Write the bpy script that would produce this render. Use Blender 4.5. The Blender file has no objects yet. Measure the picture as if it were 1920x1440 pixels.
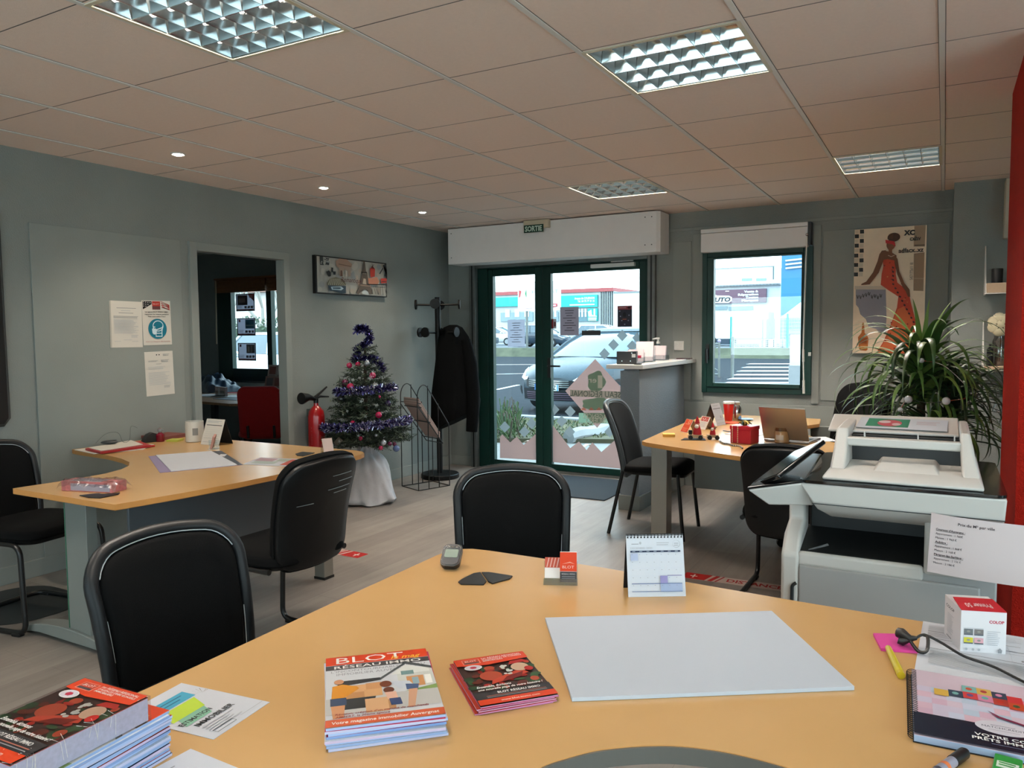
# Estate agency office: desks, chairs, copier, Christmas tree, glazed entrance and the street outside.
LAMP = 150.0      # fluorescent tube radiance
SPOTW = 42.0      # halogen spot power
SKY = 6.8      # overcast sky radiance
EXPOSURE = 0.0
import bpy, math, random
from mathutils import Vector, Matrix, Euler

random.seed(7)
SC = bpy.context.scene
COL = SC.collection
PI = math.pi
V = Vector

# ------------------------------------------------------------------ camera
CAM = V((0.0, 0.0, 1.38))
FPX = 1442.74
YAW, PITCH, ROLL = -0.5112, -0.0645, -0.0085
FW = V((math.sin(YAW) * math.cos(PITCH), math.cos(YAW) * math.cos(PITCH), math.sin(PITCH)))
_r0 = V((math.cos(YAW), -math.sin(YAW), 0))
_u0 = _r0.cross(FW)
RT = _r0 * math.cos(ROLL) + _u0 * math.sin(ROLL)
UP = -_r0 * math.sin(ROLL) + _u0 * math.cos(ROLL)


def ray(px, py):
    return FW + RT * ((px - 960) / FPX) - UP * ((py - 720) / FPX)


def at_z(px, py, z):
    d = ray(px, py)
    return CAM + d * ((z - CAM.z) / d.z)


def at_x(px, py, x):
    d = ray(px, py)
    return CAM + d * (x / d.x)


def at_y(px, py, y):
    d = ray(px, py)
    return CAM + d * (y / d.y)


cam_data = bpy.data.cameras.new('camera')
cam_data.sensor_width = 36.0
cam_data.lens = FPX / 1920 * 36.0
cam_data.clip_start = 0.05
cam_data.clip_end = 400
cam = bpy.data.objects.new('camera', cam_data)
COL.objects.link(cam)
_m = Matrix((RT, UP, -FW)).transposed().to_4x4()
_m.translation = CAM
cam.matrix_world = _m
SC.camera = cam


# ------------------------------------------------------------------ materials
def lin(c):
    if isinstance(c, str):
        c = c.lstrip('#')
        c = [int(c[i:i + 2], 16) / 255 for i in (0, 2, 4)]
        return tuple(x / 12.92 if x <= 0.04045 else ((x + 0.055) / 1.055) ** 2.4 for x in c)
    return tuple(c)


MATS = {}


def mat(name, col, rough=0.5, metal=0.0, var=0.0, vscale=8.0, bump=0.0, bscale=60.0, spec=0.5,
        emit=0.0, trans=0.0, sheen=0.0, coat=0.0, alpha=1.0, ecol=None):
    if name in MATS:
        return MATS[name]
    m = bpy.data.materials.new(name)
    m.use_nodes = True
    nt = m.node_tree
    b = nt.nodes['Principled BSDF']
    c = lin(col)
    b.inputs['Base Color'].default_value = (*c, 1)
    b.inputs['Roughness'].default_value = rough
    b.inputs['Metallic'].default_value = metal
    b.inputs['Specular IOR Level'].default_value = spec
    if trans:
        b.inputs['Transmission Weight'].default_value = trans
    if sheen:
        b.inputs['Sheen Weight'].default_value = sheen
    if coat:
        b.inputs['Coat Weight'].default_value = coat
        b.inputs['Coat Roughness'].default_value = 0.08
    if alpha < 1:
        b.inputs['Alpha'].default_value = alpha
    if emit:
        b.inputs['Emission Color'].default_value = (*lin(ecol or col), 1)
        b.inputs['Emission Strength'].default_value = emit
    if var or bump:
        tc = nt.nodes.new('ShaderNodeTexCoord')
    if var:
        n = nt.nodes.new('ShaderNodeTexNoise')
        n.inputs['Scale'].default_value = vscale
        n.inputs['Detail'].default_value = 4
        nt.links.new(tc.outputs['Object'], n.inputs['Vector'])
        r = nt.nodes.new('ShaderNodeMapRange')
        r.inputs['From Min'].default_value = 0.25
        r.inputs['From Max'].default_value = 0.75
        r.inputs['To Min'].default_value = 1 - var
        r.inputs['To Max'].default_value = 1 + var
        nt.links.new(n.outputs['Fac'], r.inputs['Value'])
        x = nt.nodes.new('ShaderNodeMix')
        x.data_type = 'RGBA'
        x.blend_type = 'MULTIPLY'
        x.inputs[0].default_value = 1
        x.inputs[6].default_value = (*c, 1)
        nt.links.new(r.outputs[0], x.inputs[7])
        nt.links.new(x.outputs[2], b.inputs['Base Color'])
    if bump:
        n2 = nt.nodes.new('ShaderNodeTexNoise')
        n2.inputs['Scale'].default_value = bscale
        n2.inputs['Detail'].default_value = 3
        nt.links.new(tc.outputs['Object'], n2.inputs['Vector'])
        bp = nt.nodes.new('ShaderNodeBump')
        bp.inputs['Strength'].default_value = bump
        bp.inputs['Distance'].default_value = 0.01
        nt.links.new(n2.outputs['Fac'], bp.inputs['Height'])
        nt.links.new(bp.outputs[0], b.inputs['Normal'])
    MATS[name] = m
    return m


def mat_mix_glass(name, tint, gloss=0.07, rough=0.0):
    """Thin clear sheet: mostly transparent with a weak mirror reflection."""
    if name in MATS:
        return MATS[name]
    m = bpy.data.materials.new(name)
    m.use_nodes = True
    nt = m.node_tree
    nt.nodes.clear()
    o = nt.nodes.new('ShaderNodeOutputMaterial')
    t = nt.nodes.new('ShaderNodeBsdfTransparent')
    t.inputs[0].default_value = (*lin(tint), 1)
    g = nt.nodes.new('ShaderNodeBsdfGlossy')
    g.inputs['Roughness'].default_value = rough
    x = nt.nodes.new('ShaderNodeMixShader')
    x.inputs[0].default_value = gloss
    nt.links.new(t.outputs[0], x.inputs[1])
    nt.links.new(g.outputs[0], x.inputs[2])
    nt.links.new(x.outputs[0], o.inputs[0])
    MATS[name] = m
    return m


def mat_film(name, col, clear=0.3, trl=0.5):
    """Frosted vinyl: part transparent, part translucent, part diffuse."""
    if name in MATS:
        return MATS[name]
    m = bpy.data.materials.new(name)
    m.use_nodes = True
    nt = m.node_tree
    nt.nodes.clear()
    o = nt.nodes.new('ShaderNodeOutputMaterial')
    c = (*lin(col), 1)
    t = nt.nodes.new('ShaderNodeBsdfTransparent')
    t.inputs[0].default_value = c
    a = nt.nodes.new('ShaderNodeBsdfTranslucent')
    a.inputs[0].default_value = c
    d = nt.nodes.new('ShaderNodeBsdfDiffuse')
    d.inputs[0].default_value = c
    x = nt.nodes.new('ShaderNodeMixShader')
    x.inputs[0].default_value = trl
    nt.links.new(d.outputs[0], x.inputs[1])
    nt.links.new(a.outputs[0], x.inputs[2])
    y = nt.nodes.new('ShaderNodeMixShader')
    y.inputs[0].default_value = clear
    nt.links.new(x.outputs[0], y.inputs[1])
    nt.links.new(t.outputs[0], y.inputs[2])
    nt.links.new(y.outputs[0], o.inputs[0])
    MATS[name] = m
    return m


def C(hexcol, rough=0.55):
    """Printing ink / plain paint of one colour."""
    return mat('ink_' + hexcol.lstrip('#') + '_%d' % int(rough * 100), hexcol, rough, spec=0.3)


# ------------------------------------------------------------------ mesh builder
class MB:
    def __init__(s):
        s.v, s.f, s.m, s.mats = [], [], [], []
        s.T = None

    def mi(s, m):
        if m not in s.mats:
            s.mats.append(m)
        return s.mats.index(m)

    def add(s, vs, fs, m, T=None):
        o = len(s.v)
        k = s.mi(m)
        for p in vs:
            p = V(p)
            if T is not None:
                p = T @ p
            if s.T is not None:
                p = s.T @ p
            s.v.append(p)
        for f in fs:
            s.f.append([i + o for i in f])
            s.m.append(k)
        return s

    def box(s, c, d, m, rot=None):
        x, y, z = d[0] / 2, d[1] / 2, d[2] / 2
        vs = [(-x, -y, -z), (x, -y, -z), (x, y, -z), (-x, y, -z), (-x, -y, z), (x, -y, z), (x, y, z), (-x, y, z)]
        fs = [(3, 2, 1, 0), (4, 5, 6, 7), (0, 1, 5, 4), (1, 2, 6, 5), (2, 3, 7, 6), (3, 0, 4, 7)]
        T = Matrix.Translation(V(c))
        if rot is not None:
            T = T @ (rot if isinstance(rot, Matrix) else Euler(rot).to_matrix().to_4x4())
        return s.add(vs, fs, m, T)

    def bx(s, x0, x1, y0, y1, z0, z1, m):
        return s.box(((x0 + x1) / 2, (y0 + y1) / 2, (z0 + z1) / 2), (abs(x1 - x0), abs(y1 - y0), abs(z1 - z0)), m)

    def prism(s, poly, z0, z1, m, T=None, mtop=None):
        n = len(poly)
        a = sum(poly[i][0] * poly[(i + 1) % n][1] - poly[(i + 1) % n][0] * poly[i][1] for i in range(n))
        if a < 0:
            poly = poly[::-1]
        vs = [(p[0], p[1], z0) for p in poly] + [(p[0], p[1], z1) for p in poly]
        s.add(vs, [tuple(range(n - 1, -1, -1))] + [(i, (i + 1) % n, n + (i + 1) % n, n + i) for i in range(n)], m, T)
        s.add(vs[n:], [tuple(range(n))], mtop or m, T)
        return s

    def tube(s, pts, r, m, n=8, closed=False, caps=True, T=None):
        pts = [V(p) for p in pts]
        k = len(pts)
        rr = r if isinstance(r, (list, tuple)) else [r] * k
        vs, fs = [], []
        nrm = None
        for i, p in enumerate(pts):
            if closed:
                t = pts[(i + 1) % k] - pts[i - 1]
            else:
                t = pts[min(i + 1, k - 1)] - pts[max(i - 1, 0)]
            t = t.normalized() if t.length > 1e-9 else V((0, 0, 1))
            if nrm is None:
                nrm = t.orthogonal().normalized()
            else:
                nrm = nrm - t * nrm.dot(t)
                nrm = nrm.normalized() if nrm.length > 1e-6 else t.orthogonal().normalized()
            b = t.cross(nrm)
            for j in range(n):
                a = 2 * PI * j / n
                vs.append(p + (nrm * math.cos(a) + b * math.sin(a)) * rr[i])
        for i in range(k if closed else k - 1):
            o, q = i * n, ((i + 1) % k) * n
            for j in range(n):
                fs.append((o + j, o + (j + 1) % n, q + (j + 1) % n, q + j))
        if caps and not closed:
            fs.append(tuple(range(n - 1, -1, -1)))
            fs.append(tuple((k - 1) * n + j for j in range(n)))
        return s.add(vs, fs, m, T)

    def lathe(s, prof, m, n=24, c=(0, 0, 0), T=None):
        vs, fs = [], []
        for r, z in prof:
            for j in range(n):
                a = 2 * PI * j / n
                vs.append((c[0] + r * math.cos(a), c[1] + r * math.sin(a), c[2] + z))
        for i in range(len(prof) - 1):
            for j in range(n):
                fs.append((i * n + j, i * n + (j + 1) % n, (i + 1) * n + (j + 1) % n, (i + 1) * n + j))
        if prof[0][0] > 1e-6:
            fs.append(tuple(range(n - 1, -1, -1)))
        if prof[-1][0] > 1e-6:
            fs.append(tuple((len(prof) - 1) * n + j for j in range(n)))
        return s.add(vs, fs, m, T)

    def ball(s, c, r, m, n=12, k=8, sc=(1, 1, 1)):
        pr = [(max(1e-5, r * math.sin(PI * i / k)), -r * math.cos(PI * i / k)) for i in range(k + 1)]
        T = Matrix.Translation(V(c)) @ Matrix.Diagonal((*sc, 1))
        return s.lathe(pr, m, n, T=T)

    def loft(s, rings, m, closed=True, cap=True, T=None):
        n = len(rings[0])
        vs = [p for r in rings for p in r]
        fs = []
        for i in range(len(rings) - 1):
            for j in range(n if closed else n - 1):
                fs.append((i * n + j, i * n + (j + 1) % n, (i + 1) * n + (j + 1) % n, (i + 1) * n + j))
        if cap and closed:
            fs.append(tuple(range(n - 1, -1, -1)))
            fs.append(tuple((len(rings) - 1) * n + j for j in range(n)))
        return s.add(vs, fs, m, T)

    def sheet(s, fn, nu, nv, m, th=0.0):
        """Grid surface fn(u,v)->(x,y,z), u,v in 0..1, optional thickness along -normal."""
        P = [[V(fn(i / nu, j / nv)) for i in range(nu + 1)] for j in range(nv + 1)]
        w = nu + 1
        vs = [p for row in P for p in row]
        fs = [(j * w + i, j * w + i + 1, (j + 1) * w + i + 1, (j + 1) * w + i) for j in range(nv) for i in range(nu)]
        if th:
            o = len(vs)
            back = []
            for j in range(nv + 1):
                for i in range(nu + 1):
                    a = P[j][min(i + 1, nu)] - P[j][max(i - 1, 0)]
                    b = P[min(j + 1, nv)][i] - P[max(j - 1, 0)][i]
                    nn = a.cross(b)
                    nn = nn.normalized() if nn.length > 1e-12 else V((0, 0, 1))
                    back.append(P[j][i] - nn * th)
            vs = vs + back
            fs = fs + [tuple(reversed([k + o for k in f])) for f in fs]
            rim = [i for i in range(w)] + [j * w + nu for j in range(1, nv + 1)] + [nv * w + i for i in range(nu - 1, -1, -1)] + [j * w for j in range(nv - 1, 0, -1)]
            for a, b in zip(rim, rim[1:] + rim[:1]):
                fs.append((b, a, a + o, b + o))
        return s.add(vs, fs, m)

    def pillow(s, outline, mp, tf, tb, m, rnd=0.06, steps=(1.0, 0.985, 0.95, 0.8, 0.5, 0.2), bulge=0.25):
        """Padded panel. outline: closed (u,v) points round (0,0); mp(u,v)->(pos, normal)."""
        n = len(outline)
        ok = [(1.0, 0.0)] + [(1 - rnd * (1 - math.cos(a)), math.sin(a)) for a in (0.5, 1.0, PI / 2)]
        sc = ok + [(0.75, 1 + bulge * 0.5), (0.4, 1 + bulge * 0.9), (0.06, 1 + bulge)]
        vs, fs = [], []

        def ring(k, off):
            for (u, v) in outline:
                p, nn = mp(u * k, v * k)
                vs.append(V(p) + V(nn) * off)
        for k, h in sc:
            ring(k, h * tf)
        for k, h in sc:
            ring(k, -h * tb)
        L = len(sc)
        for h in (0, L):
            for i in range(L - 1):
                for j in range(n):
                    f = ((h + i) * n + j, (h + i) * n + (j + 1) % n, (h + i + 1) * n + (j + 1) % n, (h + i + 1) * n + j)
                    fs.append(f if h == 0 else f[::-1])
            f = tuple((h + L - 1) * n + j for j in range(n))
            fs.append(f if h == 0 else f[::-1])
        return s.add(vs, fs, m)

    def build(s, name, parent=None, loc=None, rotz=0.0, smooth=38, bevel=0.0, seg=2, world=False, **tags):
        me = bpy.data.meshes.new(name)
        vs = s.v
        T = None
        if parent is not None and world:
            T = PM[parent.name].inverted()
        elif parent is None and loc is not None and world:
            T = (Matrix.Translation(V(loc)) @ Matrix.Rotation(rotz, 4, 'Z')).inverted()
        if T is not None:
            vs = [T @ p for p in vs]
        me.from_pydata([tuple(p) for p in vs], [], s.f)
        for m in s.mats:
            me.materials.append(m)
        me.polygons.foreach_set('material_index', s.m)
        if smooth:
            me.polygons.foreach_set('use_smooth', [True] * len(s.f))
            me.set_sharp_from_angle(angle=math.radians(smooth))
        me.update()
        o = bpy.data.objects.new(name, me)
        COL.objects.link(o)
        if parent is not None:
            o.parent = parent
        elif loc is not None:
            o.location = loc
            o.rotation_euler = (0, 0, rotz)
        if bevel:
            b = o.modifiers.new('edge', 'BEVEL')
            b.width = bevel
            b.segments = seg
            b.limit_method = 'ANGLE'
            b.angle_limit = math.radians(40)
        for k, v in tags.items():
            if v:
                o[k] = v
        return o


PM = {}


def thing(name, label, cat, loc=(0, 0, 0), rotz=0.0, group=None, rot=None):
    o = bpy.data.objects.new(name, None)
    o.empty_display_size = 0.1
    COL.objects.link(o)
    o.location = loc
    o.rotation_euler = rot if rot is not None else (0, 0, rotz)
    PM[o.name] = Matrix.Translation(V(loc)) @ o.rotation_euler.to_matrix().to_4x4()
    o['label'] = label
    o['category'] = cat
    if group:
        o['group'] = group
    return o


def dup(root, loc, rotz=None, label=None, group=None):
    """A copy of a thing with copies of its parts and sub-parts; mesh data is shared."""
    def cp(o, par):
        c = o.copy()
        COL.objects.link(c)
        if par is not None:
            c.parent = par
        for ch in [x for x in KIDS.get(o.name, [])]:
            cp(ch, c)
        return c
    KIDS = {}
    for x in COL.objects:
        if x.parent is not None:
            KIDS.setdefault(x.parent.name, []).append(x)
    r = cp(root, None)
    r.location = loc
    if rotz is not None:
        r.rotation_euler = (0, 0, rotz)
    PM[r.name] = Matrix.Translation(V(loc)) @ r.rotation_euler.to_matrix().to_4x4()
    if label:
        r['label'] = label
    if group:
        r['group'] = group
    return r


def frame_matrix(o, u, v):
    """Local x along u, y along v, z the normal, origin o."""
    u, v = V(u).normalized(), V(v).normalized()
    n = u.cross(v).normalized()
    v = n.cross(u)
    M = Matrix((u, v, n)).transposed().to_4x4()
    M.translation = V(o)
    return M


TXT = {}


def text_mesh(s, bold=0.0, shear=0.0):
    key = (s, bold, shear)
    if key not in TXT:
        cu = bpy.data.curves.new('lettering', 'FONT')
        cu.body = s
        cu.size = 1.0
        cu.offset = bold
        cu.shear = shear
        cu.resolution_u = 2
        ob = bpy.data.objects.new('lettering', cu)
        me = bpy.data.meshes.new_from_object(ob)
        vs = [v.co.copy() for v in me.vertices]
        fs = [tuple(p.vertices) for p in me.polygons]
        bpy.data.objects.remove(ob)
        bpy.data.curves.remove(cu)
        bpy.data.meshes.remove(me)
        xs = [v.x for v in vs] or [0, 1]
        TXT[key] = (vs, fs, min(xs), max(xs))
    return TXT[key]


def smooth_pts(p, n=6):
    p = [V(x) for x in p]
    out = []
    for i in range(len(p) - 1):
        a, b, c, d = p[max(i - 1, 0)], p[i], p[i + 1], p[min(i + 2, len(p) - 1)]
        for j in range(n):
            t = j / n
            out.append(0.5 * ((2 * b) + (c - a) * t + (2 * a - 5 * b + 4 * c - d) * t * t + (3 * b - a - 3 * c + d) * t ** 3))
    out.append(p[-1])
    return out


class Ink:
    """Flat graphics on a panel: x right, y up in metres (or in units of sx, sy), z the layer."""

    def __init__(s, mb, M, sx=1.0, sy=1.0, z=0.0004, step=0.00012):
        s.mb, s.M, s.sx, s.sy, s.z, s.step = mb, M, sx, sy, z, step

    def _up(s):
        s.z += s.step
        return s.z

    def poly(s, pts, m):
        z = s._up()
        pts = [(p[0] * s.sx, p[1] * s.sy) for p in pts]
        n = len(pts)
        a = sum(pts[i][0] * pts[(i + 1) % n][1] - pts[(i + 1) % n][0] * pts[i][1] for i in range(n))
        if a < 0:
            pts = pts[::-1]
        s.mb.add([(x, y, z) for x, y in pts], [tuple(range(n))], m, s.M)

    def rect(s, x0, y0, x1, y1, m):
        s.poly([(x0, y0), (x1, y0), (x1, y1), (x0, y1)], m)

    def ell(s, cx, cy, rx, ry, m, n=20):
        s.poly([(cx + rx * math.cos(2 * PI * i / n), cy + ry * math.sin(2 * PI * i / n)) for i in range(n)], m)

    def text(s, t, x, y, h, m, w=None, align='L', bold=0.0, rot=0.0, mirror=False, shear=0.0):
        """h: capital height, w: total width (both in the panel's units)."""
        vs, fs, x0, x1 = text_mesh(t, bold, shear)
        if not fs:
            return
        z = s._up()
        hh = h * s.sy / 0.69
        ww = (w * s.sx / (x1 - x0)) if w else hh
        tot = (x1 - x0) * ww
        off = {'L': 0, 'C': -tot / 2, 'R': -tot}[align]
        ca, sa = math.cos(rot), math.sin(rot)
        out = []
        for v in vs:
            a = (v.x - x0) * ww + off
            b = v.y * hh
            if mirror:
                a = -a
            out.append((x * s.sx + a * ca - b * sa, y * s.sy + a * sa + b * ca, z))
        s.mb.add(out, [f[::-1] for f in fs] if mirror else fs, m, s.M)

    def lines(s, x0, y0, w, n, gap, h, m, ragged=0.2, align='L', seed=1):
        r = random.Random(seed)
        for i in range(n):
            ww = w * (1 - ragged * r.random())
            xx = x0 if align == 'L' else x0 + (w - ww) / 2
            s.rect(xx, y0 - i * gap, xx + ww, y0 - i * gap + h, m)


def fillet(pts, r, n=5):
    """Round the inner corners of an open polyline."""
    pts = [V(p) for p in pts]
    out = [pts[0]]
    for a, b, c in zip(pts, pts[1:], pts[2:]):
        d1, d2 = (a - b), (c - b)
        k = min(r, d1.length * 0.49, d2.length * 0.49)
        p, q = b + d1.normalized() * k, b + d2.normalized() * k
        for i in range(n + 1):
            t = i / n
            out.append(p * (1 - t) ** 2 + b * 2 * t * (1 - t) + q * t * t)
    out.append(pts[-1])
    return out


def rrect(w, h, r, n=5, cx=0.0, cy=0.0):
    out = []
    for (sx, sy, a0) in ((1, 1, 0), (-1, 1, PI / 2), (-1, -1, PI), (1, -1, 3 * PI / 2)):
        for i in range(n + 1):
            a = a0 + PI / 2 * i / n
            out.append((cx + sx * (w / 2 - r) + r * math.cos(a), cy + sy * (h / 2 - r) + r * math.sin(a)))
    return out


def struct(mb, name, **k):
    o = mb.build(name, **k)
    o['kind'] = 'structure'
    return o
# ================================================================== the room
WX, BY, CZ = -4.57, 6.80, 2.448
GX, GY = -2.432, 2.144            # a node of the 0.6 m ceiling grid


def wall_mat(name, col, b=0.25):
    return mat(name, col, 0.75, var=0.05, vscale=3, bump=b, bscale=130, spec=0.25)


m_wall = wall_mat('grey_wall_paint', '#878c89')
m_trimw = wall_mat('grey_board_paint', '#8d928e', 0.08)
m_redwall = mat('red_roughcast', '#b51d0c', 0.8, var=0.1, vscale=20, bump=0.9, bscale=220, spec=0.2)
m_ceil = mat('ceiling_tile', '#f6e2d6', 0.9, var=0.02, vscale=60, bump=0.15, bscale=300, spec=0.1)
m_rail = mat('ceiling_rail_white', '#e6e0da', 0.45, spec=0.4)
m_gap = mat('ceiling_gap_shade', '#6d645d', 0.9)  # dark strips paint the shadow gaps beside rails and tiles
m_green = mat('dark_green_aluminium', '#08302a', 0.4, spec=0.35)
m_white = mat('white_plastic', '#dcdad5', 0.4)
m_offwhite = mat('white_board', '#efe9e6', 0.5, var=0.02)
m_black = mat('black_plastic', '#0b0c0d', 0.45)
m_steel = mat('galvanised_steel', '#6d716f', 0.45, metal=0.6, var=0.12, vscale=15)
m_chrome = mat('bright_steel', '#c9cbcc', 0.18, metal=1.0)
m_glass = mat_mix_glass('window_glass', '#f4fbfa', 0.05)


def floor_material():
    m = bpy.data.materials.new('vinyl_plank_floor')
    m.use_nodes = True
    nt = m.node_tree
    b = nt.nodes['Principled BSDF']
    tc = nt.nodes.new('ShaderNodeTexCoord')
    mp = nt.nodes.new('ShaderNodeMapping')
    mp.inputs['Rotation'].default_value = (0, 0, PI / 2)
    nt.links.new(tc.outputs['Object'], mp.inputs[0])
    br = nt.nodes.new('ShaderNodeTexBrick')
    br.inputs['Scale'].default_value = 1.0
    br.inputs['Brick Width'].default_value = 1.2
    br.inputs['Row Height'].default_value = 0.18
    br.inputs['Mortar Size'].default_value = 0.0012
    br.inputs['Mortar Smooth'].default_value = 0.2
    br.inputs['Bias'].default_value = 0.1
    br.inputs['Color1'].default_value = (*lin('#968f87'), 1)
    br.inputs['Color2'].default_value = (*lin('#877f78'), 1)
    br.inputs['Mortar'].default_value = (*lin('#75706a'), 1)
    nt.links.new(mp.outputs[0], br.inputs['Vector'])
    m2 = nt.nodes.new('ShaderNodeMapping')
    m2.inputs['Scale'].default_value = (9, 0.9, 1)
    nt.links.new(tc.outputs['Object'], m2.inputs[0])
    n = nt.nodes.new('ShaderNodeTexNoise')
    n.inputs['Scale'].default_value = 2.2
    n.inputs['Detail'].default_value = 8
    n.inputs['Roughness'].default_value = 0.65
    nt.links.new(m2.outputs[0], n.inputs['Vector'])
    n3 = nt.nodes.new('ShaderNodeTexNoise')
    n3.inputs['Scale'].default_value = 2.0
    n3.inputs['Detail'].default_value = 3
    nt.links.new(tc.outputs['Object'], n3.inputs['Vector'])
    ad = nt.nodes.new('ShaderNodeMath')
    ad.operation = 'ADD'
    nt.links.new(n.outputs['Fac'], ad.inputs[0])
    nt.links.new(n3.outputs['Fac'], ad.inputs[1])
    r = nt.nodes.new('ShaderNodeMapRange')
    r.inputs['From Min'].default_value = 0.6
    r.inputs['From Max'].default_value = 1.4
    r.inputs['To Min'].default_value = 0.72
    r.inputs['To Max'].default_value = 1.25
    nt.links.new(ad.outputs[0], r.inputs['Value'])
    x = nt.nodes.new('ShaderNodeMix')
    x.data_type = 'RGBA'
    x.blend_type = 'MULTIPLY'
    x.inputs[0].default_value = 1
    nt.links.new(br.outputs['Color'], x.inputs[6])
    nt.links.new(r.outputs[0], x.inputs[7])
    nt.links.new(x.outputs[2], b.inputs['Base Color'])
    b.inputs['Roughness'].default_value = 0.42
    b.inputs['Specular IOR Level'].default_value = 0.45
    return m


mb = MB(); mb.bx(-8.7, 2.7, -2.7, 6.95, -0.05, 0.0, floor_material())
struct(mb, 'floor', smooth=0)

# ---- ceiling: tiles with openings left for the luminaires
LUMK = {(0, 5): 2.9, (3, 5): 2.0, (0, -1): 1.3, (2, 1): 0.85, (2, -3): 0.5, (-2, -3): 0.8, (5, -2): 0.5}  # tube strength per luminaire; unlit far pair turned on to brighten that end
LUM = [(0, -1), (2, 1), (0, 5), (3, 5), (2, -3), (-2, -3), (5, -2), (-3, -6), (1, -6)]
mb = MB()
for i in range(-4, 9):
    for j in range(-8, 8):
        if (i, j) in LUM:
            continue
        x0, x1 = max(GX + 0.6 * i, WX), min(GX + 0.6 * i + 0.6, 2.6)
        y0, y1 = max(GY + 0.6 * j, -2.6), min(GY + 0.6 * j + 0.6, BY)
        if x1 > x0 and y1 > y0:
            mb.add([(x0, y0, CZ), (x1, y0, CZ), (x1, y1, CZ), (x0, y1, CZ)], [(3, 2, 1, 0)], m_ceil)
struct(mb, 'ceiling', smooth=0)
mb = MB()
for i in range(-3, 9):
    x = GX + 0.6 * i
    mb.bx(x - 0.010, x + 0.010, -2.6, BY, CZ - 0.005, CZ - 0.0005, m_rail)
    for e in (-0.0125, 0.0100):
        mb.bx(x + e, x + e + 0.0025, -2.6, BY, CZ - 0.0012, CZ - 0.0005, m_gap)
for j in range(-7, 8):
    y = GY + 0.6 * j
    for i in range(-4, 9):
        x0, x1 = max(GX + 0.6 * i + 0.0125, WX), min(GX + 0.6 * i + 0.5875, 2.6)
        mb.bx(x0, x1, y - 0.005, y + 0.008, CZ - 0.0016, CZ - 0.0005, m_ceil)
        mb.bx(x0, x1, y - 0.009, y - 0.005, CZ - 0.0012, CZ - 0.0005, m_gap)
struct(mb, 'trim_1', smooth=0)
mb = MB()
mb.bx(-8.7, 2.7, -2.7, 6.95, CZ + 0.16, CZ + 0.2, m_white)
struct(mb, 'roof', smooth=0)

# ---- walls
DX0, DX1, DZ = -4.27, -2.32, 2.12           # glazed entrance opening
WX0, WX1, WZ0, WZ1 = -1.85, -0.965, 0.87, 2.10
AX0, AX1, AZ0, AZ1 = -8.08, -6.1, 0.85, 2.06  # window of the next room
mb = MB()
y0, y1 = BY, BY + 0.18
mb.bx(-8.7, AX0, y0, y1, 0, CZ, m_wall)
mb.bx(AX0, AX1, y0, y1, 0, AZ0, m_wall)
mb.bx(AX0, AX1, y0, y1, AZ1, CZ, m_wall)
mb.bx(AX1, DX0, y0, y1, 0, CZ, m_wall)
mb.bx(DX0, DX1, y0, y1, DZ, CZ, m_wall)
mb.bx(DX1, WX0, y0, y1, 0, CZ, m_wall)
mb.bx(WX0, WX1, y0, y1, 0, WZ0, m_wall)
mb.bx(WX0, WX1, y0, y1, WZ1, CZ, m_wall)
mb.bx(WX1, 2.7, y0, y1, 0, CZ, m_wall)
struct(mb, 'wall_back', smooth=0)
mb = MB()
OY0, OY1, OZ = 3.645, 4.455, 1.98
mb.bx(WX - 0.06, WX, -2.7, OY0 - 0.02, 0, CZ, m_wall)
mb.bx(WX - 0.06, WX, OY1 + 0.02, BY, 0, CZ, m_wall)
mb.bx(WX - 0.06, WX, OY0 - 0.02, OY1 + 0.02, OZ + 0.02, CZ, m_wall)
struct(mb, 'wall_left', smooth=0)
RY0, RY1, FZ0, FZ1 = -2.2, 2.2, 0.35, 2.25       # unseen side window, added to even out the daylight
mb = MB()
mb.bx(2.6, 2.7, -2.7, RY0, 0, CZ, m_wall); mb.bx(2.6, 2.7, RY1, BY, 0, CZ, m_wall)
mb.bx(2.6, 2.7, RY0, RY1, 0, FZ0, m_wall); mb.bx(2.6, 2.7, RY0, RY1, FZ1, CZ, m_wall)
struct(mb, 'wall_right', smooth=0)
win = thing('window_4', 'wide green framed window added in the side wall for daylight, out of view', 'window', (2.65, 0.2, 0.35))
win['kind'] = 'structure'
mb = MB()
for y in [RY0 + (RY1 - RY0) * i / 4 for i in range(5)]:
    mb.bx(2.62, 2.68, y - 0.03, y + 0.03, FZ0, FZ1, m_green)
mb.bx(2.62, 2.68, RY0, RY1, FZ0, FZ0 + 0.06, m_green); mb.bx(2.62, 2.68, RY0, RY1, FZ1 - 0.06, FZ1, m_green)
mb.build('window_frame', win, world=True)
mb = MB(); mb.bx(2.647, 2.653, RY0, RY1, FZ0, FZ1, m_glass); mb.build('glass', win, world=True, smooth=0)
FX0, FX1, FZ0, FZ1 = -3.9, 2.0, 0.85, 2.15     # shop window behind the camera
mb = MB()
mb.bx(WX, FX0, -2.7, -2.6, 0, CZ, m_wall); mb.bx(FX1, 2.6, -2.7, -2.6, 0, CZ, m_wall)
mb.bx(FX0, FX1, -2.7, -2.6, 0, FZ0, m_wall); mb.bx(FX0, FX1, -2.7, -2.6, FZ1, CZ, m_wall)
struct(mb, 'wall_front', smooth=0)
win = thing('window_3', 'wide green framed shop window behind the camera', 'window', (-0.95, -2.65, 0.35))
win['kind'] = 'structure'
mb = MB()
for x in [FX0 + (FX1 - FX0) * i / 4 for i in range(5)]:
    mb.bx(x - 0.03, x + 0.03, -2.68, -2.62, FZ0, FZ1, m_green)
mb.bx(FX0, FX1, -2.68, -2.62, FZ0, FZ0 + 0.06, m_green); mb.bx(FX0, FX1, -2.68, -2.62, FZ1 - 0.06, FZ1, m_green)
mb.build('window_frame', win, world=True)
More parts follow.
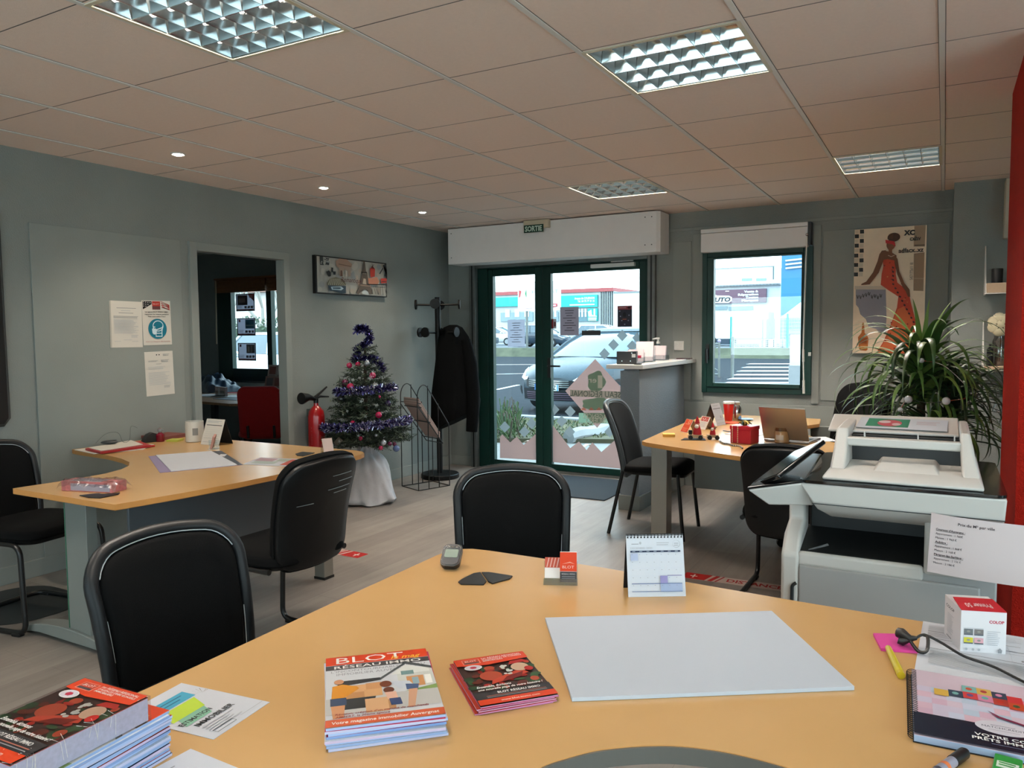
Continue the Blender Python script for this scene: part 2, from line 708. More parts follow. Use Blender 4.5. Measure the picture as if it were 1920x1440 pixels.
mb = MB(); mb.bx(FX0, FX1, -2.653, -2.647, FZ0, FZ1, m_glass); mb.build('glass', win, world=True, smooth=0)
mb = MB(); mb.bx(0.04, 2.6, 6.50, BY, 0, CZ, m_wall); struct(mb, 'wall_chimney', smooth=0)
mb = MB(); mb.bx(0.245, 0.95, 3.36, 4.22, 0, CZ, m_redwall); struct(mb, 'wall_red', smooth=0)
m_awall = wall_mat('next_room_paint', '#c9cdc9')
mb = MB(); mb.bx(-8.7, -8.6, 1.5, BY, 0, CZ, m_awall); struct(mb, 'wall_side', smooth=0)
mb = MB(); mb.bx(-8.6, WX - 0.1, 1.4, 1.5, 0, CZ, m_awall); struct(mb, 'wall_rear', smooth=0)
mb = MB(); mb.bx(-8.6, WX - 0.1, 1.5, BY, CZ - 0.01, CZ + 0.02, m_awall); struct(mb, 'ceiling_side', smooth=0)

# reception stub wall
m_stub = wall_mat('stub_wall_plaster', '#8b949b', 0.8)
mb = MB(); mb.bx(-2.19, -2.035, 5.63, BY, 0, 1.09, m_stub); struct(mb, 'wall_partition', smooth=0)
mb = MB()
mb.bx(-2.202, -2.023, 5.615, BY, 0, 0.115, m_trimw)
struct(mb, 'baseboard_partition', bevel=0.004)

# boards and battens
mb = MB(); mb.bx(WX, WX + 0.009, 2.525, 3.52, 0.08, 2.04, m_trimw); struct(mb, 'trim_2', bevel=0.002)
mb = MB()
cx = WX + 0.022
mb.bx(WX - 0.07, cx, OY0 - 0.06, OY0, 0, OZ + 0.06, m_trimw)
mb.bx(WX - 0.07, cx, OY1, OY1 + 0.06, 0, OZ + 0.06, m_trimw)
mb.bx(WX - 0.07, cx, OY0, OY1, OZ, OZ + 0.06, m_trimw)
struct(mb, 'door_2', bevel=0.003)
mb = MB()
mb.bx(WX, WX + 0.012, -2.6, OY0 - 0.06, 0, 0.1, m_trimw)
mb.bx(WX, WX + 0.012, OY1 + 0.06, BY, 0, 0.1, m_trimw)
struct(mb, 'baseboard_left', bevel=0.003)
mb = MB()
mb.bx(-2.02, 0.04, BY - 0.012, BY, 0, 0.1, m_trimw)
mb.bx(WX, DX0, BY - 0.012, BY, 0, 0.1, m_trimw)
struct(mb, 'baseboard_back', bevel=0.003)
mb = MB()
zt = at_y(1400, 757, BY).z
mb.bx(-2.03, 0.04, BY - 0.008, BY, 0.1, zt, m_trimw)                  # wainscot
mb.bx(-2.14, -1.975, BY - 0.007, BY, zt + 0.02, 2.19, m_trimw)         # narrow board beside the window
mb.bx(-0.88, 0.02, BY - 0.007, BY, zt + 0.05, 2.20, m_trimw)          # board behind the painting
mb.bx(-1.96, -1.86, BY - 0.011, BY, zt + 0.02, 2.25, m_trimw)
mb.bx(-0.955, -0.895, BY - 0.011, BY, zt + 0.02, 2.25, m_trimw)
mb.bx(-2.3, 0.04, BY - 0.010, BY, 2.285, 2.31, m_trimw)
struct(mb, 'trim_3', bevel=0.002)

# ---- entrance door
gy = BY + 0.055
m_film = mat_film('frosted_film', '#a3857f', 0.06, 0.42)
m_filmd = mat_film('frosted_diamond_film', '#858d90', 0.08, 0.4)
m_filmg = mat_film('green_print_film', '#7a9580', 0.0, 0.45)
m_filml = mat_film('pale_print_film', '#b9b9ae', 0.0, 0.5)
m_filmr = mat_film('red_print_film', '#c98a78', 0.06, 0.5)
door = thing('door_1', 'dark green glazed entrance door with two leaves and frosted diamonds', 'door', (-3.3, gy, 0))
door['kind'] = 'structure'
mb = MB()
mb.bx(DX0, -4.10, gy - 0.04, gy + 0.05, 0, DZ, m_green)
mb.bx(-2.40, DX1, gy - 0.04, gy + 0.05, 0, DZ, m_green)
mb.bx(-4.10, -2.40, gy - 0.04, gy + 0.05, 2.045, DZ, m_green)
mb.build('door_frame', door, world=True, bevel=0.004)
mb = MB(); mb.bx(-4.12, -2.38, gy - 0.05, gy + 0.05, 0.0, 0.022, m_steel); mb.build('threshold', door, world=True)
for nm, x0, x1, gx0, gx1 in (('l', -4.10, -3.478, -4.045, -3.56), ('r', -3.474, -2.40, -3.385, -2.470)):
    mb = MB()
    z0, z1, g0, g1 = 0.024, 2.043, 0.085, 1.975
    mb.bx(x0, gx0, gy - 0.03, gy + 0.03, z0, z1, m_green)
    mb.bx(gx1, x1, gy - 0.03, gy + 0.03, z0, z1, m_green)
    mb.bx(gx0, gx1, gy - 0.03, gy + 0.03, z0, g0, m_green)
    mb.bx(gx0, gx1, gy - 0.03, gy + 0.03, g1, z1, m_green)
    lf = mb.build('door_leaf', door, world=True, bevel=0.004)
    PM[lf.name] = PM[door.name]
    mb = MB(); mb.bx(gx0, gx1, gy + 0.002, gy + 0.008, g0, g1, m_glass)
    mb.build('glass', lf, world=True, smooth=0)
    if nm == 'r':
        mb = MB()
        p = at_y(1030, 690, gy - 0.05)
        mb.box((p.x - 0.01, gy - 0.036, p.z), (0.035, 0.012, 0.2), m_black)
        mb.tube(fillet([(p.x - 0.01, gy - 0.04, p.z + 0.02), (p.x - 0.01, gy - 0.075, p.z + 0.02), (p.x + 0.13, gy - 0.075, p.z + 0.02)], 0.02), 0.009, m_black)
        mb.build('door_handle', lf, world=True)
        mb = MB()
        a, b = at_y(1108, 505, gy - 0.06), at_y(1190, 500, gy - 0.06)
        mb.bx(a.x, b.x, gy - 0.075, gy - 0.03, 2.0, 2.035, m_white)
        mb.bx(a.x + 0.2, b.x - 0.02, gy - 0.06, gy - 0.03, 2.045, 2.06, m_white)
        mb.build('door_closer', lf, world=True, bevel=0.003)
    # frosted films on the room side of the pane
    D = lambda zx, zy: (lambda q: (q.x, q.z))(at_y(820 + zx / 2.77, 380 + zy / 2.77, gy))
    M = frame_matrix((0, gy + 0.001, 0), (1, 0, 0), (0, 0, 1))
    mb = MB()
    ink = Ink(mb, M, z=0.0, step=0.0001)
    clampx = lambda pts: [(min(max(x, gx0 + 0.002), gx1 - 0.002), max(z, g0 + 0.002)) for x, z in pts]
    if nm == 'l':
        zig = [(325, 1215), (337, 1203), (378, 1245), (412, 1215), (448, 1258), (512, 1200), (512, 1336), (325, 1326)]
        dia = [(490, 1147), (452, 1190), (350, 1165)]
    else:
        zig = [(597, 1155), (690, 1275), (735, 1240), (775, 1285), (805, 1245), (852, 1295), (935, 1222), (1010, 1290), (1055, 1240), (1055, 1400), (597, 1347)]
        dia = [(960, 690), (1040, 702), (915, 738), (1012, 745), (868, 785), (606, 1075), (690, 1085), (645, 1135), (688, 1190), (895, 1190)]
    ink.poly(clampx([D(*p) for p in zig]), m_film)
    for cx, cy in dia:
        ink.poly(clampx([D(cx + 28, cy), D(cx, cy + 30), D(cx - 28, cy), D(cx, cy - 30)]), m_filmd)
    mb.build('frosted_film', lf, world=True, smooth=0)
    if nm == 'r':
        mb = MB()
        ink = Ink(mb, frame_matrix((0, gy - 0.0008, 0), (1, 0, 0), (0, 0, 1)), z=0.0, step=0.00025)
        L, T, B = D(665, 978), D(820, 812), D(830, 1170)
        R = (2 * T[0] - L[0], L[1])
        ink.poly([L, T, R, B], m_film)
        hexa = lambda cx, cy, rx, ry: [D(cx + rx * math.cos(a) * (1 + 0.12 * math.cos(5 * a)), cy + ry * math.sin(a) * (1 + 0.1 * math.sin(4 * a))) for a in [2 * PI * i / 24 for i in range(24)]]
        ink.poly(hexa(826, 930, 46, 55), m_filmg)
        ink.poly(hexa(828, 1045, 78, 32), m_filmg)
        ink.poly([D(690, 972), D(960, 982), D(960, 1018), D(690, 1005)], m_filml)
        ink.poly([D(735, 1092), D(945, 1092), D(945, 1150), D(735, 1142)], m_filmg)
        for k in (760, 800, 840, 880):
            ink.poly([D(k - 16, 1078), D(k, 1062), D(k + 16, 1078)], m_filmr)
        wt = mat_film('white_print_film', '#d7d7cc', 0.02, 0.5)
        gt = mat_film('grey_print_film', '#6f7d72', 0.02, 0.5)
        h = 0.05
        for t_, xa, xb, yb_, yt_, m_ in (('1', 834, 858, 962, 898, wt), ('er', 784, 828, 934, 906, wt), ('RÉSEAU RÉGIONAL', 690, 992, 1004, 984, gt), ("D'AGENCES", 758, 906, 1119, 1101, wt), ('IMMOBILIÈRES', 772, 948, 1142, 1124, wt)):
            a_, b_ = D(xa, yb_), D(xb, yt_)
            ink.text(t_, b_[0], a_[1], (b_[1] - a_[1]), m_, w=b_[0] - a_[0], mirror=True, bold=0.015)
        mb.build('window_sticker', lf, world=True, smooth=0)
# steel guide posts each side of the entrance
for x, s in ((-4.25, -1), (-2.33, 1)):
    mb = MB()
    mb.bx(x - 0.035, x + 0.035, BY - 0.05, BY + 0.01, 0, 2.12, m_steel)
    mb.bx(x - 0.008, x + 0.008, BY - 0.054, BY - 0.05, 0, 2.12, m_black)
    struct(mb, 'trim_4' if s < 0 else 'trim_5', bevel=0.003)
mb = MB(); mb.bx(-4.21, -2.37, BY - 0.045, BY + 0.0, 2.055, 2.12, m_steel); struct(mb, 'trim_6', bevel=0.003)

# ---- window_1
wy = BY - 0.01
win = thing('window_1', 'green framed window with clear pane beside the entrance', 'window', (-1.41, wy, 0.87))
win['kind'] = 'structure'
a, b = at_y(1340, 487, BY), at_y(1503, 716, BY)
fx0, fx1, fz0, fz1 = -1.868, -0.952, 0.852, 2.085
gx0, gx1, gz0, gz1 = at_y(1340, 600, BY).x, at_y(1503, 600, BY).x, at_y(1420, 719, BY).z, at_y(1420, 482, BY).z
sx0, sx1, sz0, sz1 = fx0 + 0.045, fx1 - 0.075, fz0 + 0.05, fz1 - 0.05
mb = MB()
mb.bx(fx0, sx0, wy - 0.02, wy + 0.05, fz0, fz1, m_green)
mb.bx(sx1, fx1, wy - 0.02, wy + 0.05, fz0, fz1, m_green)
mb.bx(sx0, sx1, wy - 0.02, wy + 0.05, fz0, sz0, m_green)
mb.bx(sx0, sx1, wy - 0.02, wy + 0.05, sz1, fz1, m_green)
mb.build('window_frame', win, world=True, bevel=0.004)
mb = MB()
mb.bx(sx0 + .002, gx0, wy - 0.035, wy + 0.035, sz0 + .002, sz1 - .002, m_green)
mb.bx(gx1, sx1 - .002, wy - 0.035, wy + 0.035, sz0 + .002, sz1 - .002, m_green)
mb.bx(gx0, gx1, wy - 0.035, wy + 0.035, sz0 + .002, gz0, m_green)
mb.bx(gx0, gx1, wy - 0.035, wy + 0.035, gz1, sz1 - .002, m_green)
mb.build('window_sash', win, world=True, bevel=0.004)
mb = MB(); mb.bx(gx0, gx1, wy, wy + 0.006, gz0, gz1, m_glass); mb.build('glass', win, world=True, smooth=0)
mb = MB()
p = at_y(1326, 655, wy - 0.05)
mb.box((p.x, wy - 0.042, p.z - 0.02), (0.028, 0.014, 0.13), m_black)
mb.tube(fillet([(p.x, wy - 0.045, p.z), (p.x, wy - 0.085, p.z), (p.x + 0.005, wy - 0.088, p.z - 0.12)], 0.02), 0.009, m_black)
mb.build('window_handle', win, world=True)

# ---- window_2, of the next room
win = thing('window_2', 'green framed window of the next room seen through the doorway', 'window', (-7, BY, 0.9))
win['kind'] = 'structure'
P = lambda px, py: at_y(px, py, BY)
vx = [P(421, 600).x, P(437, 600).x, P(503, 600).x, P(512, 600).x]
mb = MB()
z0, z1, w0, w1 = 0.83, 2.06, P(470, 691).z, 2.0
mb.bx(AX0 - 0.03, vx[1], BY - 0.03, BY + 0.04, z0, z1, m_green)
mb.bx(vx[2], vx[3], BY - 0.03, BY + 0.04, z0, z1, m_green)
mb.bx(-6.15, AX1 + 0.03, BY - 0.03, BY + 0.04, z0, z1, m_green)
for q0, q1 in ((vx[1], vx[2]), (vx[3], -6.15)):
    mb.bx(q0, q1, BY - 0.03, BY + 0.04, z0, w0, m_green)
    mb.bx(q0, q1, BY - 0.03, BY + 0.04, w1, z1, m_green)
mb.build('window_frame', win, world=True, bevel=0.004)
mb = MB(); mb.bx(vx[1], vx[2], BY + 0.002, BY + 0.008, w0, w1, m_glass); mb.build('glass', win, world=True, smooth=0)
mb = MB(); mb.bx(vx[3], -6.15, BY + 0.002, BY + 0.008, w0, w1, m_glass); mb.build('glass', win, world=True, smooth=0)
mb = MB(); mb.bx(AX0 - 0.1, AX1 + 0.1, BY - 0.05, BY, 0.76, 0.80, m_awall); struct(mb, 'sill_trim_7', bevel=0.003)

# ---- roller shutter box over the door
sb = thing('shutter_box', 'long white shutter box screwed above the glazed entrance', 'shutter box', (-3.27, 6.65, 2.08))
mb = MB()
mb.prism([(-4.37, 6.5), (-2.20, 6.5), (-2.17, 6.53), (-2.17, BY - 0.03), (-4.37, BY - 0.03)], 2.085, 2.436, m_offwhite)
mb.build('casing', sb, world=True, bevel=0.003)
for x, z in ((-4.33, 2.39), (-4.33, 2.15), (-2.24, 2.39), (-2.24, 2.15), (-2.30, 2.39), (-2.30, 2.15)):
    mb = MB(); mb.box((x, 6.499, z), (0.008, 0.004, 0.008), m_black)
    mb.build('screw', sb, world=True)

sb = thing('blind_cassette', 'white roller blind cassette mounted above the small window', 'blind', (-1.42, 6.75, 2.1))
mb = MB()
mb.bx(-1.862, -0.985, 6.69, 6.788, 2.075, 2.235, m_offwhite)
mb.bx(-1.862, -0.985, 6.685, 6.788, 2.238, 2.272, m_offwhite)
mb.build('casing', sb, world=True, bevel=0.004)
mb = MB(); mb.bx(-0.984, -0.962, 6.69, 6.788, 2.09, 2.272, m_black); mb.build('side_cheek', sb, world=True)
mb = MB()
p, q, r = at_y(1513, 440, 6.68), at_y(1506, 655, 6.70), at_y(1507, 738, 6.70)
mb.tube([p, q, r], 0.006, m_white)
mb.tube([q, q + (r - q) * 0.28], 0.009, m_white)
mb.tube([q + (r - q) * 0.7, r], 0.010, m_white)
mb.ball(p, 0.013, m_chrome)
mb.build('crank_rod', sb, world=True)
mb = MB(); p = at_y(1518, 664, 6.76); mb.box((p.x, 6.766, p.z), (0.022, 0.02, 0.03), m_white); mb.build('rod_clip', sb, world=True)

# ---- light switch
ls = thing('light_switch', 'white double light switch on grey wall above the counter', 'switch', (-2.08, BY - 0.009, 1.265))
mb = MB(); mb.box((0, 0, 0), (0.088, 0.014, 0.082), m_white); mb.build('switch_plate', ls, bevel=0.003)
for x in (-0.016, 0.016):
    mb = MB(); mb.box((x, -0.009, 0), (0.029, 0.006, 0.05), m_white); mb.build('rocker', ls, bevel=0.002)

# ---- emergency exit lamp on the ceiling
ex = thing('exit_sign', 'cream exit lamp with green lettered strip above the entrance', 'exit sign', (-3.30, 6.40, 2.40))
p0, p1 = at_y(981, 418, 6.45), at_y(1028, 409, 6.45)
mb = MB()
mb.bx(p0.x, p1.x, 6.45, 6.50, 2.368, 2.445, mat('cream_plastic', '#cdbfa6', 0.5))
mb.build('lamp_body', ex, world=True, bevel=0.006)
mb = MB()
zz = 2.40
mb.bx(p0.x + 0.01, p1.x - 0.05, 6.444, 6.449, 2.33, zz, C('#123c2c'))
ink = Ink(mb, frame_matrix((p0.x + 0.01, 6.444, 2.33), (1, 0, 0), (0, 0, 1)))
ink.text('SORTIE', 0.012, 0.012, 0.046, C('#cfe3d3'), w=(p1.x - p0.x) - 0.085, bold=0.03)
mb.build('sign_strip', ex, world=True, smooth=0)

# ---- luminaires
m_louver = mat('mirror_louvre', '#dfe3e4', 0.09, metal=1.0)
m_louvm = mat('mirror_louvre_side', '#c8cdcf', 0.16, metal=1.0)
m_cream = mat('luminaire_frame', '#d9cdb4', 0.4)
m_tube = mat('fluorescent_tube', '#ffffff', 0.4, emit=LAMP, ecol='#fff1e3')
m_house = mat('luminaire_housing', '#e6e6e2', 0.5)


def make_luminaire():
    L = thing('ceiling_luminaire', 'recessed mirror louvre ceiling light', 'ceiling light', (0, 0, CZ))
    w = 0.594 / 2
    mb = MB()
    for s in (-1, 1):
        mb.bx(s * w, s * (w - 0.012), -w, w, -0.004, 0.10, m_house)
        mb.bx(-w, w, s * w, s * (w - 0.012), -0.004, 0.10, m_house)
    mb.bx(-w, w, -w, w, 0.10, 0.112, m_house)
    mb.build('housing', L, smooth=0)
    mb = MB()
    for s in (-1, 1):
        mb.bx(s * w, s * (w - 0.016), -w, w, -0.006, -0.002, m_cream)
        mb.bx(-w + 0.016, w - 0.016, s * w, s * (w - 0.016), -0.006, -0.002, m_cream)
    mb.build('frame', L, smooth=0)
    n, k = 4, 6
    w2 = w - 0.018
    mb = MB()
    for j in range(n + 1):               # long parabolic blades between the tubes
        y = -w2 + 2 * w2 * j / n
        prof = []
        for t in range(7):
            z = 0.062 * t / 6
            prof.append((0.002 + 0.019 * (t / 6) ** 1.2, z))
        vs = []
        rng = [(s * a, z) for s in (1,) for a, z in prof] + [(-a, z) for a, z in prof[::-1]]
        for x in (-w2, w2):
            vs += [(x, min(max(y + a, -w2), w2), z) for a, z in rng]
        m = len(rng)
        mb.add(vs, [(i, (i + 1) % m, m + (i + 1) % m, m + i) for i in range(m)], m_louver)
    for i in range(k + 1):               # cross blades
        x = -w2 + 2 * w2 * i / k
        for j in range(n):
            ya, yb = -w2 + 2 * w2 * j / n + 0.004, -w2 + 2 * w2 * (j + 1) / n - 0.004
            yc = (ya + yb) / 2
            pts = [(ya, 0.0), (yb, 0.0), (yb - 0.02, 0.05), (yc, 0.030), (ya + 0.02, 0.05)]
            vs = [(x - 0.0015, y, z) for y, z in pts[:2]] + [(x - 0.011, y, z) for y, z in pts[2:]]
            vs += [(x + 0.0015, y, z) for y, z in pts[:2]] + [(x + 0.011, y, z) for y, z in pts[2:]]
            f = [(0, 1, 2, 3, 4), (9, 8, 7, 6, 5)] + [(i, 5 + i, 5 + (i + 1) % 5, (i + 1) % 5) for i in range(5)]
            mb.add(vs, f, m_louvm)
    mb.build('louvre_grille', L, smooth=30)
    for j in range(n):
        y = -w2 + 2 * w2 * (j + 0.5) / n
        mb = MB(); mb.tube([(-w2 + 0.01, y, 0.072), (w2 - 0.01, y, 0.072)], 0.013, m_tube, n=10)
        mb.build('tube', L)
    return L


lum_labels = {
    (0, -1): 'big lit louvre light in ceiling above the black chairs, nearest of all lights',
    (2, 1): 'louvre ceiling light with cream edges above the near desk and calendar',
    (0, 5): 'small looking louvre ceiling light above and before the entrance door',
    (3, 5): 'louvre ceiling light above the plant, greenery mirrored in it',
    (2, -3): 'louvre ceiling light above the camera side of near desk',
    (-2, -3): 'louvre ceiling light behind the camera near the long wall',
    (5, -2): 'louvre ceiling light behind the red pillar side of room',
    (-3, -6): 'louvre ceiling light in the rear corner of the room',
    (1, -6): 'louvre ceiling light at the middle of the rear wall',
}
L0 = make_luminaire()
for n_, (i, j) in enumerate(LUM):
    pos = (GX + 0.6 * i + 0.3, GY + 0.6 * j + 0.3, CZ)
    if n_ == 0:
        L0.location = pos
        L0['label'] = lum_labels[(i, j)]
        L0['group'] = 'louvred luminaires in the ceiling grid'
    else:
        Lk = dup(L0, pos, label=lum_labels[(i, j)], group='louvred luminaires in the ceiling grid')
        k_ = LUMK.get((i, j), 1.0)
        if k_ != 1.0:
            for ch in COL.objects:
                if ch.parent == Lk and ch.name.startswith('tube'):
                    ch.material_slots[0].link = 'OBJECT'
                    ch.material_slots[0].material = mat('fluorescent_tube_%d' % int(k_ * 100), '#ffffff', 0.4, emit=LAMP * k_, ecol='#fff1e3')

# ---- downlights along the long wall
m_bulb = mat('halogen_bulb', '#ffffff', 0.3, emit=55.0, ecol='#fff0d8')
for k, (px, py, lab) in enumerate(((334, 288, 'lit recessed spotlight above the wall panel and pinned notices'),
                                  (607, 351, 'lit recessed spotlight above the fire extinguisher and doorway'),
                                  (792, 397, 'lit recessed spotlight above the coat stand, farthest along the wall'))):
    q = at_z(px, py, CZ)
    d = thing('recessed_spotlight', lab, 'spotlight', (q.x, q.y, CZ), group='spotlights along the long wall')
    mb = MB()
    mb.lathe([(0.030, -0.001), (0.042, -0.001), (0.043, -0.005), (0.036, -0.008), (0.030, -0.006), (0.030, -0.001)], m_white, 28)
    mb.build('ring', d)
    mb = MB(); mb.lathe([(0.0001, -0.014), (0.018, -0.012), (0.029, -0.004)], m_bulb, 24); mb.build('bulb', d)
    ld = bpy.data.lights.new('spot_beam', 'SPOT')
    ld.energy = SPOTW
    ld.color = (1.0, 0.86, 0.68)
    ld.spot_size = math.radians(110)
    ld.spot_blend = 0.9
    ld.shadow_soft_size = 0.03
    lo = bpy.data.objects.new('spot_beam', ld)
    lo.location = (q.x, q.y, CZ - 0.03)
    COL.objects.link(lo)
# ================================================================== desks
m_beech = mat('beech_laminate', '#c9a06a', 0.24, var=0.03, vscale=6, spec=0.45)
m_beeche = mat('beech_edge', '#c98f4e', 0.4, var=0.05, vscale=14)
m_desk = mat('grey_desk_steel', '#7d8380', 0.42, var=0.02)
m_deskd = mat('dark_grey_desk_panel', '#4d545a', 0.5, var=0.02)
m_alu = mat('brushed_leg_steel', '#8e8a82', 0.35, metal=0.5, var=0.04)
TOP = 0.72


def desk_top(parent, poly, name='desktop', edge=None, th=0.026):
    mb = MB()
    mb.prism(poly, TOP - th, TOP, edge or m_beeche, mtop=m_beech)
    return mb.build(name, parent, world=True, bevel=0.004, seg=3)


def tleg(parent, x, y, fx0, fx1, along_x=True):
    """T-shaped panel leg: flat column, arched foot."""
    mb = MB()
    w, d = (0.155, 0.05)
    mb.bx(x - w / 2, x + w / 2, y - d / 2, y + d / 2, 0.06, TOP - 0.027, m_desk)
    mb.bx(x - w / 2 - 0.004, x - w / 2, y - d / 2 - 0.003, y + d / 2 + 0.003, 0.07, TOP - 0.027, mat('green_edge_strip', '#2f6a50', 0.4))
    lg = mb.build('leg', parent, world=True, bevel=0.006)
    PM[lg.name] = PM[parent.name]
    mb = MB()
    n = 10
    top, bot = [], []
    for i in range(n + 1):
        t = i / n
        xx = fx0 + (fx1 - fx0) * t
        c = 1 - abs(2 * t - 1) ** 2
        top.append((xx, 0.03 + 0.05 * c))
        bot.append((xx, 0.0 if t < 0.1 or t > 0.9 else 0.022 * min(1, c * 2)))
    pr = top + bot[::-1]
    m = len(pr)
    vs = [(a, y - 0.04, b) for a, b in pr] + [(a, y + 0.04, b) for a, b in pr]
    mb.add(vs, [tuple(range(m)), tuple(range(2 * m - 1, m - 1, -1))] + [(i, m + i, m + (i + 1) % m, (i + 1) % m) for i in range(m)], m_desk)
    mb.build('foot', lg, world=True, smooth=30, bevel=0.004)


def sqleg(parent, x, y, s=0.075):
    mb = MB()
    mb.bx(x - s / 2, x + s / 2, y - s / 2, y + s / 2, 0.012, TOP - 0.027, m_alu)
    lg = mb.build('leg', parent, world=True, bevel=0.004)
    PM[lg.name] = PM[parent.name]
    mb = MB(); mb.bx(x - s / 2 - .002, x + s / 2 + .002, y - s / 2 - .002, y + s / 2 + .002, 0, 0.014, m_black); mb.build('glide', lg, world=True)


# desk nearest the camera
ND = thing('office_desk', 'big beech desk with cut-out edge, holding magazines and white board', 'desk', (-0.5, 1.6, 0), group='beech office desks')
arc = [(-0.60, 0.45), (-0.585, 0.7), (-0.555, 0.9), (-0.523, 1.005), (-0.499, 1.049), (-0.458, 1.101), (-0.384, 1.155), (-0.317, 1.180), (-0.253, 1.189), (-0.182, 1.186), (-0.1, 1.172), (0.0, 1.16), (0.3, 1.15), (0.72, 1.15)]
arc = [(p.x, p.y) for p in smooth_pts([(a_, b_, 0) for a_, b_ in arc], 4)]
outer = [(0.72, 1.94), (-0.037, 1.948), (-0.291, 1.955), (-0.83, 1.987), (-1.05, 1.987), (-1.20, 1.985), (-1.255, 1.978), (-1.288, 1.958), (-1.306, 1.925), (-1.312, 1.87), (-1.305, 1.4), (-1.295, 1.0), (-1.29, 0.45)]
desk_top(ND, arc + outer)
mb = MB()
for a, b in zip(arc, arc[1:]):
    d = V((b[0] - a[0], b[1] - a[1])).normalized()
    n = V((d.y, -d.x))
    mb.add([(a[0], a[1], TOP - 0.029), (b[0], b[1], TOP - 0.029), (b[0], b[1], TOP - 0.0015), (a[0], a[1], TOP - 0.0015),
            (a[0] + n.x * .004, a[1] + n.y * .004, TOP - 0.029), (b[0] + n.x * .004, b[1] + n.y * .004, TOP - 0.029), (b[0] + n.x * .004, b[1] + n.y * .004, TOP - 0.0015), (a[0] + n.x * .004, a[1] + n.y * .004, TOP - 0.0015)],
           [(4, 5, 6, 7), (3, 2, 1, 0), (7, 6, 2, 3), (0, 1, 5, 4)], mat('grey_edge_band', '#5d5953', 0.4))
mb.build('edge_band', ND, world=True)
tleg(ND, -0.95, 0.62, -1.25, -0.66)
tleg(ND, 0.55, 1.55, 0.28, 0.70)
sqleg(ND, -1.22, 1.90)
mb = MB(); mb.bx(-1.17, 0.45, 1.86, 1.875, 0.36, TOP - 0.027, m_deskd); mb.build('modesty_panel', ND, world=True, bevel=0.003)
mb = MB(); mb.bx(-1.19, -1.175, 0.66, 1.85, 0.36, TOP - 0.027, m_deskd); mb.build('modesty_panel', ND, world=True, bevel=0.003)

# desk along the wall with the notices
LD = thing('office_desk', 'beech corner desk below the wall notices, white folder lying on it', 'desk', (-3.2, 2.6, 0), group='beech office desks')
desk_top(LD, [(-2.85, 1.855), (-2.80, 2.15), (-2.772, 2.4), (-2.765, 2.65), (-2.775, 2.95), (-2.79, 3.15), (-2.81, 3.28), (-2.835, 3.345), (-2.88, 3.38), (-2.95, 3.395), (-3.5, 3.395),
              (-4.50, 3.385), (-4.50, 2.675), (-4.42, 2.66), (-4.1, 2.635), (-3.90, 2.59), (-3.76, 2.54), (-3.66, 2.47), (-3.59, 2.38), (-3.55, 2.27), (-3.54, 2.12), (-3.57, 1.85)])
tleg(LD, -3.32, 2.0, -3.76, -3.05)
sqleg(LD, -3.06, 3.24)
tleg(LD, -4.33, 3.0, -4.45, -4.22)
mb = MB(); mb.bx(-3.04, -3.025, 2.03, 3.2, 0.35, TOP - 0.027, m_deskd); mb.build('modesty_panel', LD, world=True, bevel=0.003)
mb = MB(); mb.bx(-4.25, -3.10, 3.30, 3.315, 0.35, TOP - 0.027, m_deskd); mb.build('modesty_panel', LD, world=True, bevel=0.003)

# desk under the small window
RD = thing('office_desk', 'beech desk under the small window with open laptop and red gift', 'desk', (-1.2, 5.0, 0), group='beech office desks')
desk_top(RD, [(-1.60, 4.475), (-1.56, 4.43), (-1.35, 4.32), (-1.10, 4.21), (-0.93, 4.14), (-0.60, 4.05), (-0.30, 4.06), (-0.16, 4.18), (-0.18, 4.62), (-0.45, 4.80), (-0.62, 4.98), (-0.74, 5.18), (-0.80, 5.36), (-0.86, 5.65), (-0.765, 5.865), (-0.80, 6.2), (-1.0, 6.24), (-1.63, 6.24), (-1.65, 5.6), (-1.625, 4.9)])
sqleg(RD, -1.50, 4.55, 0.10)
tleg(RD, -0.75, 5.95, -1.05, -0.62)
tleg(RD, -0.28, 4.38, -0.50, -0.05)
mb = MB(); mb.bx(-1.44, -0.70, 5.06, 5.075, 0.34, TOP - 0.027, m_desk); mb.build('modesty_panel', RD, world=True, bevel=0.003)
b = mat('foot_glide', '#1d2a26', 0.4)

# ================================================================== chairs
m_fabric = mat('black_chair_fabric', '#060708', 0.85, var=0.1, vscale=60, bump=0.15, bscale=700, spec=0.12)
m_shell = mat('black_chair_plastic', '#08090a', 0.45, spec=0.25)
m_rim = mat('dark_grey_chair_rim', '#101316', 0.48, spec=0.35)
m_tubeb = mat('black_tube', '#0d0e0f', 0.35, spec=0.5)
m_gleam = mat('pale_slot_gleam', '#b9c0c2', 0.4)  # pale tubes stand in for light showing through the back slots


def back_outline(w, h, r=0.075, taper=0.05, bow=0.03):
    out = []
    for u, v in rrect(w, h, r, 7):
        t = v / (h / 2)
        k = 1 + taper * t
        vv = v + (bow * (1 - (u / (w / 2)) ** 2) if t > 0.3 else (-bow * 0.4 * (1 - (u / (w / 2)) ** 2) if t < -0.3 else 0))
        out.append((u * k, vv))
    # densify the long sides
    res = []
    for a, b in zip(out, out[1:] + out[:1]):
        n = max(1, int(math.hypot(a[0] - b[0], a[1] - b[1]) / 0.035))
        for i in range(n):
            t = i / n
            x, y = a[0] * (1 - t) + b[0] * t, a[1] * (1 - t) + b[1] * t
            if n > 1 and abs(a[1] - b[1]) < 0.02:       # follow the bow along the top edge
                ww = w / 2 * (1 + taper * (1 if y > 0 else -1))
                hh = h / 2
                y = (hh + bow * (1 - (x / ww) ** 2)) if y > 0 else (-hh - bow * 0.4 * (1 - (x / ww) ** 2))
            res.append((x, y))
    return res


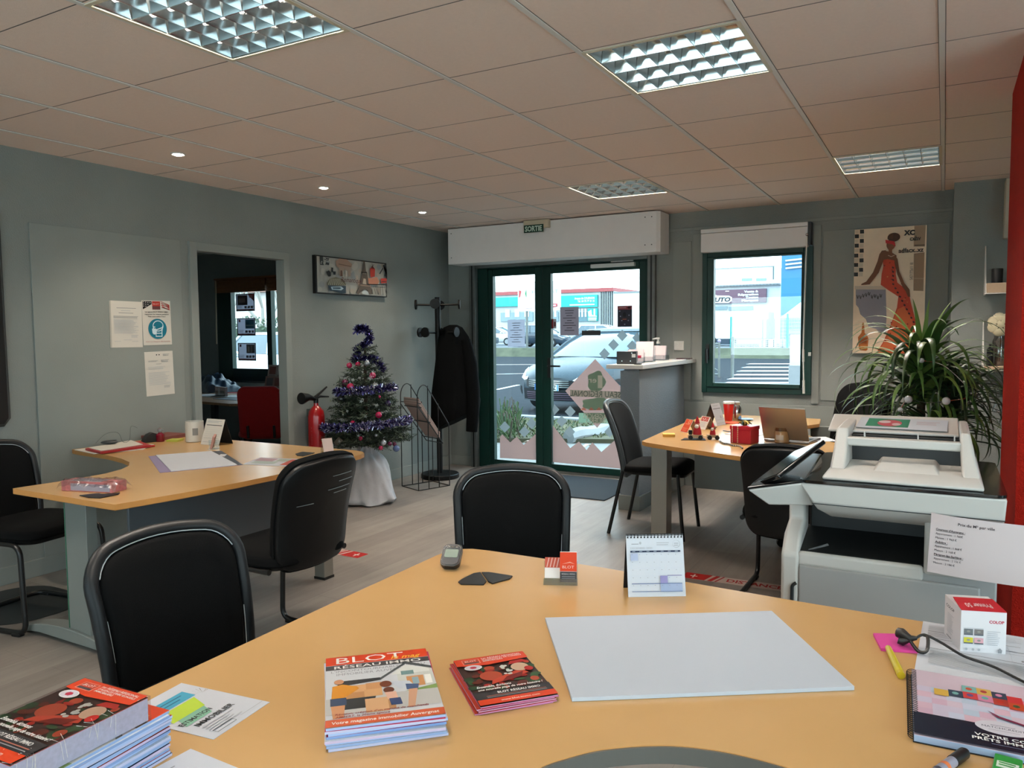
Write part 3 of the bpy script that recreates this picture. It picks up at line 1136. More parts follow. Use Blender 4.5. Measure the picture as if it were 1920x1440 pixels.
def back_map(zc, h, y0=-0.215, lean=0.2, curve=0.8, lumbar=0.03):
    def mp(u, v):
        y = y0 - (v + h / 2) * lean + curve * u * u + lumbar * math.cos(v / h * 2.6)
        dy = -lean - lumbar * 2.6 / h * math.sin(v / h * 2.6)
        return (u, y, zc + v), V((-2 * curve * u, 1, -dy)).normalized()
    return mp


def make_backrest(parent, w=0.455, h=0.47, zc=0.64, y0=-0.215, rim=True, rim_mat=None, slots='front', lean=0.2, rr=0.075, pad_k=0.90):
    o = back_outline(w, h, rr)
    mp = back_map(zc, h, y0, lean)
    sc = lambda k: [(u * (1 - (1 - k) * 1.0), v * (1 - (1 - k) * w / h)) for u, v in o]
    mb = MB()
    mb.pillow(sc(0.97), mp, 0.002, 0.020, m_shell, rnd=0.04, bulge=0.1)
    if slots == 'rear':
        for k, (v, a, b) in enumerate(((0.165, 0.02, 0.15), (0.135, 0.07, 0.17), (0.105, 0.01, 0.16), (0.085, 0.05, 0.14), (0.06, -0.14, -0.06))):
            mb.tube([V(mp(u, v)[0]) - V(mp(u, v)[1]) * 0.0245 for u in [a + (b - a) * i / 6 for i in range(7)]], 0.0016, mat('slit_highlight', '#6e7678', 0.4), n=5)  # grey tubes paint the highlights along the slits of the shell
    sh = mb.build('back_shell', parent)
    mb = MB()
    if rim:
        mb.pillow(sc(pad_k), lambda u, v: mp(u, v), 0.030, 0.001, m_fabric, rnd=0.07, bulge=0.2)
    else:
        mb.pillow(sc(1.0), lambda u, v: mp(u, v), 0.042, 0.001, m_fabric, rnd=0.03, bulge=0.15)
    mb.build('backrest', parent)
    if rim:
        mb = MB()
        pts = []
        for u, v in sc(0.965):
            p, n = mp(u, v)
            pts.append(V(p) + V(n) * 0.004)
        # flattened rim band
        mb.tube(pts, 0.018, rim_mat or m_rim, n=10, closed=True)
        mb.build('back_frame', parent)
        full = []
        for u, v in sc(pad_k + 0.012):
            p, n = mp(u, v)
            full.append((u, v, V(p) + V(n) * 0.016))
        runs = {'a': [], 'b': [], 'c': []}
        for u, v, p in full:
            if v > h * 0.36 and u > -w * 0.46:
                runs['a'].append((u, p))
            elif u > w * 0.40 and -h * 0.12 < v < h * 0.16:
                runs['b'].append((v, p))
            elif u < -w * 0.38 and -h * 0.40 < v < h * 0.02:
                runs['c'].append((v, p))
        for k in 'abc':
            q = [p for _, p in sorted(runs[k], key=lambda t: t[0])]
            if len(q) > 2:
                mb = MB(); mb.tube(q, 0.0016, m_gleam, n=6)
                mb.build('slot_gleam', parent)
    return mp


def make_seat(parent, w=0.47, d=0.46, z=0.455, front=0.0):
    mb = MB()
    mb.pillow(rrect(w, d, 0.11, 7), lambda u, v: ((u, v + 0.01, z - 1.4 * max(0, v - 0.12) ** 2 - 0.25 * max(0, 0.1 - v) * 0.12), (0, 0, 1)), 0.034, 0.012, m_fabric, rnd=0.05, bulge=0.3)
    mb.build('seat', parent)
    mb = MB()
    mb.pillow(rrect(w * 0.96, d * 0.96, 0.1, 6), lambda u, v: ((u, v + 0.01, z - 0.012 - 1.4 * max(0, v - 0.12) ** 2), (0, 0, 1)), 0.004, 0.022, m_shell, rnd=0.05)
    mb.build('seat_pan', parent)


def visitor_chair(label, x, y, ang, slots='front', rim=True, base='sled', rim_mat=None, h=0.445, zc=0.603, lean=0.2, w=0.43):
    c = thing('visitor_chair', label, 'chair', (x, y, 0), ang, group='black visitor chairs')
    make_seat(c)
    make_backrest(c, w=w, h=h, zc=zc, rim=rim, slots=slots, rim_mat=rim_mat, lean=lean)
    for s in (-1, 1):
        mb = MB()
        mb.tube(fillet([(s * 0.13, 0.0, 0.423), (s * 0.13, -0.19, 0.423), (s * 0.13, -0.205, 0.46)], 0.03), 0.012, m_tubeb)
        mb.build('back_support', c)
    if base == 'sled':
        mb = MB()
        half = [(0.225, -0.17, 0.425), (0.225, 0.215, 0.425), (0.235, 0.245, 0.014), (0.235, -0.255, 0.014), (0.0, -0.255, 0.014)]
        path = half + [(-a, b, z) for a, b, z in half[::-1][1:]]
        mb.tube(fillet(path, 0.06, 6), 0.0125, m_tubeb, n=10)
        mb.build('sled_frame', c)
        for s in (-1, 1):
            for yy in (0.19, -0.2):
                mb = MB(); mb.box((s * 0.235, yy, 0.007), (0.03, 0.05, 0.014), m_black); mb.build('floor_glide', c, bevel=0.003)
    else:
        for sx in (-1, 1):
            for yb, yt in ((0.235, 0.19), (-0.285, -0.19)):
                mb = MB()
                mb.tube([(sx * 0.20, yt, 0.44), (sx * 0.225, yb, 0.0)], 0.0125, m_tubeb, n=10)
                mb.build('leg', c)
        mb = MB()
        mb.tube([(-0.2, 0.19, 0.435), (0.2, 0.19, 0.435), (0.2, -0.19, 0.435), (-0.2, -0.19, 0.435)], 0.011, m_tubeb, closed=True)
        mb.build('seat_frame', c)
    return c


A = math.atan2


def face(dx, dy):                       # heading whose local +Y points along (dx, dy)
    return math.atan2(-dx, dy)


visitor_chair('black padded visitor chair drawn up to the near desk beside the magazine stacks', -1.585, 1.315, face(1, -0.09))
visitor_chair('black padded visitor chair at the far edge of near desk behind calendar', -1.345, 2.395, face(0.50, -0.87))
visitor_chair('black sled chair seen from behind at the corner desk with folder', -2.53, 2.41, face(-0.99, 0.0), slots='rear', rim=False, zc=0.632)
visitor_chair('black sled chair between the corner desk and wall, half out of view', -3.95, 2.12, face(0.98, 0.17), rim=True)
visitor_chair('black four-legged chair in profile between reception counter and window desk', -1.72, 5.14, face(1, 0.05), base='legs', rim_mat=mat('grey_chair_rim', '#3b4246', 0.4), h=0.48, zc=0.635, lean=0.30)
visitor_chair('black sled chair with its back to us at window desk beside copier', -0.66, 4.17, face(0.02, 1), slots='rear', rim=False, zc=0.575)

# floor protection under the wall-side chair
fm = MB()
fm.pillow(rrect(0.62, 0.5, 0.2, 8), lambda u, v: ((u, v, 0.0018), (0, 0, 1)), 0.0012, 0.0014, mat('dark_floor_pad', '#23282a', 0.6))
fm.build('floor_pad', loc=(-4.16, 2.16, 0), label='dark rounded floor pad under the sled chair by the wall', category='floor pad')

# office chair under the window
oc = thing('office_chair', 'black high-backed swivel chair behind the window desk near plant', 'chair', (-0.62, 5.22, 0), face(-0.72, -0.69))
make_seat(oc, z=0.5)
make_backrest(oc, w=0.46, h=0.54, zc=0.745, rim=False, slots='none', y0=-0.225)
mb = MB(); mb.tube([(0, 0, 0.10), (0, 0, 0.47)], [0.03, 0.025], m_black); mb.build('gas_column', oc)
mb = MB(); mb.tube(fillet([(0, -0.05, 0.475), (0, -0.27, 0.475), (0, -0.285, 0.75)], 0.06), 0.018, m_black); mb.build('back_support', oc)
for k in range(5):
    a = 2 * PI * k / 5
    mb = MB(); mb.tube([(0, 0, 0.1), (0.29 * math.cos(a), 0.29 * math.sin(a), 0.07)], [0.03, 0.016], m_black); lg = mb.build('base_leg', oc)
    mb = MB(); mb.tube([(0.29 * math.cos(a) - 0.012 * math.sin(a), 0.29 * math.sin(a) + 0.012 * math.cos(a), 0.03), (0.29 * math.cos(a) + 0.012 * math.sin(a), 0.29 * math.sin(a) - 0.012 * math.cos(a), 0.03)], 0.029, m_black, n=14); mb.build('caster', lg)

# ================================================================== copier
m_pw = mat('copier_white', '#d3cfc9', 0.42, var=0.01)
m_pg = mat('copier_grey', '#a9a8a6', 0.45, var=0.01)
m_pd = mat('copier_cavity', '#17191a', 0.4)
m_gl = mat('copier_glossy_black', '#0a0b0d', 0.12, spec=0.6, coat=0.4)
cp = thing('copier', 'white and grey floor-standing copier with tilted touch screen beside red pillar', 'copier', (-0.14, 3.1, 0))
PB = lambda mb, n, par=cp, **k: mb.build(n, par, world=True, **k)
mb = MB()
mb.bx(-0.432, 0.165, 2.815, 3.42, 0.03, 0.592, m_pg)
mb.bx(-0.42, 0.16, 3.02, 3.42, 0.592, 0.80, m_pd)
PB(mb, 'cabinet', bevel=0.006)
mb = MB()
mb.bx(-0.425, 0.12, 2.80, 2.815, 0.06, 0.565, m_pg)
fd = PB(mb, 'front_drawer', bevel=0.006)
PM[fd.name] = PM[cp.name]
mb = MB(); mb.tube(fillet([(-0.432, 2.80, 0.50), (-0.445, 2.795, 0.49), (-0.445, 2.795, 0.2)], 0.01), 0.006, m_pd); mb.build('drawer_grip', fd, world=True)
mb = MB(); mb.tube(fillet([(0.118, 2.797, 0.40), (0.135, 2.795, 0.39), (0.14, 2.795, 0.3)], 0.01), 0.003, m_pd); mb.build('latch_line', fd, world=True)
mb = MB()                                     # front-left pillar that sweeps back over the tray
prof = [(2.80, 0.03), (2.80, 0.60), (2.86, 0.665), (2.95, 0.695), (2.95, 0.84), (3.02, 0.84), (3.02, 0.03)]
vs = [(-0.485, y, z) for y, z in prof] + [(-0.425, y - (0.0), z) for y, z in prof]
n = len(prof)
mb.add(vs, [tuple(range(n)), tuple(range(2 * n - 1, n - 1, -1))] + [(i, n + i, n + (i + 1) % n, (i + 1) % n) for i in range(n)], m_pw)
PB(mb, 'corner_pillar', bevel=0.012, seg=3)
mb = MB()
mb.bx(-0.04, 0.168, 2.805, 3.42, 0.585, 0.79, m_pw)
mb.bx(-0.43, -0.04, 2.805, 2.83, 0.56, 0.612, m_pw)
PB(mb, 'tray_surround', bevel=0.012, seg=3)
mb = MB()
mb.add([(-0.43, 2.83, 0.612), (-0.04, 2.83, 0.612), (-0.04, 3.03, 0.66), (-0.43, 3.03, 0.66), (-0.43, 2.83, 0.59), (-0.04, 2.83, 0.59), (-0.04, 3.03, 0.59), (-0.43, 3.03, 0.59)],
       [(0, 1, 2, 3), (4, 7, 6, 5), (0, 4, 5, 1), (2, 6, 7, 3), (1, 5, 6, 2), (3, 7, 4, 0)], m_pd)
mb.add([(-0.40, 2.835, 0.615), (-0.34, 2.87, 0.635), (-0.335, 2.87, 0.628), (-0.395, 2.835, 0.612)], [(0, 1, 2, 3)], mat('tray_rib', '#3a3d3f', 0.4))
PB(mb, 'output_tray')
mb = MB()


def rring(x0, x1, y0, y1, z):
    return [(x0, y0, z), (x1, y0, z), (x1, y1, z), (x0, y1, z)]


mb.loft([rring(-0.33, 0.172, 2.84, 3.42, 0.74), rring(-0.365, 0.174, 2.775, 3.42, 0.775), rring(-0.375, 0.176, 2.745, 3.42, 0.80), rring(-0.418, 0.180, 2.735, 3.42, 0.868)], m_pw)
PB(mb, 'scanner_body', bevel=0.006)
mb = MB(); mb.bx(-0.376, 0.177, 2.742, 2.748, 0.7985, 0.8005, m_pd); PB(mb, 'seam_line')
mb = MB(); mb.prism(rrect(0.60, 0.69, 0.03, 5, -0.119, 3.078), 0.868, 0.879, m_gl); PB(mb, 'scanner_glass', bevel=0.003)
# control wing at the left
mb = MB()
wing = [(-0.575, 2.66), (-0.40, 2.74), (-0.40, 3.15), (-0.47, 3.15)]
low = [(-0.52, 2.74), (-0.38, 2.80), (-0.38, 3.12), (-0.45, 3.12)]
zz = [0.842, 0.868, 0.90, 0.90]
mb.loft([[(x, y, z - 0.085) for (x, y), z in zip(low, (0.865, 0.865, 0.865, 0.865))], [(x, y, z) for (x, y), z in zip(wing, zz)]], m_pw)
PB(mb, 'control_wing', bevel=0.006)
mb = MB()
mb.loft([[(x, y, z + 0.0005) for (x, y), z in zip(wing, zz)], [(x, y, z + 0.010) for (x, y), z in zip(wing, zz)]], m_gl)
PB(mb, 'control_panel', bevel=0.003)
mb = MB()
p0, p1 = at_y(1462, 896, 2.66), at_y(1549, 829, 2.84)
ax = (p1 - p0)
L_ = ax.length
wd = V((-0.30, 0.80, -0.10)).normalized()
nn = ax.cross(wd).normalized()
wd = nn.cross(ax).normalized()
M = Matrix((ax.normalized(), wd, nn)).transposed().to_4x4()
M.translation = p0 + ax * 0.5 + wd * 0.09
mb.box((0, 0, 0.004), (L_, 0.17, 0.016), m_gl, M)
mb.add([V(v) for v in [(-L_ / 2 + .01, -.075, 0.0125), (L_ / 2 - .01, -.075, .0125), (L_ / 2 - .01, .075, .0125), (-L_ / 2 + .01, .075, .0125)]], [(0, 1, 2, 3)], mat('dark_screen', '#0d1216', 0.08, spec=0.7), M)
PB(mb, 'touch_screen', bevel=0.004)
# document feeder
mb = MB()
mb.loft([rring(-0.345, 0.118, 2.765, 3.40, 0.880), rring(-0.350, 0.122, 2.76, 3.40, 0.888), rring(-0.335, 0.112, 2.79, 3.40, 0.908)], m_pw)
mb.loft([rring(-0.20, 0.0, 2.85, 3.2, 0.905), rring(-0.185, -0.015, 2.88, 3.2, 0.925)], m_pw)
PB(mb, 'feeder_base', bevel=0.005)
mb = MB(); mb.bx(-0.29, 0.07, 3.08, 3.39, 0.90, 1.0, m_pd); PB(mb, 'feeder_slot')
for x0, x1, xt0, xt1, nm in ((0.062, 0.114, 0.055, 0.085, 'r'), (-0.335, -0.285, -0.33, -0.29, 'l')):
    mb = MB()
    mb.loft([rring(x0, x1, 2.84, 3.40, 0.905), rring((x0 + xt0) / 2, (x1 + xt1) / 2, 2.92, 3.40, 0.965), rring(xt0, xt1, 2.98, 3.40, 1.035)], m_pw)
    PB(mb, 'feeder_side', bevel=0.008, seg=3)
mb = MB(); mb.bx(-0.33, 0.085, 2.955, 3.0, 0.975, 1.005, m_pw); PB(mb, 'feeder_lip', bevel=0.006)
mb = MB()
mb.add([(-0.375, 3.12, 1.012), (0.055, 3.12, 1.012), (0.055, 3.40, 1.045), (-0.385, 3.38, 1.045), (-0.375, 3.12, 1.002), (0.055, 3.12, 1.002), (0.055, 3.40, 1.035), (-0.385, 3.38, 1.035)],
       [(0, 1, 2, 3), (4, 7, 6, 5), (0, 4, 5, 1), (2, 6, 7, 3), (1, 5, 6, 2), (3, 7, 4, 0)], m_pw)
PB(mb, 'paper_tray', bevel=0.004)
for x in (-0.24, -0.07, 0.04):
    mb = MB(); mb.box((x, 3.02, 1.01), (0.004, 0.03, 0.02), m_white); PB(mb, 'paper_guide')
# ================================================================== printed matter helpers
m_paper = mat('white_paper', '#c6cad2', 0.7, spec=0.2)
m_paperw = mat('warm_white_paper', '#d6d0c6', 0.7, spec=0.2)
m_edge = mat('page_edges', '#a9b9d2', 0.75, var=0.12, vscale=200)
ORANGE, DGREY, WHITE = '#cf3f1c', '#3a3a3d', '#e6e4e0'
BLK = C('#17181a')
GRY = C('#85868a')
LGR = C('#a8abb1')


def flat(name, label, cat, x, y, w, h, rot=0.0, z=TOP, th=0.0006, draw=None, m=None, group=None, edge=None):
    """A sheet, card or board lying flat: one mesh, printed on its upper face."""
    mb = MB()
    mb.box((0, 0, th / 2), (w, h, th), edge or m or m_paper)
    if draw or edge:
        ink = Ink(mb, frame_matrix((-w / 2, -h / 2, th), (1, 0, 0), (0, 1, 0)), w, h, z=0.0001)
        if edge:
            ink.rect(0, 0, 1, 1, m or m_paper)
        if draw:
            draw(ink)
    return mb.build(name, loc=(x, y, z + 0.0004), rotz=rot, smooth=0, label=label, category=cat, group=group)


def poly_flat(name, label, cat, pts, m, z=TOP, th=0.002, group=None, draw=None, bevel=0.0):
    cx = sum(p[0] for p in pts) / len(pts)
    cy = sum(p[1] for p in pts) / len(pts)
    mb = MB()
    mb.prism([(p[0] - cx, p[1] - cy) for p in pts], 0.0004, th, m)
    return mb.build(name, loc=(cx, cy, z), smooth=0, bevel=bevel, label=label, category=cat, group=group)


def poster(name, label, cat, o, u, v, w, h, draw=None, m=None, th=0.001, tilt=0.0, group=None, edge=None, thin=False):
    """A sheet fixed upright. o: lower left corner, u: along its foot, v: up."""
    mb = MB()
    if thin:                                   # a single sheet that daylight shines through
        mb.add([(0, 0, 0), (w, 0, 0), (w, h, 0), (0, h, 0)], [(0, 1, 2, 3)], m)
    else:
        mb.box((w / 2, h / 2, -th / 2), (w, h, th), edge or m or m_paper)
    ink = Ink(mb, Matrix.Identity(4), w, h, z=0.0002)
    if edge:
        ink.rect(0, 0, 1, 1, m or m_paper)
    if draw:
        draw(ink)
    ob = mb.build(name, smooth=0, label=label, category=cat, group=group)
    M = frame_matrix(o, u, v) @ Matrix.Rotation(tilt, 4, 'Z')
    ob.matrix_world = M
    return ob


# ---- magazine covers
def cover_mag(k):
    k.rect(0, 0, 1, 1, C('#c9ccd0', 0.3))
    k.rect(0, 0.862, 1, 1, C(ORANGE, 0.3))
    k.rect(0, 0.785, 1, 0.858, C(DGREY, 0.3))
    k.text('BLOT', 0.10, 0.885, 0.095, C(WHITE, 0.3), w=0.66)
    k.text('le mag', 0.63, 0.875, 0.055, C('#e9b13a', 0.3), w=0.30, shear=0.35, bold=0.015)
    k.text('RÉSEAU IMMO', 0.08, 0.800, 0.042, C(WHITE, 0.3), w=0.84, bold=0.01)
    k.text("L'INCONTOURNABLE RÉSEAU", 0.05, 0.738, 0.032, C('#8d9096', 0.3), w=0.90)
    k.text('IMMOBILIER AUVERGNAT', 0.10, 0.690, 0.032, C('#8d9096', 0.3), w=0.76)
    # house
    k.rect(0.66, 0.42, 1.0, 0.70, C('#c7c9c2', 0.3))
    k.poly([(0.50, 0.56), (0.76, 0.77), (1.0, 0.66), (1.0, 0.70), (0.77, 0.81), (0.48, 0.58)], C('#4a4f52', 0.3))
    k.poly([(0.60, 0.62), (0.76, 0.76), (0.97, 0.66), (0.97, 0.62)], C('#d6d8d2', 0.3))
    k.rect(0.70, 0.60, 0.82, 0.66, C('#71908f', 0.3))
    k.rect(0.74, 0.42, 0.90, 0.57, C('#c58b5a', 0.3))
    k.rect(0.79, 0.45, 0.85, 0.55, C('#8fa7ad', 0.3))
    k.rect(0.91, 0.44, 0.97, 0.57, C('#eceae2', 0.3))
    k.poly([(0.70, 0.36), (1.0, 0.42), (1.0, 0.36), (0.70, 0.34)], C('#7d9a58', 0.3))
    k.rect(0.0, 0.15, 1.0, 0.36, C('#b9b7b3', 0.3))
    # open car boot, boxes
    k.poly([(0.10, 0.52), (0.50, 0.56), (0.50, 0.60), (0.12, 0.60)], C('#2b2f33', 0.3))
    k.poly([(0.06, 0.20), (0.40, 0.20), (0.44, 0.34), (0.08, 0.34)], C('#22272a', 0.3))
    for x0, y0, x1, y1, c in ((0.20, 0.42, 0.36, 0.52, '#d2a173'), (0.36, 0.44, 0.50, 0.53, '#c28d5d'), (0.18, 0.34, 0.34, 0.42, '#bb8758'), (0.34, 0.34, 0.50, 0.44, '#cd9c6c'), (0.34, 0.13, 0.54, 0.31, '#cda076'), (0.54, 0.15, 0.60, 0.29, '#a97c54')):
        k.rect(x0, y0, x1, y1, C(c, 0.3))
    # a man carrying a box
    k.poly([(0.04, 0.30), (0.17, 0.30), (0.15, 0.10), (0.06, 0.10)], C('#c98f66', 0.3))
    k.poly([(0.04, 0.36), (0.18, 0.36), (0.18, 0.26), (0.04, 0.26)], C('#33435c', 0.3))
    k.poly([(0.05, 0.36), (0.17, 0.36), (0.30, 0.47), (0.28, 0.50), (0.15, 0.55), (0.06, 0.53)], C('#d08a2c', 0.3))
    k.ell(0.12, 0.59, 0.045, 0.035, C('#c08a66', 0.3))
    # a woman bending over a child
    k.poly([(0.58, 0.52), (0.76, 0.50), (0.80, 0.42), (0.66, 0.40)], C('#c3c9d2', 0.3))
    k.poly([(0.72, 0.46), (0.84, 0.44), (0.82, 0.36), (0.72, 0.38)], C('#46597c', 0.3))
    k.poly([(0.74, 0.38), (0.82, 0.38), (0.76, 0.14), (0.70, 0.14)], C('#c99a7c', 0.3))
    k.ell(0.54, 0.49, 0.055, 0.045, C('#6d3b28', 0.3))
    k.ell(0.56, 0.40, 0.05, 0.04, C('#5d3324', 0.3))
    k.poly([(0.52, 0.37), (0.62, 0.37), (0.63, 0.27), (0.54, 0.27)], C('#d6a892', 0.3))
    k.poly([(0.55, 0.28), (0.65, 0.28), (0.66, 0.19), (0.56, 0.19)], C('#2d3f66', 0.3))
    k.text("Réunion, création d'un marché de marchands", 0.08, 0.135, 0.022, C('#8a2d26', 0.3), w=0.80, shear=0.15, bold=0.015)
    k.text('AMBERT, la 20ème agence', 0.08, 0.100, 0.022, C('#8a2d26', 0.3), w=0.46, shear=0.15, bold=0.015)
    k.rect(0, 0, 1, 0.088, C('#c75a36', 0.3))
    k.text('Votre magazine immobilier Auvergnat', 0.05, 0.030, 0.032, C(WHITE, 0.3), w=0.90, shear=0.1, bold=0.015)


def cover_leaf(k):
    k.rect(0, 0, 1, 1, C('#33201c', 0.3))
    r = random.Random(4)
    for i in range(46):
        x, y = r.random(), 0.28 + 0.5 * r.random()
        c = r.choice(['#7d1713', '#9a2219', '#1f3a22', '#2c4a2b', '#5c2318', '#a8452c'])
        k.ell(min(max(x, .06), .94), y, 0.03 + 0.05 * r.random(), 0.02 + 0.035 * r.random(), C(c, 0.3), 10)
    k.ell(0.36, 0.56, 0.15, 0.10, C('#a5432a', 0.3))
    k.poly([(0.30, 0.38), (0.55, 0.44), (0.86, 0.52), (0.80, 0.62), (0.60, 0.56), (0.34, 0.46)], C('#b8412b', 0.3))
    k.poly([(0.44, 0.40), (0.74, 0.46), (0.80, 0.56), (0.55, 0.50)], C('#6d1a14', 0.3))
    for i in range(16):
        k.ell(0.56 + 0.10 * r.random(), 0.52 + 0.22 * r.random(), 0.025, 0.018, C('#c3c6bd', 0.3), 8)
    k.ell(0.80, 0.66, 0.12, 0.09, C('#c5a489', 0.3))
    k.poly([(0.68, 0.74), (0.96, 0.76), (0.90, 0.82), (0.72, 0.81)], C('#ad241c', 0.3))
    k.ell(0.90, 0.60, 0.06, 0.05, C('#a81c17', 0.3))
    k.rect(0, 0.845, 1, 1, C(ORANGE, 0.3))
    k.poly([(0, 0.845), (0.4, 0.80), (1, 0.845)], C(ORANGE, 0.3))
    k.rect(0.10, 0.865, 0.34, 0.965, C('#e09a86', 0.3))
    k.rect(0.11, 0.87, 0.33, 0.96, C('#b53a20', 0.3))
    k.rect(0.12, 0.872, 0.32, 0.90, C('#4a4347', 0.3))
    k.text('BLOT', 0.14, 0.915, 0.03, C(WHITE, 0.3), w=0.16)
    k.text('1er RÉSEAU RÉGIONAL', 0.38, 0.945, 0.026, C(WHITE, 0.3), w=0.56, bold=0.01)
    k.text("D'AGENCES ET DE CONSEILS", 0.38, 0.912, 0.022, C(WHITE, 0.3), w=0.56, bold=0.01)
    k.text('IMMOBILIERS', 0.38, 0.880, 0.022, C(WHITE, 0.3), w=0.28, bold=0.01)
    k.ell(0.20, 0.775, 0.12, 0.058, C('#dcdad8', 0.3))
    k.ell(0.20, 0.775, 0.105, 0.05, C('#c9c4cd', 0.3))
    k.ell(0.20, 0.775, 0.05, 0.028, C('#b3304a', 0.3), 6)
    k.text('Ensemble, écrivons', 0.08, 0.325, 0.04, C(WHITE, 0.3), w=0.46, shear=0.35, bold=0.02)
    k.text('une nouvelle page de votre histoire !', 0.08, 0.270, 0.036, C(WHITE, 0.3), w=0.86, shear=0.35, bold=0.02)
    k.rect(0, 0, 1, 0.245, C('#2b2a2d', 0.3))
    k.text('BLOT RÉSEAU IMMO', 0.30, 0.185, 0.036, C(WHITE, 0.3), w=0.56, bold=0.02)
    k.rect(0.14, 0.150, 0.92, 0.160, C('#a06152', 0.3))
    k.rect(0.14, 0.125, 0.92, 0.134, C('#8f9094', 0.3))
    k.rect(0, 0, 1, 0.10, C(ORANGE, 0.3))
    k.text('www.blot-immo.com', 0.28, 0.035, 0.03, C('#e9c9bf', 0.3), w=0.5, bold=0.02)


def booklet(name, label, cat, x, y, z, w, h, rot, th, draw=None, group=None, spine=None, full=True, edge=None):
    """Paper block with a printed cover on top."""
    if not full:
        mb = MB()
        mb.box((0, 0, th / 2), (w, h, th * 0.94), edge or m_edge)
        mb.box((0, 0, th * 0.985), (w, h, th * 0.03), spine or m_paper)
        return mb.build(name, loc=(x, y, z), rotz=rot, smooth=0, label=label, category=cat, group=group)
    t = thing(name, label, cat, (x, y, z), rot, group)
    mb = MB(); mb.box((0, 0, th * 0.46), (w - 0.001, h - 0.001, th * 0.92), edge or m_edge); mb.build('pages', t, smooth=0)
    mb = MB()
    mb.box((0, 0, th * 0.96), (w, h, th * 0.08), spine or m_paper)
    ink = Ink(mb, frame_matrix((-w / 2, -h / 2, th), (1, 0, 0), (0, 1, 0)), w, h, z=0.00005, step=0.00003)
    if draw:
        draw(ink)
    mb.build('cover', t, smooth=0)
    return t


rnd = random.Random(11)
# magazine stack in front of the desk edge
edges = [mat('page_edges_%d' % i, c, 0.75) for i, c in enumerate(('#b6b9d6', '#8fa6cf', '#9db4dc', '#c1b2cf', '#7f97c4', '#a4b8dd'))]
NM = 8
for i in range(NM):
    th = 0.0045
    z = TOP + 0.0003 + i * (th + 0.0001)
    dx, dy = (rnd.uniform(-.004, .004), rnd.uniform(-.004, .004))
    kw = dict(group='magazines in the stack at the middle of the near desk')
    if i == NM - 1:
        booklet('magazine', 'magazine with orange title band and moving family photo, topmost of desk stack', 'magazine', -0.864, 1.052, z, 0.193, 0.275, 0.745, th, cover_mag, edge=edges[5], **kw)
    else:
        lab = ('closed magazine at the bottom of the stack in middle of near desk' if i == 0 else 'closed magazine hidden under the moving family cover, inside the desk stack')
        booklet('magazine', lab, 'magazine', -0.862 + dx, 1.050 + dy, z, 0.193, 0.275, 0.745 + rnd.uniform(-.03, .03), th, edge=edges[i % 6],
                spine=C('#b0304e') if i in (4, 6) else m_paper, full=False, **kw)
# leaflet stack
NL = 6
for i in range(NL):
    th = 0.0022
    z = TOP + 0.0003 + i * (th + 0.0001)
    kw = dict(group='small booklets in the stack left of the white board')
    if i == NL - 1:
        booklet('booklet', 'small booklet with Christmas gifts cover, topmost beside the white board', 'booklet', -0.710, 1.222, z, 0.145, 0.197, 0.83, th, cover_leaf, edge=C('#c07ea6'), **kw)
    else:
        booklet('booklet', 'small red booklet lying under the Christmas gifts cover beside white board', 'booklet', -0.712 + rnd.uniform(-.005, .002), 1.220 + rnd.uniform(-.005, .002), z, 0.145, 0.197, 0.83 + rnd.uniform(-.03, .05), th,
                edge=C(rnd.choice(['#c07ea6', '#b46a92', '#c99bb5'])), spine=C('#a83420'), full=False, **kw)

# big stack at the desk corner, wrapped pack on top
NB = 16
bx_, by_, br_ = -1.140, 0.612, 0.085
for i in range(NB):
    th = 0.0044
    z = TOP + 0.0003 + i * (th + 0.0001)
    kw = dict(group='magazines in the tall stack at the desk corner')
    jx, jy, jr = rnd.uniform(-.003, .003), rnd.uniform(-.003, .003), rnd.uniform(-.02, .02)
    if i == NB - 1:
        booklet('magazine', 'magazine with orange title band lying directly under the wrapped booklet pack', 'magazine', bx_, by_, z, 0.20, 0.285, br_, th, cover_mag, edge=edges[1], **kw)
    else:
        lab = 'closed magazine inside the tall stack under the wrapped booklet pack'
        if i == 0:
            lab = 'closed magazine at the very bottom of the tall corner stack'
        booklet('magazine', lab, 'magazine', bx_ + jx, by_ + jy, z, 0.20, 0.285, br_ + jr, th, edge=edges[(i * 5) % 6], spine=C(('#27406b', '#b5432a', '#dfe3ea', '#16263f')[i % 4]), full=False, **kw)
zt_ = TOP + 0.0005 + NB * 0.0045
pk = thing('booklet_pack', 'shrink-wrapped block of Christmas booklets on top of the tall corner stack', 'booklet pack', (-1.118, 0.617, zt_), 0.06)
mb = MB(); mb.box((0, 0, 0.0185), (0.146, 0.206, 0.035), mat('pale_page_block', '#b4b9d2', 0.7, var=0.1, vscale=150)); mb.build('pages', pk, smooth=0)
mb = MB(); mb.box((0, 0, 0.0365), (0.147, 0.207, 0.001), C('#b03a26'))
cover_leaf(Ink(mb, frame_matrix((-.0735, -.1035, 0.037), (1, 0, 0), (0, 1, 0)), 0.147, 0.207, z=0.00005, step=0.00003))
mb.build('cover', pk, smooth=0)
m_wrap = mat_mix_glass('shrink_film', '#f6f3f4', 0.10, 0.12)
mb = MB()
mb.box((0, 0, 0.0195), (0.152, 0.212, 0.0392), m_wrap)
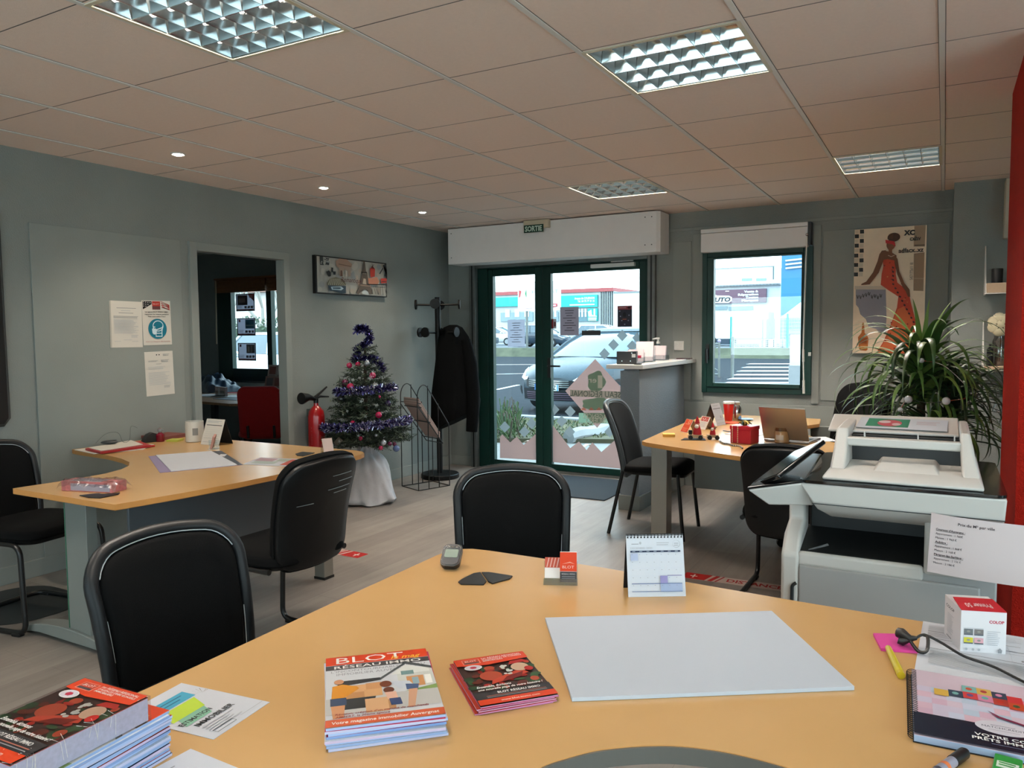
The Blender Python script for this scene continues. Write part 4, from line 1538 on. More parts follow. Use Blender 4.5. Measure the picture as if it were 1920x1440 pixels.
for i in range(12):
    a = rnd.uniform(-.07, .07)
    s = rnd.choice((-1, 1))
    mb.tube([(a, s * 0.106, 0.004 + rnd.random() * .02), (a + rnd.uniform(-.004, .004), s * 0.1065, 0.036), (a + rnd.uniform(-.01, .01), s * 0.085, 0.0398)], 0.0003, m_white, n=4)
    b_ = rnd.uniform(-.1, .1)
    mb.tube([(0.0762, b_, 0.004 + rnd.random() * .02), (0.0765, b_ + rnd.uniform(-.004, .004), 0.036), (0.06, b_ + rnd.uniform(-.01, .01), 0.0398)], 0.0003, m_white, n=4)
mb.build('wrap_film', pk, smooth=0)


def flyer_a(k):
    k.poly([(0.03, 0.70), (0.80, 0.70), (0.80, 0.86), (0.10, 0.86)], C('#3f9cba'))
    k.lines(0.10, 0.80, 0.62, 2, 0.05, 0.014, C('#1d5f7c'), 0.2)
    k.poly([(0.10, 0.48), (0.62, 0.48), (0.74, 0.68), (0.20, 0.68)], C('#b3cf3c'))
    k.poly([(0.10, 0.34), (0.52, 0.34), (0.60, 0.48), (0.18, 0.48)], C('#7fb39a'))
    k.text('ESTIMATION', 0.08, 0.37, 0.05, BLK, w=0.50, bold=0.02)
    k.text('IMMOBILIER', 0.16, 0.25, 0.055, BLK, w=0.62, bold=0.02)
    k.lines(0.14, 0.20, 0.55, 4, 0.035, 0.010, LGR, 0.3)
    k.rect(0.14, 0.04, 0.46, 0.046, BLK); k.rect(0.14, 0.09, 0.46, 0.096, BLK); k.rect(0.14, 0.04, 0.145, 0.096, BLK); k.rect(0.455, 0.04, 0.46, 0.096, BLK)
    r = random.Random(3)
    for i in range(9):
        a = r.uniform(0, PI)
        k.poly([(0.86, 0.66), (0.86 + 0.10 * math.cos(a), 0.66 + 0.12 * math.sin(a)), (0.862 + 0.10 * math.cos(a), 0.655 + 0.12 * math.sin(a))], C('#6d665a'))
    k.rect(0.55, 0.05, 0.95, 0.058, LGR)


flat('flyer', 'white leaflet with blue and lime bands beside the tall magazine stack', 'flyer', -1.142, 0.880, 0.138, 0.21, PI / 2 + 0.12, TOP, 0.0006, flyer_a)


def flyer_b(k):
    k.lines(0.25, 0.90, 0.5, 2, 0.03, 0.01, GRY, 0.2)
    k.ell(0.35, 0.62, 0.05, 0.035, C('#2c4b63')); k.ell(0.35, 0.62, 0.03, 0.02, m_paper)
    k.lines(0.48, 0.70, 0.35, 4, 0.04, 0.01, LGR, 0.4)
    k.ell(0.35, 0.45, 0.05, 0.035, C('#5b7488'))
    k.lines(0.48, 0.50, 0.35, 4, 0.04, 0.01, LGR, 0.4)


flat('flyer', 'white printed sheet peeping out below the tall magazine stack', 'flyer', -0.925, 0.700, 0.17, 0.23, PI / 2 - 0.02, TOP, 0.0006, flyer_b)

# white board
poly_flat('foam_board', 'blank white foam board lying across the near desk', 'board', [(-0.786, 1.548), (-0.337, 1.836), (-0.128, 1.507), (-0.567, 1.221)], mat('white_foam_board', '#b8c0cb', 0.55, spec=0.3), th=0.008, bevel=0.0008)

# ---- desk calendar
def calendar_page(k):
    k.lines(0.09, 0.845, 0.13, 1, 0.02, 0.010, GRY)
    k.ell(0.245, 0.865, 0.02, 0.024, LGR)
    k.lines(0.53, 0.86, 0.22, 2, 0.032, 0.012, LGR, 0.1)
    k.ell(0.875, 0.845, 0.068, 0.062, LGR, 28); k.ell(0.872, 0.848, 0.062, 0.056, m_paper, 28)
    k.lines(0.835, 0.85, 0.08, 2, 0.03, 0.008, GRY, 0.1)
    k.text('DECEMBRE  2020', 0.07, 0.770, 0.028, LGR, w=0.38)
    k.rect(0.065, 0.715, 0.94, 0.742, C('#14233f'))
    for i in range(7):
        k.rect(0.10 + i * 0.124, 0.725, 0.15 + i * 0.124, 0.732, C('#b9c0cc'))
    for r in range(6):
        k.rect(0.065, 0.085 + r * 0.124, 0.94, 0.087 + r * 0.124, C('#bcc3d2'))
    for q in range(8):
        k.rect(0.065 + q * 0.125, 0.085, 0.0665 + q * 0.125, 0.705, C('#bcc3d2'))
    k.rect(0.066, 0.585, 0.19, 0.70, C('#aab3cc'))
    k.rect(0.565, 0.215, 0.69, 0.335, C('#8b86b5'))
    k.rect(0.565, 0.09, 0.94, 0.205, C('#98a6c4'))
    k.rect(0.065, 0.205, 0.94, 0.217, C('#5a6c96')); k.rect(0.69, 0.333, 0.94, 0.343, C('#7d76a8')); k.rect(0.065, 0.08, 0.94, 0.09, C('#5a6c96'))
    r = random.Random(2)
    for i in range(7):
        for j in range(5):
            k.rect(0.085 + i * 0.125, 0.18 + j * 0.124, 0.10 + i * 0.125, 0.187 + j * 0.124, GRY)


def tent(name, label, cat, a, b, hgt, back, draw, m_back, loc_z=TOP, spiral=True, lean=0.02, group=None, m_face=None):
    """A tent-folded stand. a,b: front foot corners on the table."""
    a, b = V((a[0], a[1], loc_z)), V((b[0], b[1], loc_z))
    u = (b - a)
    w = u.length
    u = u.normalized()
    ang = math.atan2(u.y, u.x)
    t = thing(name, label, cat, tuple((a + b) / 2), ang, group)
    # local: x along the foot, front faces -y
    mb = MB()
    apex = V((0, back / 2, hgt))
    vf = V((0, back / 2, hgt)).normalized()
    mb.T = Matrix.Identity(4)
    M = frame_matrix((-w / 2, 0, 0.0004), (1, 0, 0), vf)
    L_ = V((0, back / 2, hgt)).length
    mb.add([(0, 0, 0), (w, 0, 0), (w, L_, 0), (0, L_, 0), (0, 0, -.0012), (w, 0, -.0012), (w, L_, -.0012), (0, L_, -.0012)], [(0, 1, 2, 3), (7, 6, 5, 4), (0, 4, 5, 1), (1, 5, 6, 2), (2, 6, 7, 3), (3, 7, 4, 0)], m_face or m_paper, M)
    if draw:
        draw(Ink(mb, M, w, L_, z=0.0003, step=0.00012))
    mb.build('front_page', t, smooth=0)
    mb = MB()
    mb.add([(-w / 2, back, 0), (w / 2, back, 0), (w / 2, back / 2 + .001, hgt), (-w / 2, back / 2 + .001, hgt), (-w / 2, back - .002, 0), (w / 2, back - .002, 0), (w / 2, back / 2 - .001, hgt), (-w / 2, back / 2 - .001, hgt)],
           [(1, 0, 3, 2), (4, 5, 6, 7), (0, 4, 7, 3), (5, 1, 2, 6), (0, 1, 5, 4)], m_back)
    mb.build('back_stand', t, smooth=0)
    if spiral:
        mb = MB()
        n = 17
        for i in range(n):
            x = -w / 2 + w * (i + 0.5) / n
            c = V((x, back / 2, hgt - 0.002))
            mb.tube([c + V((0, 0.0045 * math.cos(q), 0.0045 * math.sin(q))) for q in [2 * PI * k / 8 for k in range(8)]], 0.0008, BLK, n=4, closed=True)
            M2 = frame_matrix((x, 0, 0), (1, 0, 0), vf)
            mb.box((0, L_ - 0.0065, 0.0006), (0.0035, 0.0035, 0.0008), BLK, M2 @ Matrix.Identity(4)) if False else mb.add([(-.0018, L_ - .008, 0.0007), (.0018, L_ - .008, 0.0007), (.0018, L_ - .0045, 0.0007), (-.0018, L_ - .0045, 0.0007)], [(0, 1, 2, 3)], BLK, M2)
        mb.tube([(-w / 2, back / 2, hgt + 0.002), (w / 2, back / 2, hgt + 0.002)], 0.0012, BLK, n=5)
        mb.build('spiral_wire', t)
    return t


tent('desk_calendar', 'upright spiral desk calendar with pale blue month page on the near desk', 'calendar', (-0.674, 1.788), (-0.549, 1.862), 0.148, 0.075, calendar_page, BLK)

# ---- acrylic card holder
m_acr = mat_mix_glass('clear_acrylic', '#eef3f4', 0.10)
m_card = C('#c9533a')
ch = thing('card_holder', 'clear card holder with orange and grey business cards beside calendar', 'card holder', (-0.876, 1.818, TOP), 0.42)
mb = MB()
mb.bx(-0.045, 0.045, -0.03, 0.02, 0.0005, 0.003, m_acr)
mb.bx(-0.045, 0.045, -0.031, -0.0295, 0.0005, 0.018, m_acr)
mb.bx(-0.045, 0.045, 0.020, 0.0215, 0.0005, 0.05, m_acr)
mb.build('acrylic_stand', ch, smooth=0)
mb = MB()
mb.box((0.021, -0.016, 0.046), (0.044, 0.009, 0.078), C('#e1dedb'), (-0.12, 0, 0))
M = Matrix.Translation((0.021, -0.016, 0.046)) @ Euler((-0.12, 0, 0)).to_matrix().to_4x4()
k = Ink(mb, M @ frame_matrix((-0.022, -0.0046, -0.039), (1, 0, 0), (0, 0, 1)), 0.044, 0.078, z=0.0002)
k.rect(0, 0.36, 1, 1, C(ORANGE)); k.rect(0, 0, 1, 0.35, C(DGREY))
k.poly([(0.1, 0.60), (0.6, 0.68), (0.9, 0.60), (0.6, 0.65)], C('#e4a693'))
k.text('BLOT', 0.14, 0.46, 0.09, C('#e3bfb4'), w=0.70)
k.text('RÉSEAU IMMO', 0.10, 0.25, 0.045, C('#b9b9bb'), w=0.80)
k.rect(0.1, 0.18, 0.9, 0.195, C('#8f8f93')); k.rect(0.1, 0.12, 0.9, 0.135, C('#8f8f93'))
mb.build('card_block', ch, smooth=0)
mb = MB()
mb.box((-0.022, 0.004, 0.036), (0.040, 0.008, 0.055), C('#dcd6d3'), (-0.5, 0, 0))
M = Matrix.Translation((-0.022, 0.004, 0.036)) @ Euler((-0.5, 0, 0)).to_matrix().to_4x4()
k = Ink(mb, M @ frame_matrix((-0.02, -0.0041, -0.0275), (1, 0, 0), (0, 0, 1)), 0.04, 0.055, z=0.0002)
k.rect(0, 0.5, 1, 1, C('#b5503f'))
for i in range(4):
    k.poly([(0.1 + i * .22, 0.52), (0.16 + i * .22, 0.52), (0.30 + i * .22, 0.98), (0.24 + i * .22, 0.98)], C('#d9b3a8'))
mb.build('card_block', ch, smooth=0)

# ---- pager
pg = thing('pager', 'small black pager with grey display at the rounded desk corner', 'pager', (-1.205, 1.79, TOP), 0.35)
T_ = Matrix.Translation((0, 0, 0.0305)) @ Euler((0.62, 0, 0)).to_matrix().to_4x4()
mb = MB(); mb.prism(rrect(0.056, 0.078, 0.018, 5), -0.009, 0.008, mat('pager_black', '#15171a', 0.3), T_); mb.build('case', pg, bevel=0.004, seg=3)
mb = MB(); mb.prism(rrect(0.050, 0.070, 0.016, 5), 0.0078, 0.0095, m_chrome, T_); mb.prism(rrect(0.048, 0.068, 0.016, 5), 0.0078, 0.0102, mat('pager_face', '#24282c', 0.3), T_); mb.build('face_plate', pg)
mb = MB(); mb.prism(rrect(0.038, 0.028, 0.004, 4), 0.010, 0.0112, C('#8f9a8c', 0.2), T_ @ Matrix.Translation((0, 0.004, 0)))
mb.build('display', pg)
for x in (-0.012, 0, 0.012):
    mb = MB(); mb.box((x, 0.026, 0.0108), (0.008, 0.004, 0.002), m_chrome, None); mb.v = [T_ @ p for p in mb.v]; mb.build('button', pg)


def covers(name, labels, px_sets, group):
    for lab, pts in zip(labels, px_sets):
        poly_flat(name, lab, 'cable cover', [tuple(at_z(*p, TOP))[:2] for p in pts], m_black, th=0.004, group=group, bevel=0.001)


covers('cable_cover', ['black fan-shaped cable cover half by the pager on near desk', 'black fan-shaped cable cover half nearer the business cards'],
       [[(859, 1093), (866, 1088), (888, 1077), (901, 1075), (912, 1092), (907, 1098), (864, 1097)], [(903, 1075), (917, 1075), (961, 1082), (956, 1087), (923, 1096), (915, 1092)]], 'cable covers of the near desk')
covers('cable_cover', ['black cable cover at corner desk end beside wrapped card pack', 'black cable cover at the far end of corner desk by the chair'],
       [[(149, 930), (185, 926), (192, 928), (225, 925), (222, 928), (188, 935), (165, 934)], [(554, 852), (567, 848), (590, 850), (569, 856), (557, 855)]], 'cable covers of the corner desk')

# ---- right end of the near desk
def form_sheet(k):
    k.lines(0.06, 0.93, 0.84, 4, 0.03, 0.006, LGR, 0.1)
    k.rect(0.06, 0.79, 0.5, 0.80, GRY); k.lines(0.06, 0.75, 0.84, 3, 0.03, 0.006, GRY, 0.3)
    k.rect(0.06, 0.64, 0.94, 0.645, BLK); k.rect(0.06, 0.585, 0.94, 0.588, GRY)
    k.lines(0.10, 0.38, 0.8, 12, 0.022, 0.010, C('#a4a7ab'), 0.05)
    k.rect(0.06, 0.42, 0.94, 0.428, C('#6d7074'))


flat('document', 'printed form sheet lying under the stamp box and cable', 'document', 0.075, 1.800, 0.21, 0.29, -0.03, TOP, 0.0008, form_sheet)
flat('document', 'printed sheet poking out behind the stamp box near red pillar', 'document', 0.21, 1.80, 0.15, 0.16, 0.05, TOP, 0.0014, lambda k: (k.rect(0.1, 0.45, 0.7, 0.5, GRY), k.lines(0.1, 0.3, 0.8, 3, 0.07, 0.02, LGR)))
sx = thing('stamp_box', 'small white printed carton with red lid flap beside the red pillar', 'box', (0.0705, 1.8535, TOP + 0.0016), 0.30)
mb = MB(); mb.box((0, 0, 0.0435), (0.084, 0.097, 0.087), mat('white_carton', '#d3d0d3', 0.5))
k = Ink(mb, frame_matrix((-0.042, -0.0486, 0), (1, 0, 0), (0, 0, 1)), 0.084, 0.087, z=0.0001)
k.text('COLOP', 0.62, 0.72, 0.065, C('#b1213c'), w=0.33, bold=0.035)
k.rect(0.06, 0.575, 0.5, 0.58, GRY)
for x0, y0, c in ((0.07, 0.44, '#6a6d70'), (0.30, 0.44, '#75706f'), (0.07, 0.235, '#c9bd3a'), (0.30, 0.235, '#d3a0a8')):
    k.rect(x0, y0, x0 + 0.20, y0 + 0.12, C(c)); k.rect(x0, y0 - 0.03, x0 + 0.20, y0, C('#51565e'))
    k.ell(x0 + 0.1, y0 + 0.06, 0.04, 0.025, C('#8d8c85'))
k.lines(0.58, 0.52, 0.30, 8, 0.045, 0.012, LGR, 0.3)
for x in (0.12, 0.27, 0.40):
    k.ell(x, 0.08, 0.03, 0.03, LGR)
k.poly([(0.82, 0.03), (0.90, 0.03), (0.91, 0.10), (0.86, 0.15), (0.81, 0.10)], GRY)
k2 = Ink(mb, frame_matrix((-0.0421, 0.0485, 0), (0, -1, 0), (0, 0, 1)), 0.097, 0.087, z=0.0001)
k2.text('COLOP', 0.10, 0.76, 0.07, C('#4c4c52'), w=0.5, bold=0.02)
k2.lines(0.2, 0.62, 0.4, 12, 0.04, 0.012, LGR, 0.4)
k2.rect(0.2, 0.06, 0.5, 0.09, GRY)
mb.build('carton', sx, smooth=0)
mb = MB()
mb.add([(-0.042, -0.049, 0.0865), (0.042, -0.049, 0.0865), (0.040, 0.02, 0.0905), (-0.036, 0.02, 0.0905), (-0.042, -0.049, 0.0875), (0.042, -0.049, 0.0875), (0.040, 0.02, 0.0915), (-0.036, 0.02, 0.0915)],
       [(3, 2, 1, 0), (4, 5, 6, 7), (0, 1, 5, 4), (1, 2, 6, 5), (2, 3, 7, 6), (3, 0, 4, 7)], C('#b5202c'))
sl = V((0.04, 0.0, 0)).normalized()
k = Ink(mb, frame_matrix((0.040, 0.016, 0.0913), (-1, 0, 0), (0, -0.069, -0.004)), 0.08, 0.069, z=0.0002)
k.text('Printer 50', 0.2, 0.40, 0.30, C('#d9b9bb'), w=0.62, bold=0.02)
mb.build('lid_flap', sx, smooth=0)

q = [tuple(at_z(*p, TOP))[:2] for p in ((1637, 1192), (1652, 1221), (1722, 1226), (1700, 1194))]
poly_flat('sticky_note_pad', 'bright pink sticky note pad lying under the black plug', 'sticky notes', q, mat('pink_paper', '#d6409a', 0.6), th=0.006)
hl = thing('highlighter', 'yellow highlighter pen lying at the pink sticky notes', 'highlighter', (-0.071, 1.667, TOP + 0.0078), math.atan2(-0.136, 0.031))
mb = MB(); mb.tube([(-0.068, 0, 0), (-0.062, 0, 0), (-0.03, 0, 0), (0.035, 0, 0), (0.06, 0, 0), (0.067, 0, 0)], [0.004, 0.006, 0.0066, 0.0072, 0.0072, 0.005], mat('yellow_plastic', '#c9b62a', 0.35), n=14); mb.build('barrel', hl)
mb = MB(); mb.tube([(0.060, 0, 0), (0.071, 0, 0)], [0.0078, 0.0072], mat('yellow_plastic_dark', '#bda41f', 0.3), n=14); mb.build('cap', hl)

cb = thing('power_cable', 'black cable with figure-eight plug curving over the printed form', 'cable', (0.02, 1.74, TOP))
pts = [(-0.035, 1.757, 0.748), (-0.02, 1.772, 0.752), (0.01, 1.765, 0.744), (0.05, 1.735, 0.735), (0.10, 1.715, 0.731), (0.15, 1.672, 0.727), (0.22, 1.62, 0.724), (0.30, 1.60, 0.7235)]


mb = MB(); mb.tube(smooth_pts(pts), 0.0028, m_black); mb.build('cord', cb, world=True)
mb = MB()
mb.tube([(-0.070, 1.772, 0.748), (-0.062, 1.768, 0.748), (-0.045, 1.755, 0.745), (-0.034, 1.757, 0.748)], [0.010, 0.012, 0.007, 0.004], m_black, n=10)
mb.tube([(-0.068, 1.757, 0.738), (-0.060, 1.757, 0.736), (-0.047, 1.755, 0.743)], [0.008, 0.009, 0.005], m_black, n=10)
mb.tube(smooth_pts([(-0.047, 1.754, 0.743), (-0.03, 1.735, 0.729), (-0.015, 1.738, 0.732), (-0.014, 1.765, 0.750), (-0.022, 1.771, 0.752)], 4), 0.0035, m_black)
mb.build('plug', cb, world=True)

nb = thing('spiral_notebook', 'spiral-bound brochure with colourful mosaic cover and dark lower band', 'notebook', (0.075, 1.497, TOP + 0.001), 0.045)
w_, h_ = 0.215, 0.268
mb = MB(); mb.box((0, 0, 0.006), (w_, h_, 0.011), mat('brochure_pages', '#9fb4d3', 0.7)); mb.build('pages', nb, smooth=0)
mb = MB(); mb.box((0, 0, 0.0005), (w_ + .003, h_ + .004, 0.001), C('#0f1420')); mb.build('back_cover', nb, smooth=0)
mb = MB(); mb.box((0, 0, 0.012), (w_, h_, 0.001), C('#c7b3c0', 0.25))
k = Ink(mb, frame_matrix((-w_ / 2, -h_ / 2, 0.0125), (1, 0, 0), (0, 1, 0)), w_, h_, z=0.00005, step=0.00004)
r = random.Random(5)
for i in range(9):
    for j in range(5):
        c = r.choice(['#cbb7c6', '#bfc3d6', '#d0aebd', '#b3c0d2', '#c9a9bb', '#c3b9cc'])
        k.rect(0.03 + i * 0.108, 0.31 + j * 0.085, 0.03 + (i + 1) * 0.108, 0.31 + (j + 1) * 0.085, C(c, 0.25))
band = ['#5fa39c', '#c2383a', '#4a5a3a', '#c9a24a', '#b84a2e', '#5a3f78', '#c77f9c', '#b33122', '#2c3a4c', '#d0b35c', '#73a5a0', '#a1392f']
for i in range(8):
    for j in range(2):
        if j == 0 and i < 2:
            continue
        x = 0.16 + i * 0.105
        y = 0.74 - 0.018 * (i - 2) ** 2 * 0.35 - j * 0.10
        k.rect(x, y, x + 0.105, y + 0.10, C(band[(i * 5 + j * 3) % 12], 0.25))
        k.ell(x + 0.05, y + 0.055, 0.025, 0.022, C(band[(i * 7 + 2 + j) % 12], 0.25), 10)
k.poly([(0.52, 0.50), (0.60, 0.44), (0.98, 0.30), (0.98, 0.28), (0.58, 0.42)], C('#6b2740', 0.25))
k.poly([(0.0, 0.0), (1, 0.0), (1, 0.29), (0.0, 0.29)], C('#10182a', 0.25))
k.ell(0.60, 0.275, 0.185, 0.088, C('#c9c6cf', 0.25), 32)
k.text('MATCHCREDIT', 0.46, 0.262, 0.024, C('#4b4a57', 0.25), w=0.28)
k.rect(0.52, 0.30, 0.68, 0.305, C('#6a6775', 0.25)); k.rect(0.50, 0.235, 0.70, 0.239, C('#8d8a98', 0.25))
k.text('VOTRE COURTIER', 0.40, 0.125, 0.034, C(WHITE, 0.25), w=0.56, bold=0.02)
k.text('PRÊTS IMMOBILIERS', 0.38, 0.075, 0.034, C(WHITE, 0.25), w=0.59, bold=0.02)
k.rect(0.50, 0.045, 0.82, 0.053, C('#5b6275', 0.25))
mb.build('cover', nb, smooth=0)
mb = MB()
n = 34
for i in range(n):
    y = -h_ / 2 + 0.008 + (h_ - 0.016) * i / (n - 1)
    mb.tube([(-w_ / 2 + 0.0005 + 0.0095 * math.cos(a), y, 0.0075 + 0.0075 * math.sin(a)) for a in [2 * PI * t / 12 for t in range(12)]], 0.0007, BLK, n=5, closed=True)
mb.build('spiral_wire', nb)

mk = thing('marker_pen', 'grey marker pen with black cap below the spiral brochure', 'marker', (0.018, 1.285, TOP + 0.0092), math.atan2(-0.80, -0.36) )
mb = MB(); mb.tube([(-0.022, 0, 0), (0.07, 0, 0)], 0.0082, mat('marker_grey', '#8c8b9a', 0.4), n=16)
for q0, c in ((0.0, '#c96b3c'), (0.022, '#3c3c48'), (0.034, '#3c3c48')):
    mb.tube([(q0, 0, 0), (q0 + 0.008, 0, 0)], 0.0084, C(c), n=16)
mb.build('barrel', mk)
mb = MB(); mb.tube([(-0.066, 0, 0), (-0.060, 0, 0), (-0.022, 0, 0)], [0.006, 0.0088, 0.0090], m_black, n=16); mb.build('cap', mk)
gb = MB(); gb.box((0, 0, 0.006), (0.036, 0.06, 0.012), C('#2c8a3e', 0.35))
k = Ink(gb, frame_matrix((-0.018, -0.03, 0.012), (1, 0, 0), (0, 1, 0)), 0.036, 0.06)
k.rect(0.12, 0.30, 0.9, 0.62, C('#cfd8d0'))
k.lines(0.2, 0.52, 0.6, 2, 0.12, 0.06, C('#2c8a3e'), 0.1)
gb.build('eraser', loc=(0.098, 1.325, TOP + 0.0006), rotz=-0.12, smooth=0, bevel=0.0015, label='small green boxed eraser below the spiral brochure', category='eraser')

# price list fixed to the copier
def price_page(k):
    dk = C('#3a2f33')
    k.text('Prix du M² par ville', 0.28, 0.86, 0.045, dk, w=0.37, bold=0.01)
    y = 0.735
    for i, (t, w, b) in enumerate((("Cournon d'Auvergne :", 0.30, 0.02), ('Appartement : 1 760€', 0.28, 0), ('Maison : 1 963 €', 0.22, 0), ('Aubière :', 0.13, 0.02), ('Appartement : 1 868 €', 0.28, 0), ('Maison : 2 168 €', 0.22, 0), ('Pérignat-lès-Sarliève :', 0.30, 0.02), ('Appartement : 2 156 €', 0.28, 0), ('Maison : 2 186 €', 0.22, 0))):
        k.text(t, 0.06, y, 0.034, dk, w=w, bold=b)
        if b:
            k.rect(0.06, y - 0.012, 0.06 + w, y - 0.006, dk)
        y -= 0.071


ps = MB()
ps.sheet(lambda u, v: (0.262 * u, 0.0 - 0.012 * math.sin(PI * u * 0.9) * 1.0 + 0.018 * max(0, 0.15 - u) / 0.15 * max(0, v - 0.8) / 0.2, 0.187 * v), 10, 8, mat('price_paper', '#d9c9c8', 0.6, spec=0.2))
mb2 = MB()
k = Ink(mb2, frame_matrix((0, 0, 0), (1, 0, 0), (0, 0, 1)), 0.262, 0.187, z=0.0012, step=0.0001)
price_page(k)
for p in mb2.v:
    u = p.x / 0.262
    p.y -= 0.012 * math.sin(PI * u * 0.9)
o_ = len(ps.v)
ps.v += mb2.v
for f in mb2.f:
    ps.f.append([i + o_ for i in f]); 
for m_ in mb2.m:
    ps.m.append(ps.mi(mb2.mats[m_]))
bl, br_ = at_y(1738, 1071, 2.725), at_y(1894, 1090, 2.70)
pso = ps.build('price_list', loc=(bl.x, 2.722, bl.z), label='paper price list taped to the copier front, sticking out over red pillar', category='paper')
pso.rotation_euler = (0, 0.045, 0.03)
pt = flat('flyer', 'printed leaflet with green and pink picture on the copier feeder tray', 'flyer', -0.13, 3.235, 0.30, 0.18, -0.03, 1.030, 0.0008,
          lambda k: (k.rect(0.10, 0.15, 0.58, 0.9, C('#2f7a5e')), k.ell(0.36, 0.5, 0.14, 0.3, C('#b64a56')), k.ell(0.30, 0.6, 0.07, 0.12, C('#d9c2c4')), k.ell(0.44, 0.4, 0.05, 0.12, C('#cdb0b4')), k.lines(0.66, 0.7, 0.26, 3, 0.12, 0.03, C('#b59098'), 0.2)))
pt.rotation_euler = (math.atan2(0.033, 0.28), 0.0, -0.03)
# ================================================================== corner desk
# wrapped pack of cards
cpk = thing('card_pack', 'block of pink printed cards in crinkled clear plastic at corner desk end', 'card pack', (-3.205, 1.995, TOP), 0.26)
mb = MB(); mb.box((0, 0, 0.022), (0.26, 0.085, 0.042), mat('pink_card_block', '#b46a6a', 0.6, var=0.2, vscale=60)); mb.box((0.02, -0.0435, 0.02), (0.2, 0.002, 0.03), C('#9a97a5'))
mb.box((-0.02, 0, 0.0435), (0.16, 0.06, 0.001), C('#8e8f98')); mb.build('card_block', cpk, smooth=0)
mb = MB()
r = random.Random(8)
m_crk = mat_mix_glass('crinkled_plastic', '#efeaea', 0.16, 0.28)
mb.sheet(lambda u, v: (-0.145 + 0.30 * u, -0.055 + 0.11 * v, 0.047 + 0.010 * math.sin(7 * u + 3 * v) * math.sin(9 * v) - 0.020 * (abs(2 * v - 1) ** 6) - 0.018 * abs(2 * u - 1) ** 8 + 0.003 * math.sin(37 * u + 21 * v)), 28, 10, m_crk)
mb.build('plastic_wrap', cpk, smooth=0)
mb = MB()
for i in range(5):
    a, b = V((r.uniform(-.1, .1), r.uniform(-.05, .05), 0.055)), V((r.uniform(-.04, .04), r.uniform(-.02, .02), r.uniform(0, .015)))
    mb.tube([a, a + b], 0.0012, m_white, n=4)
    mb.tube([a, a + V((0.01, 0.0, -0.004)), V((a.x, a.y * .5, 0.047))], 0.0008, m_white, n=4)
gl = mb

f = [tuple(at_z(*p, TOP))[:2] for p in ((278, 856), (300, 887), (455, 872), (415, 846))]
fld = thing('folder', 'open lilac document folder with white sheets on the corner desk', 'folder', (-3.49, 2.72, TOP))
mb = MB(); mb.prism(f, TOP + 0.0006, TOP + 0.002, mat('lilac_card', '#8d80a3', 0.5)); mb.build('cover_sheet', fld, world=True, smooth=0)
a, b, c, d = [V((*p, 0)) for p in f]          # left far, left near, right near, right far
lerp = lambda p, q, t: p + (q - p) * t
pg_ = [lerp(a, d, 0.10), lerp(b, c, 0.13), lerp(b, c, 0.93), lerp(a, d, 0.86)]
mb = MB(); mb.prism([(p.x, p.y) for p in pg_], TOP + 0.0022, TOP + 0.006, m_paper); mb.build('sheet', fld, world=True, smooth=0)
dk = [lerp(a, d, 0.865), lerp(b, c, 0.935), lerp(b, c, 1.0), lerp(a, d, 1.0)]
mb = MB(); mb.prism([(p.x, p.y) for p in dk], TOP + 0.0022, TOP + 0.0032, C('#4a4f58'))
k = Ink(mb, Matrix.Translation((0, 0, TOP + 0.0032)), z=0.0002)
e = lerp(dk[0], dk[3], 0.45); g = lerp(dk[0], dk[1], 0.35)
q0 = lerp(lerp(dk[0], dk[1], .25), lerp(dk[3], dk[2], .25), .35)
k.poly([(q0.x, q0.y), (q0.x + .05, q0.y - .06), (q0.x + .085, q0.y - .045), (q0.x + .035, q0.y + .015)], C('#c6c8cc'))
mb.build('logo_flap', fld, world=True, smooth=0)

poly_flat('brochure', 'glossy printed brochure lying beyond the lilac folder on corner desk', 'brochure', [tuple(at_z(*p, TOP))[:2] for p in ((455, 871), (488, 858), (572, 862), (543, 875))], m_paper, th=0.002)
_o = bpy.data.objects['brochure']
mb = MB(); P4 = [V((*tuple(at_z(*p, TOP))[:2], TOP + 0.0028)) for p in ((455, 871), (488, 858), (572, 862), (543, 875))]
bil = lambda u, v: lerp(lerp(P4[0], P4[3], u), lerp(P4[1], P4[2], u), v)
for (u0, v0, u1, v1, c) in ((0.05, 0.5, 0.45, 0.9, '#a58a93'), (0.1, 0.15, 0.6, 0.5, '#a3b3ae'), (0.5, 0.55, 0.75, 0.9, '#9aa79b'), (0.75, 0.1, 0.97, 0.9, '#b5564a')):
    mb.add([bil(u0, v0), bil(u1, v0), bil(u1, v1), bil(u0, v1)], [(0, 1, 2, 3)], C(c))
o2 = mb.build('print', None, smooth=0)
o2.parent = _o
o2.location = -_o.location

# red folder, sheets, mouse, pen, wire
rf = [tuple(at_z(*p, TOP))[:2] for p in ((145, 848), (184, 853), (284, 839), (268, 828), (215, 830))]
poly_flat('paper_sheet', 'white sheets under the red folder at the wall end of corner desk', 'paper', [(-4.45, 2.66), (-4.20, 2.62), (-4.10, 2.86), (-4.22, 3.02), (-4.46, 2.98)], m_paperw, th=0.004)
poly_flat('red_folder', 'red cardboard folder lying on sheets at the wall end of corner desk', 'folder', [tuple(at_z(*p, TOP + .012))[:2] for p in ((160, 842), (188, 849), (284, 836), (262, 828))], mat('red_card', '#a8262a', 0.5), z=TOP + 0.0045, th=0.012)
poly_flat('paper_sheet', 'white sheet resting on top of the red folder', 'paper', [tuple(at_z(*p, TOP + .017))[:2] for p in ((166, 840), (190, 846), (268, 834), (246, 826))], m_paperw, z=TOP + 0.017, th=0.003)
